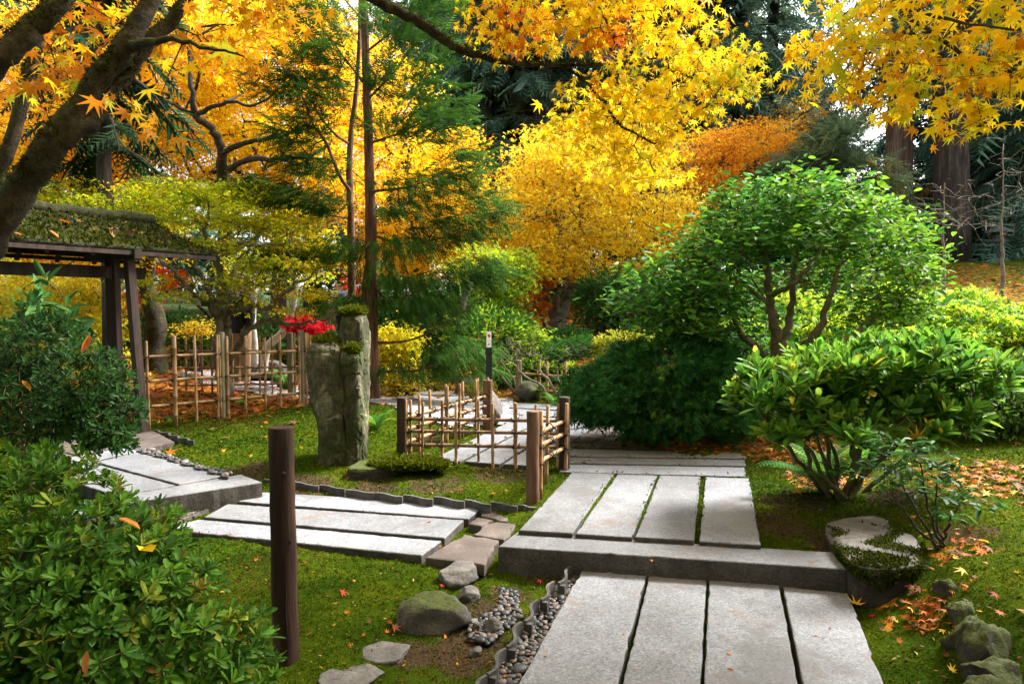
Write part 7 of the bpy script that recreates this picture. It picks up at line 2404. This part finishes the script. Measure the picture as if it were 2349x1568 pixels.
def conifer(label, px, Y, r, h, crown, z_low, n_br, seed, bark='bark_fir', C=CON, size=0.55, per=9, droop=0.5, base_py=None, lean=0.0):
    rng = np.random.RandomState(seed)
    b = np.array([(px - 1174.5) / FPX * Y, Y, 0.0])
    b[2] = gz1(b[0], b[1])
    t = thing('tall_conifer', label, 'tree', b, 'tall conifers behind the garden')
    zs = np.linspace(-0.3, h, 14)
    P = np.stack([b[0] + lean * zs / h + rng.normal(0, 0.03, 14), b[1] + rng.normal(0, 0.03, 14), b[2] + zs], 1)
    rad = r * (1 - 0.72 * np.clip(zs / h, 0, 1)) * (1 + 0.25 * np.exp(-np.clip(zs, 0, None) / 0.8))
    obj('trunk', MB().tube(P, rad, 14).mesh('trunk'), MATS[bark], t)
    VV, FF, o = [], [], 0
    AP, AD, AN = [], [], []
    for i in range(n_br):
        z = z_low + (h * 0.98 - z_low) * rng.uniform() ** 1.15
        a = rng.uniform(0, 6.28)
        ln = crown * (1 - 0.85 * max(0, (z - z_low)) / (h - z_low)) ** 0.8 * rng.uniform(0.6, 1.1)
        hd = np.array([math.cos(a), math.sin(a), 0])
        s = np.linspace(0, 1, 6)[:, None]
        p0 = np.array([b[0] + lean * z / h, b[1], b[2] + z])
        pts = p0 + hd * ln * s + np.array([0, 0, 1]) * (0.12 * ln * s - droop * ln * s ** 2)
        V, Fq, _ = tube(pts, np.linspace(0.045, 0.008, 6) * (0.5 + ln / crown * 0.7), 4)
        VV.append(V)
        FF.append(Fq + o)
        o += len(V)
        m = max(3, int(per * ln / crown * 2))
        u = rng.uniform(0.12, 1, m)
        pp = p0 + hd * ln * u[:, None] + np.array([0, 0, 1]) * (0.12 * ln * u - droop * ln * u ** 2)[:, None]
        side = np.array([-hd[1], hd[0], 0])
        w = rng.normal(0, 0.7, m)
        d = hd * 0.7 + side * w[:, None] + np.array([0, 0, -0.55]) + rng.normal(0, 0.2, (m, 3))
        AP.append(pp)
        AD.append(d)
        AN.append(np.array([0, 0, 1.0]) + rng.normal(0, 0.5, (m, 3)) + hd * 0.3)
    obj('branches', fast_mesh('branches', np.vstack(VV), np.vstack(FF), None, True), MATS['bark_dark'], t)
    P = np.vstack(AP)
    D = np.vstack(AD)
    N = np.vstack(AN)
    S = size * np.exp(rng.normal(0, 0.25, len(P)))
    foliage(t, T_FROND, P, D, N, S, pal(C, len(P), rng, None, 0.7, np.arange(len(P)) // 7), 'leaf_needle', 0, 'sprays')
    return t


def conifer_at(label, x, y, h, crown, zl, nb, seed):
    px = 1174.5 + x / y * FPX * (1 if y > 0 else 1)
    return conifer(label, px, y, 0.35, h, crown, zl, nb, seed, per=7, size=0.8)


# unseen conifers added beside and behind the camera to block sky light
for i, (x, y, h) in enumerate(((-10, -3, 15), (-6.5, -6, 16), (-2.5, -7.5, 17), (2.0, -7.5, 16), (6.0, -6.0, 17), (9.5, -2.5, 16), (-12, 3.5, 16), (12.5, 2.5, 15))):
    conifer_at('unseen tall conifer added around the camera to block sky light', x, y, h, 4.2, 0.6, 170, 300 + i)
# the two thick trunks at the right
conifer('thick reddish conifer trunk right of the blue-green conifer', 2052, 22.5, 0.46, 22, 4.2, 5.2, 130, 230, 'bark_cedar', per=10)
conifer('thickest dark conifer trunk near the right edge', 2172, 21.0, 0.50, 24, 4.0, 6.0, 120, 231, 'bark_fir', per=10)
for i, (lb, px, Y, r, h, cr, zl, nb, bark) in enumerate((
        ('dark conifer with drooping boughs at the right edge', 2290, 25, 0.38, 20, 4.2, 1.6, 190, 'bark_fir'), ('far conifer beyond the right edge trunk', 2420, 22, 0.4, 20, 4.4, 1.5, 150, 'bark_fir'),
        ('reddish conifer trunk above the orange maple', 1565, 27, 0.42, 22, 4.5, 5.0, 170, 'bark_cedar'), ('dark conifer trunk left of the reddish one', 1512, 29, 0.36, 22, 4.3, 4.5, 150, 'bark_fir'),
        ('dark bushy conifer right of the reddish trunk', 1690, 28, 0.4, 22, 5.0, 2.5, 230, 'bark_fir'), ('dark conifer behind the yellow maple crown', 1400, 31, 0.4, 22, 4.6, 3.0, 170, 'bark_fir'),
        ('thick dark conifer trunk right of the slender conifer', 1245, 26, 0.42, 22, 4.0, 5.5, 140, 'bark_fir'), ('brown conifer trunk between two dark ones', 1180, 27, 0.32, 21, 3.6, 4.5, 140, 'bark_cedar'),
        ('dark conifer trunk left of the brown one', 1118, 27, 0.36, 22, 4.0, 4.2, 150, 'bark_fir'), ('conifer filling behind the slender conifer top', 960, 30, 0.4, 22, 4.6, 2.5, 190, 'bark_fir'),
        ('conifer behind the golden maple', 720, 32, 0.4, 20, 4.6, 2.5, 150, 'bark_fir'), ('far conifer at the left behind the maples', 330, 31, 0.4, 20, 4.6, 2.5, 150, 'bark_fir'), ('far left conifer behind the orange maple', 60, 29, 0.4, 20, 4.6, 2.5, 150, 'bark_fir'),
        ('distant conifer in the gap left of the thick trunks', 1840, 38, 0.4, 13, 4.4, 1.5, 150, 'bark_fir'), ('bushy conifer right of the reddish trunk, further back', 1760, 33, 0.4, 24, 5.0, 2.0, 260, 'bark_fir'), ('bushy conifer behind the thickest trunk', 2130, 33, 0.4, 24, 4.6, 3.5, 200, 'bark_fir'), ('bushy conifer far behind at the right edge', 2330, 31, 0.4, 24, 5.0, 2.0, 240, 'bark_fir'), ('bushy conifer behind the overhanging yellow leaves', 1620, 34, 0.4, 24, 5.2, 2.0, 260, 'bark_fir'), ('bushy conifer behind the top of the yellow maple', 1330, 35, 0.4, 24, 5.2, 2.0, 260, 'bark_fir'), ('bushy conifer between slender conifer and brown trunk', 1060, 34, 0.4, 24, 5.2, 2.0, 240, 'bark_fir'), ('distant conifer beyond the slope', 2240, 36, 0.4, 24, 5.0, 1.5, 190, 'bark_fir'), ('distant conifer behind the brown trunk', 1190, 38, 0.4, 22, 5.0, 1.0, 190, 'bark_fir'),
        ('distant conifer behind the left maples', 520, 40, 0.4, 20, 5.0, 1.0, 150, 'bark_fir'))):
    conifer(lb, px, Y, r, h, cr, zl, nb, 240 + i, bark, per=15, size=0.68)
# the near-left conifer whose dark boughs hang behind the leaning maple
conifer('dark conifer with hanging boughs behind the leaning maple', 255, 9.6, 0.12, 10.5, 1.25, 3.3, 110, 270, 'bark_fir', C=[((0.02, 0.05, 0.022), 3), ((0.03, 0.075, 0.025), 2), ((0.014, 0.034, 0.016), 2)], size=0.36, per=8, droop=0.75)
# soft blue-green conifer
bb = gp_(1930, 600, 17.5)
BG = [((0.10, 0.15, 0.07), 3), ((0.15, 0.20, 0.085), 3), ((0.06, 0.10, 0.05), 2), ((0.24, 0.20, 0.06), 0.8)]
E = [ell(1900, 350, 17.5, 70, 40, 1.0, 60), ell(1840, 390, 17.4, 60, 35, 0.9, 45), ell(1960, 400, 17.5, 60, 40, 0.9, 45), ell(1930, 310, 17.6, 40, 30, 0.7, 26), ell(2010, 440, 17.5, 50, 40, 0.8, 30), ell(1880, 440, 17.4, 80, 40, 0.9, 45), ell(2060, 520, 17.3, 36, 60, 0.7, 36), ell(1960, 500, 17.4, 70, 40, 0.8, 30)]
tree('soft_conifer', 'soft blue-green conifer above the camellia tree', 'tree', bb, [[(bb[0], bb[1], bb[2] - 0.1, 0.16)] + L((1930, 500, 17.5, 0.12), (1928, 400, 17.5, 0.08), (1925, 310, 17.5, 0.03))], E, dict(T=T_FROND_FINE, per=12, rc=0.3, flat=0.5, size=0.36, pal=BG, mode='out', spread=0.4, droop=0.35, mat='leaf_needle'), 'bark_fir', 280,
     grow=dict(seg=0.4, wig=0.1, arch=0.05), rmin=0.006, foliage_name='sprays')
# clipped hedge on the far slope
hb = gp_(2200, 600, 24.5)
shrub('hedge', 'dark hedge behind the thick conifer trunks', hb, [ell(2110, 560, 24.5, 60, 40, 0.8, 130), ell(2220, 560, 24.5, 80, 45, 0.8, 170), ell(2340, 560, 24.0, 80, 50, 0.8, 170), ell(2010, 570, 24.5, 70, 40, 0.8, 110)],
      dict(T=T_OVAL, per=14, rc=0.28, size=0.13, pal=[((0.012, 0.024, 0.012), 3), ((0.02, 0.038, 0.018), 2)], mode='ball'), 281, stems=7, shell=0.5, bark='bark_dark', per_stem_r=0.05, rmin=0.006, cat='hedge')
for i, (lb, px, Y, EE) in enumerate((('dark evergreen thicket behind the middle conifers', 1200, 24.5, [(1130, 560, 120, 70, 150), (1250, 580, 120, 60, 120), (1010, 560, 110, 70, 110)]), ('dark evergreen thicket behind the left maples', 500, 22, [(300, 620, 160, 70, 140), (520, 620, 160, 60, 140), (740, 620, 150, 70, 130), (100, 640, 160, 80, 110)]),
                                     ('dark evergreen thicket behind the yellow maple', 1350, 20.5, [(1230, 600, 110, 60, 130), (1360, 590, 120, 70, 150), (1480, 600, 120, 60, 130)]), ('dark evergreen thicket behind the orange maple', 1700, 24.5, [(1560, 560, 120, 60, 120), (1700, 540, 130, 60, 130), (1850, 560, 110, 60, 110)]))):
    hb = gp_(px, 640, Y)
    shrub('thicket', lb, hb, [ell(a, b_, Y, c, d, 1.0, n) for a, b_, c, d, n in EE], dict(T=T_OVAL, per=14, rc=0.32, size=0.15, pal=DGR, mode='ball'), 285 + i, stems=9, shell=0.4, bark='bark_dark', per_stem_r=0.06, rmin=0.007)

# ------------------------------------------------------------------ moss blades, leaf litter, fallen leaves
rng = np.random.RandomState(400)


def paved_mask(x, y):
    m = np.zeros(len(x), bool)
    for O in PAVED:
        lo, hi = O.min(0) - 0.0, O.max(0) + 0.0
        k = (x > lo[0]) & (x < hi[0]) & (y > lo[1]) & (y < hi[1])
        if k.any():
            i = np.where(k)[0]
            m[i] |= inpoly(x[i], y[i], O)
    return m


# sampled so that their size follows the distance: dense and fine near, coarser beyond
n = 520000
d = np.exp(rng.uniform(math.log(1.9), math.log(13.0), n))
a = rng.uniform(-0.80, 0.80, n)
x, y = d * np.sin(a) * 1.0, d * np.cos(a)
ok = ~paved_mask(x + rng.normal(0, 0.010, n), y + rng.normal(0, 0.010, n))
ok &= ~((x > -5.5) & (x < 0.2) & (y > 8.3) & (y > 9.5 - 0.0 * x) & (y < 12))
ok &= rng.uniform(size=n) > litter_at(x, y) * 0.85
sl = np.zeros(n)
x, y, d = x[ok], y[ok], d[ok]
z = gz(x, y) + lumps(x, y) * np.clip(1.6 - np.hypot(x, y) / 12, 0.3, 1)
z = z + 0.030 * np.isin(np.arange(len(x)), np.where(paved_mask(x, y))[0])
P = np.stack([x, y, z - 0.002], 1)
D = np.stack([rng.normal(0, 1.0, len(x)), rng.normal(0, 1.0, len(x)), np.ones(len(x))], 1)
N = rng.normal(0, 1, (len(x), 3))
S = 0.0030 * d * np.exp(rng.normal(0, 0.3, len(x)))
S = np.clip(S, 0.006, 0.035)
tone = np.sin(x * 2.1 + 1.7 * np.sin(y * 1.3)) * np.sin(y * 2.6 + np.sin(x * 3.1)) * 0.5 + 0.5
C = (np.array([0.017, 0.040, 0.001])[None] * (1 - tone[:, None]) + np.array([0.085, 0.115, 0.003])[None] * tone[:, None]) * np.exp(rng.normal(0, 0.3, (len(x), 1)))
br_ = np.sin(x * 1.7 + 2.2 * np.sin(y * 1.1 + 0.5)) * np.sin(y * 1.9 + 1.5 * np.sin(x * 2.3)) + rng.normal(0, 0.25, len(x))
C = np.where((br_ > 0.62)[:, None], np.array([0.085, 0.062, 0.008])[None] * np.exp(rng.normal(0, 0.35, (len(x), 1))), C)
T_BLADE = (np.array([(-0.26, 0, 0), (0.26, 0, 0), (0, 1, 0)], float), np.array([[0, 1, 2]]))
V, FF, k = inst(T_BLADE, P, frames(D, N), S)
o = obj('moss', fast_mesh('moss', V, FF, np.repeat(np.clip(C, 0, 0.6), k, 0)), MATS['leaf_needle'])
tag(o, 'fine moss shoots covering the ground', 'moss', kind='stuff')


def cushion(parent_name, cx, cy, rx, ry, z, rz_, n, seed):
    r = np.random.RandomState(seed)
    v = unit(r.normal(0, 1, (n, 3)))
    v[:, 2] = np.abs(v[:, 2])
    P = v * np.array([rx, ry, rz_]) * 0.98 + np.array([cx, cy, z])
    D = v * 0.8 + r.normal(0, 0.6, (n, 3)) + np.array([0, 0, 0.3])
    S = 0.026 * np.exp(r.normal(0, 0.3, n))
    C = pal([((0.06, 0.078, 0.003), 2), ((0.11, 0.12, 0.005), 2), ((0.03, 0.045, 0.002), 1.5)], n, r)
    V, FF, k = inst(T_BLADE, P, frames(D, r.normal(0, 1, (n, 3))), S)
    o = obj('moss_shoots', fast_mesh('moss_shoots', V, FF, np.repeat(C, k, 0)), MATS['leaf_needle'], parent_name)
    o['kind'] = 'stuff'


by_name = {o.name: o for o in COL.objects}
cushion(by_name['flat_stone'], *FLAT_STONE_MOSS, 6000, 1)
for i, c in enumerate(MOSS_CAPS):
    cushion(by_name['standing_stone'], *c, 2500, 10 + i)

# moss on the front half of the flat boulder and over its lip
r = np.random.RandomState(431)
fb = FLAT_BOULDER_Q
lo, hi = fb.min(0), fb.max(0)
p = r.uniform(lo, hi, (14000, 2))
p = p[inpoly(p[:, 0], p[:, 1], fb)]
f_ = (hi[1] - p[:, 1]) / (hi[1] - lo[1]) + 0.30 * np.sin(p[:, 0] * 17 + 2 * np.sin(p[:, 1] * 13)) + r.normal(0, 0.08, len(p))
p = p[(f_ > 0.62)]
e_ = outline(fb, 0.004, 0.0, r)
e_ = e_[e_[:, 1] < lo[1] + 0.45 * (hi[1] - lo[1])]
e_ = np.repeat(e_, 12, 0)
cen_ = fb.mean(0)
dz_ = r.uniform(0, 1, len(e_)) ** 1.6 * (0.05 + 0.07 * (np.sin(e_[:, 0] * 23) * 0.5 + 0.5))
P = np.vstack([np.c_[p, np.full(len(p), 0.19)], np.c_[e_ + unit(e_ - cen_) * 0.004, 0.185 - dz_]])
D = r.normal(0, 0.7, P.shape) + np.vstack([np.tile([0, 0, 0.8], (len(p), 1)), np.c_[unit(e_ - cen_) * 0.9, np.full(len(e_), -0.3)]])
V, FF, k = inst(T_BLADE, P, frames(D, r.normal(0, 1, P.shape)), 0.016 * np.exp(r.normal(0, 0.3, len(P))))
o = obj('moss_shoots', fast_mesh('moss_shoots', V, FF, np.repeat(pal([((0.03, 0.045, 0.002), 2), ((0.07, 0.085, 0.003), 2), ((0.015, 0.025, 0.001), 2)], len(P), r), k, 0)), MATS['leaf_needle'], FLAT_BOULDER)
o['kind'] = 'stuff'

# roof moss shoots
r = np.random.RandomState(420)
ii = r.randint(0, len(ROOF_V), 9000)
P = ROOF_V[ii] + r.normal(0, 0.02, (9000, 3)) * np.array([1, 1, 0.2])
D = np.stack([r.normal(0, 0.8, 9000), r.normal(0, 0.8, 9000), np.ones(9000)], 1)
V, FF, k = inst(T_BLADE, P, frames(D, r.normal(0, 1, (9000, 3))), 0.04 * np.exp(r.normal(0, 0.3, 9000)))
o = obj('moss_shoots', fast_mesh('moss_shoots', V, FF, np.repeat(pal([((0.03, 0.04, 0.003), 2), ((0.065, 0.07, 0.005), 2), ((0.015, 0.02, 0.002), 2)], 9000, r), k, 0)), MATS['leaf_needle'], gate)
o['kind'] = 'stuff'

# leaf litter
n = 90000
d = np.exp(rng.uniform(math.log(2.0), math.log(24.0), n))
a = rng.uniform(-0.85, 0.85, n)
x, y = d * np.sin(a), d * np.cos(a)
lt = litter_at(x, y)
ok = (rng.uniform(size=n) < np.maximum(lt ** 1.4, 0.006)) & ~paved_mask(x, y)
x, y, d = x[ok], y[ok], d[ok]
m = len(x)
z = gz(x, y) + lumps(x, y) * np.clip(1.6 - np.hypot(x, y) / 12, 0.3, 1) + rng.uniform(0.008, 0.03, m)
a = rng.uniform(0, 6.28, m)
D = np.stack([np.cos(a), np.sin(a), rng.normal(0, 0.3, m)], 1)
N = np.stack([rng.normal(0, 0.4, m), rng.normal(0, 0.4, m), np.ones(m)], 1)
S = np.clip(0.0085 * d, 0.022, 0.12) * np.exp(rng.normal(0, 0.25, m))
V, FF, k = inst(T_STAR5, np.stack([x, y, z], 1), frames(D, N), S)
o = obj('leaf_litter', fast_mesh('leaf_litter', V, FF, np.repeat(pal(DRY, m, rng), k, 0)), MATS['leaf_dry'])
tag(o, 'drifts of fallen orange and brown maple leaves on the ground', 'leaf litter', kind='stuff')

# twiglets, seeds and scraps strewn over the moss
n = 5000
d = np.exp(rng.uniform(math.log(2.2), math.log(9.0), n))
a = rng.uniform(-0.75, 0.75, n)
x, y = d * np.sin(a), d * np.cos(a)
z = gz(x, y) + lumps(x, y) * np.clip(1.6 - np.hypot(x, y) / 12, 0.3, 1) + 0.008
pm = paved_mask(x, y)
keep = ~pm
x, y, z, d = x[keep], y[keep], z[keep], d[keep]
m = len(x)
a = rng.uniform(0, 6.28, m)
D = np.stack([np.cos(a), np.sin(a), rng.normal(0, 0.2, m)], 1)
N = np.stack([rng.normal(0, 0.3, m), rng.normal(0, 0.3, m), np.ones(m)], 1)
V, FF, k = inst((T_DIAM[0] * np.array([0.45, 1, 1]), T_DIAM[1]), np.stack([x, y, z], 1), frames(D, N), 0.0042 * d * np.exp(rng.normal(0, 0.4, m)))
o = obj('moss_debris', fast_mesh('moss_debris', V, FF, np.repeat(pal([((0.10, 0.05, 0.02), 3), ((0.28, 0.13, 0.03), 2), ((0.35, 0.26, 0.08), 2), ((0.04, 0.025, 0.015), 2)], m, rng), k, 0)), MATS['leaf_dry'])
tag(o, 'scraps of needles, seeds and dry leaf on the moss', 'debris', kind='stuff')

# single fallen leaves that can be picked out
STAR_M = template_mesh('fallen_maple_leaf', (T_STAR7[0] * np.array([1, 1, -0.8]), T_STAR7[1]), 'leaf_dry_one')
OVAL_M = template_mesh('fallen_oval_leaf', oval_leaf(0.5, 0.10, -0.10), 'leaf_dry_one')


def fallen(label, p, size, col, seed, mesh=STAR_M, group=None, tilt=0.42, lift=0.006):
    r = np.random.RandomState(seed)
    a = r.uniform(0, 6.28)
    Rm = frames(np.array([[math.cos(a), math.sin(a), r.normal(0, tilt)]]), np.array([[r.normal(0, tilt), r.normal(0, tilt), 1.0]]))[0]
    M = np.eye(4)
    M[:3, :3] = Rm @ np.diag([r.uniform(0.55, 1.0), 1.0, r.uniform(0.8, 2.6)]) * size
    M[:3, 3] = [p[0], p[1], p[2] + lift]
    o = obj('fallen_leaf', mesh, None, None, Matrix(M.tolist()), col)
    return tag(o, label, 'leaf', group)


OR, YE, BR, RD, TAN = (0.42, 0.11, 0.014), (0.55, 0.33, 0.02), (0.13, 0.04, 0.015), (0.45, 0.012, 0.02), (0.42, 0.27, 0.10)
top = lambda px, py, z: G(px, py, z)
fallen('bright red fallen leaf at the foot of the left step', top(577, 1134, 0.045), 0.05, RD, 1)
fallen('orange fallen leaf on the lower slabs near the bottom edge', top(1683, 1540, 0.003), 0.030, OR, 2, OVAL_M)
fallen('orange fallen leaf on the middle slab of the side path', top(990, 1196, 0.057), 0.045, OR, 3, OVAL_M)
fallen('yellow fallen leaf on the corner of the large brown flagstone', top(1008, 1256, 0.055), 0.036, YE, 4)
fallen('large yellow fallen leaf at the right end of the step', top(2078, 1470, 0.0) * 0 + G(1965, 1388, 0.0), 0.085, YE, 5)
fallen('large tan leaf beside the base of the small thin bush', on(2105, 1240, 0.3), 0.10, TAN, 6, OVAL_M, lift=0.02)
fallen('pale cream leaf upright on the moss right of the small thin bush', on(2255, 1142, 0.3), 0.055, (0.75, 0.68, 0.5), 7, OVAL_M, tilt=0.6, lift=0.02)
fallen('long tan leaf at the right edge of the moss bank', on(2330, 1405, 0.3), 0.10, TAN, 8, OVAL_M, lift=0.02)
fallen('small red leaf on the flat boulder', top(2010, 1235, 0.202), 0.03, OR, 9, OVAL_M)
fallen('tan leaf right of the thin bush on the moss', on(2240, 1245, 0.3), 0.09, YE, 10, OVAL_M, lift=0.02)
fallen('dark brown leaf at the foot of the front post', on(703, 1463, 0), 0.045, BR, 11, OVAL_M, lift=0.01)
fallen('orange leaf on the moss below the side path slabs', on(585, 1290, 0), 0.035, OR, 12, lift=0.012)
fallen('yellow leaf lying across the top of the near azalea', F(350, 1265, 1.95), 0.105, (0.78, 0.50, 0.02), 13, OVAL_M, tilt=0.3, lift=0.0)
fallen('brown curled leaf lodged in the near azalea', F(322, 1213, 2.0), 0.07, (0.45, 0.16, 0.03), 14, OVAL_M, tilt=0.7, lift=0.0)
fallen('brown leaf caught low in the near azalea', F(200, 1490, 1.75), 0.07, (0.30, 0.11, 0.03), 15, OVAL_M, tilt=0.7, lift=0.0)
fallen('rust-brown leaf caught in the dark azalea', F(185, 810, 4.25), 0.13, (0.42, 0.13, 0.03), 16, OVAL_M, tilt=0.7, lift=0.0)
fallen('amber curled leaf caught low in the dark azalea', F(52, 872, 4.2), 0.12, (0.55, 0.24, 0.03), 17, OVAL_M, tilt=0.7, lift=0.0)
fallen('orange maple leaf caught in the rhododendron twigs', F(2105, 1005, 4.45), 0.10, (0.72, 0.32, 0.03), 18, STAR_M, tilt=0.9, lift=0.0)
r = np.random.RandomState(430)
for k in range(26):     # small leaves on the granite
    q = [(1300, 1500, 0.003), (1500, 1450, 0.003), (1700, 1500, 0.003), (1880, 1450, 0.003), (1500, 1275, 0.128), (1800, 1290, 0.128), (1350, 1150, 0.158), (1560, 1170, 0.158), (700, 1170, 0.058), (850, 1210, 0.058), (600, 1200, 0.058), (760, 1150, 0.058), (450, 1120, 0.183)][k % 13]
    px, py = q[0] + r.uniform(-70, 70), q[1] + r.uniform(-12, 12)
    fallen(('tiny orange' if k % 3 else 'tiny dark brown') + ' fallen leaf lying on a granite slab', top(px, py, q[2]), r.uniform(0.012, 0.022), (0.55, 0.18, 0.03) if k % 3 else (0.3, 0.10, 0.03), 500 + k, group='tiny orange leaves on granite' if k % 3 else 'tiny brown leaves on granite', lift=0.004)
for k in range(40):     # maple leaves on the right bank
    px, py = r.uniform(2060, 2345), r.uniform(1080, 1560)
    if px < 2180 and py > 1240:
        continue
    p = on(px, py, 0.3)
    fallen(('orange', 'yellow', 'dark brown', 'orange')[k % 4] + ' maple leaf fallen on the right moss bank', p, r.uniform(0.022, 0.042), (OR, YE, BR, OR)[k % 4], 560 + k, group=('orange', 'yellow', 'brown', 'orange')[k % 4] + ' leaves on the right moss bank', lift=0.02)
for k in range(22):     # leaves on the near moss
    px, py = r.uniform(680, 1000), r.uniform(1270, 1540)
    p = on(px, py, 0.0)
    fallen('small ' + ('orange', 'yellow', 'dark brown')[k % 3] + ' leaf scattered on the near moss lawn', p, r.uniform(0.016, 0.032), (OR, YE, BR)[k % 3], 640 + k, group=('orange', 'yellow', 'brown')[k % 3] + ' leaves on the near moss lawn', lift=0.012)
for k in range(26):     # leaves on the moss island
    px, py = r.uniform(450, 1180), r.uniform(1000, 1140)
    p = on(px, py, 0.12)
    if paved_mask(p[:1], p[1:2])[0]:
        continue
    fallen('small ' + ('orange', 'yellow', 'dark brown')[k % 3] + ' leaf on the fenced moss island', p, r.uniform(0.025, 0.045), (OR, YE, BR)[k % 3], 700 + k, group=('orange', 'yellow', 'brown')[k % 3] + ' leaves on the moss island', lift=0.015)
for k in range(14):     # leaves in the hollow below the bank
    px, py = r.uniform(2030, 2200), r.uniform(1385, 1560)
    p = G(px, py, -0.03)
    p[2] = gz1(p[0], p[1])
    fallen(('orange', 'brown', 'brown', 'yellow')[k % 4] + ' leaf drifted against the row of mossy stones', p, r.uniform(0.02, 0.042), (OR, BR, BR, YE)[k % 4], 760 + k, group=('orange', 'brown', 'brown', 'yellow')[k % 4] + ' leaves against the stone row', lift=0.015)
for k in range(34):     # leaves on the gate roof
    i = r.randint(len(ROOF_V))
    p = ROOF_V[i]
    fallen(('tan star-shaped', 'orange oval', 'ochre star-shaped', 'brown oval')[k % 4] + ' leaf lying on the mossy gate roof', p, r.uniform(0.07, 0.13), (TAN, OR, (0.55, 0.36, 0.10), BR)[k % 4], 800 + k, OVAL_M if k % 2 else STAR_M, group=('tan', 'orange', 'ochre', 'brown')[k % 4] + ' leaves on the gate roof', lift=0.03)

for o in BASES:
    if '_base' in o:
        del o['_base']
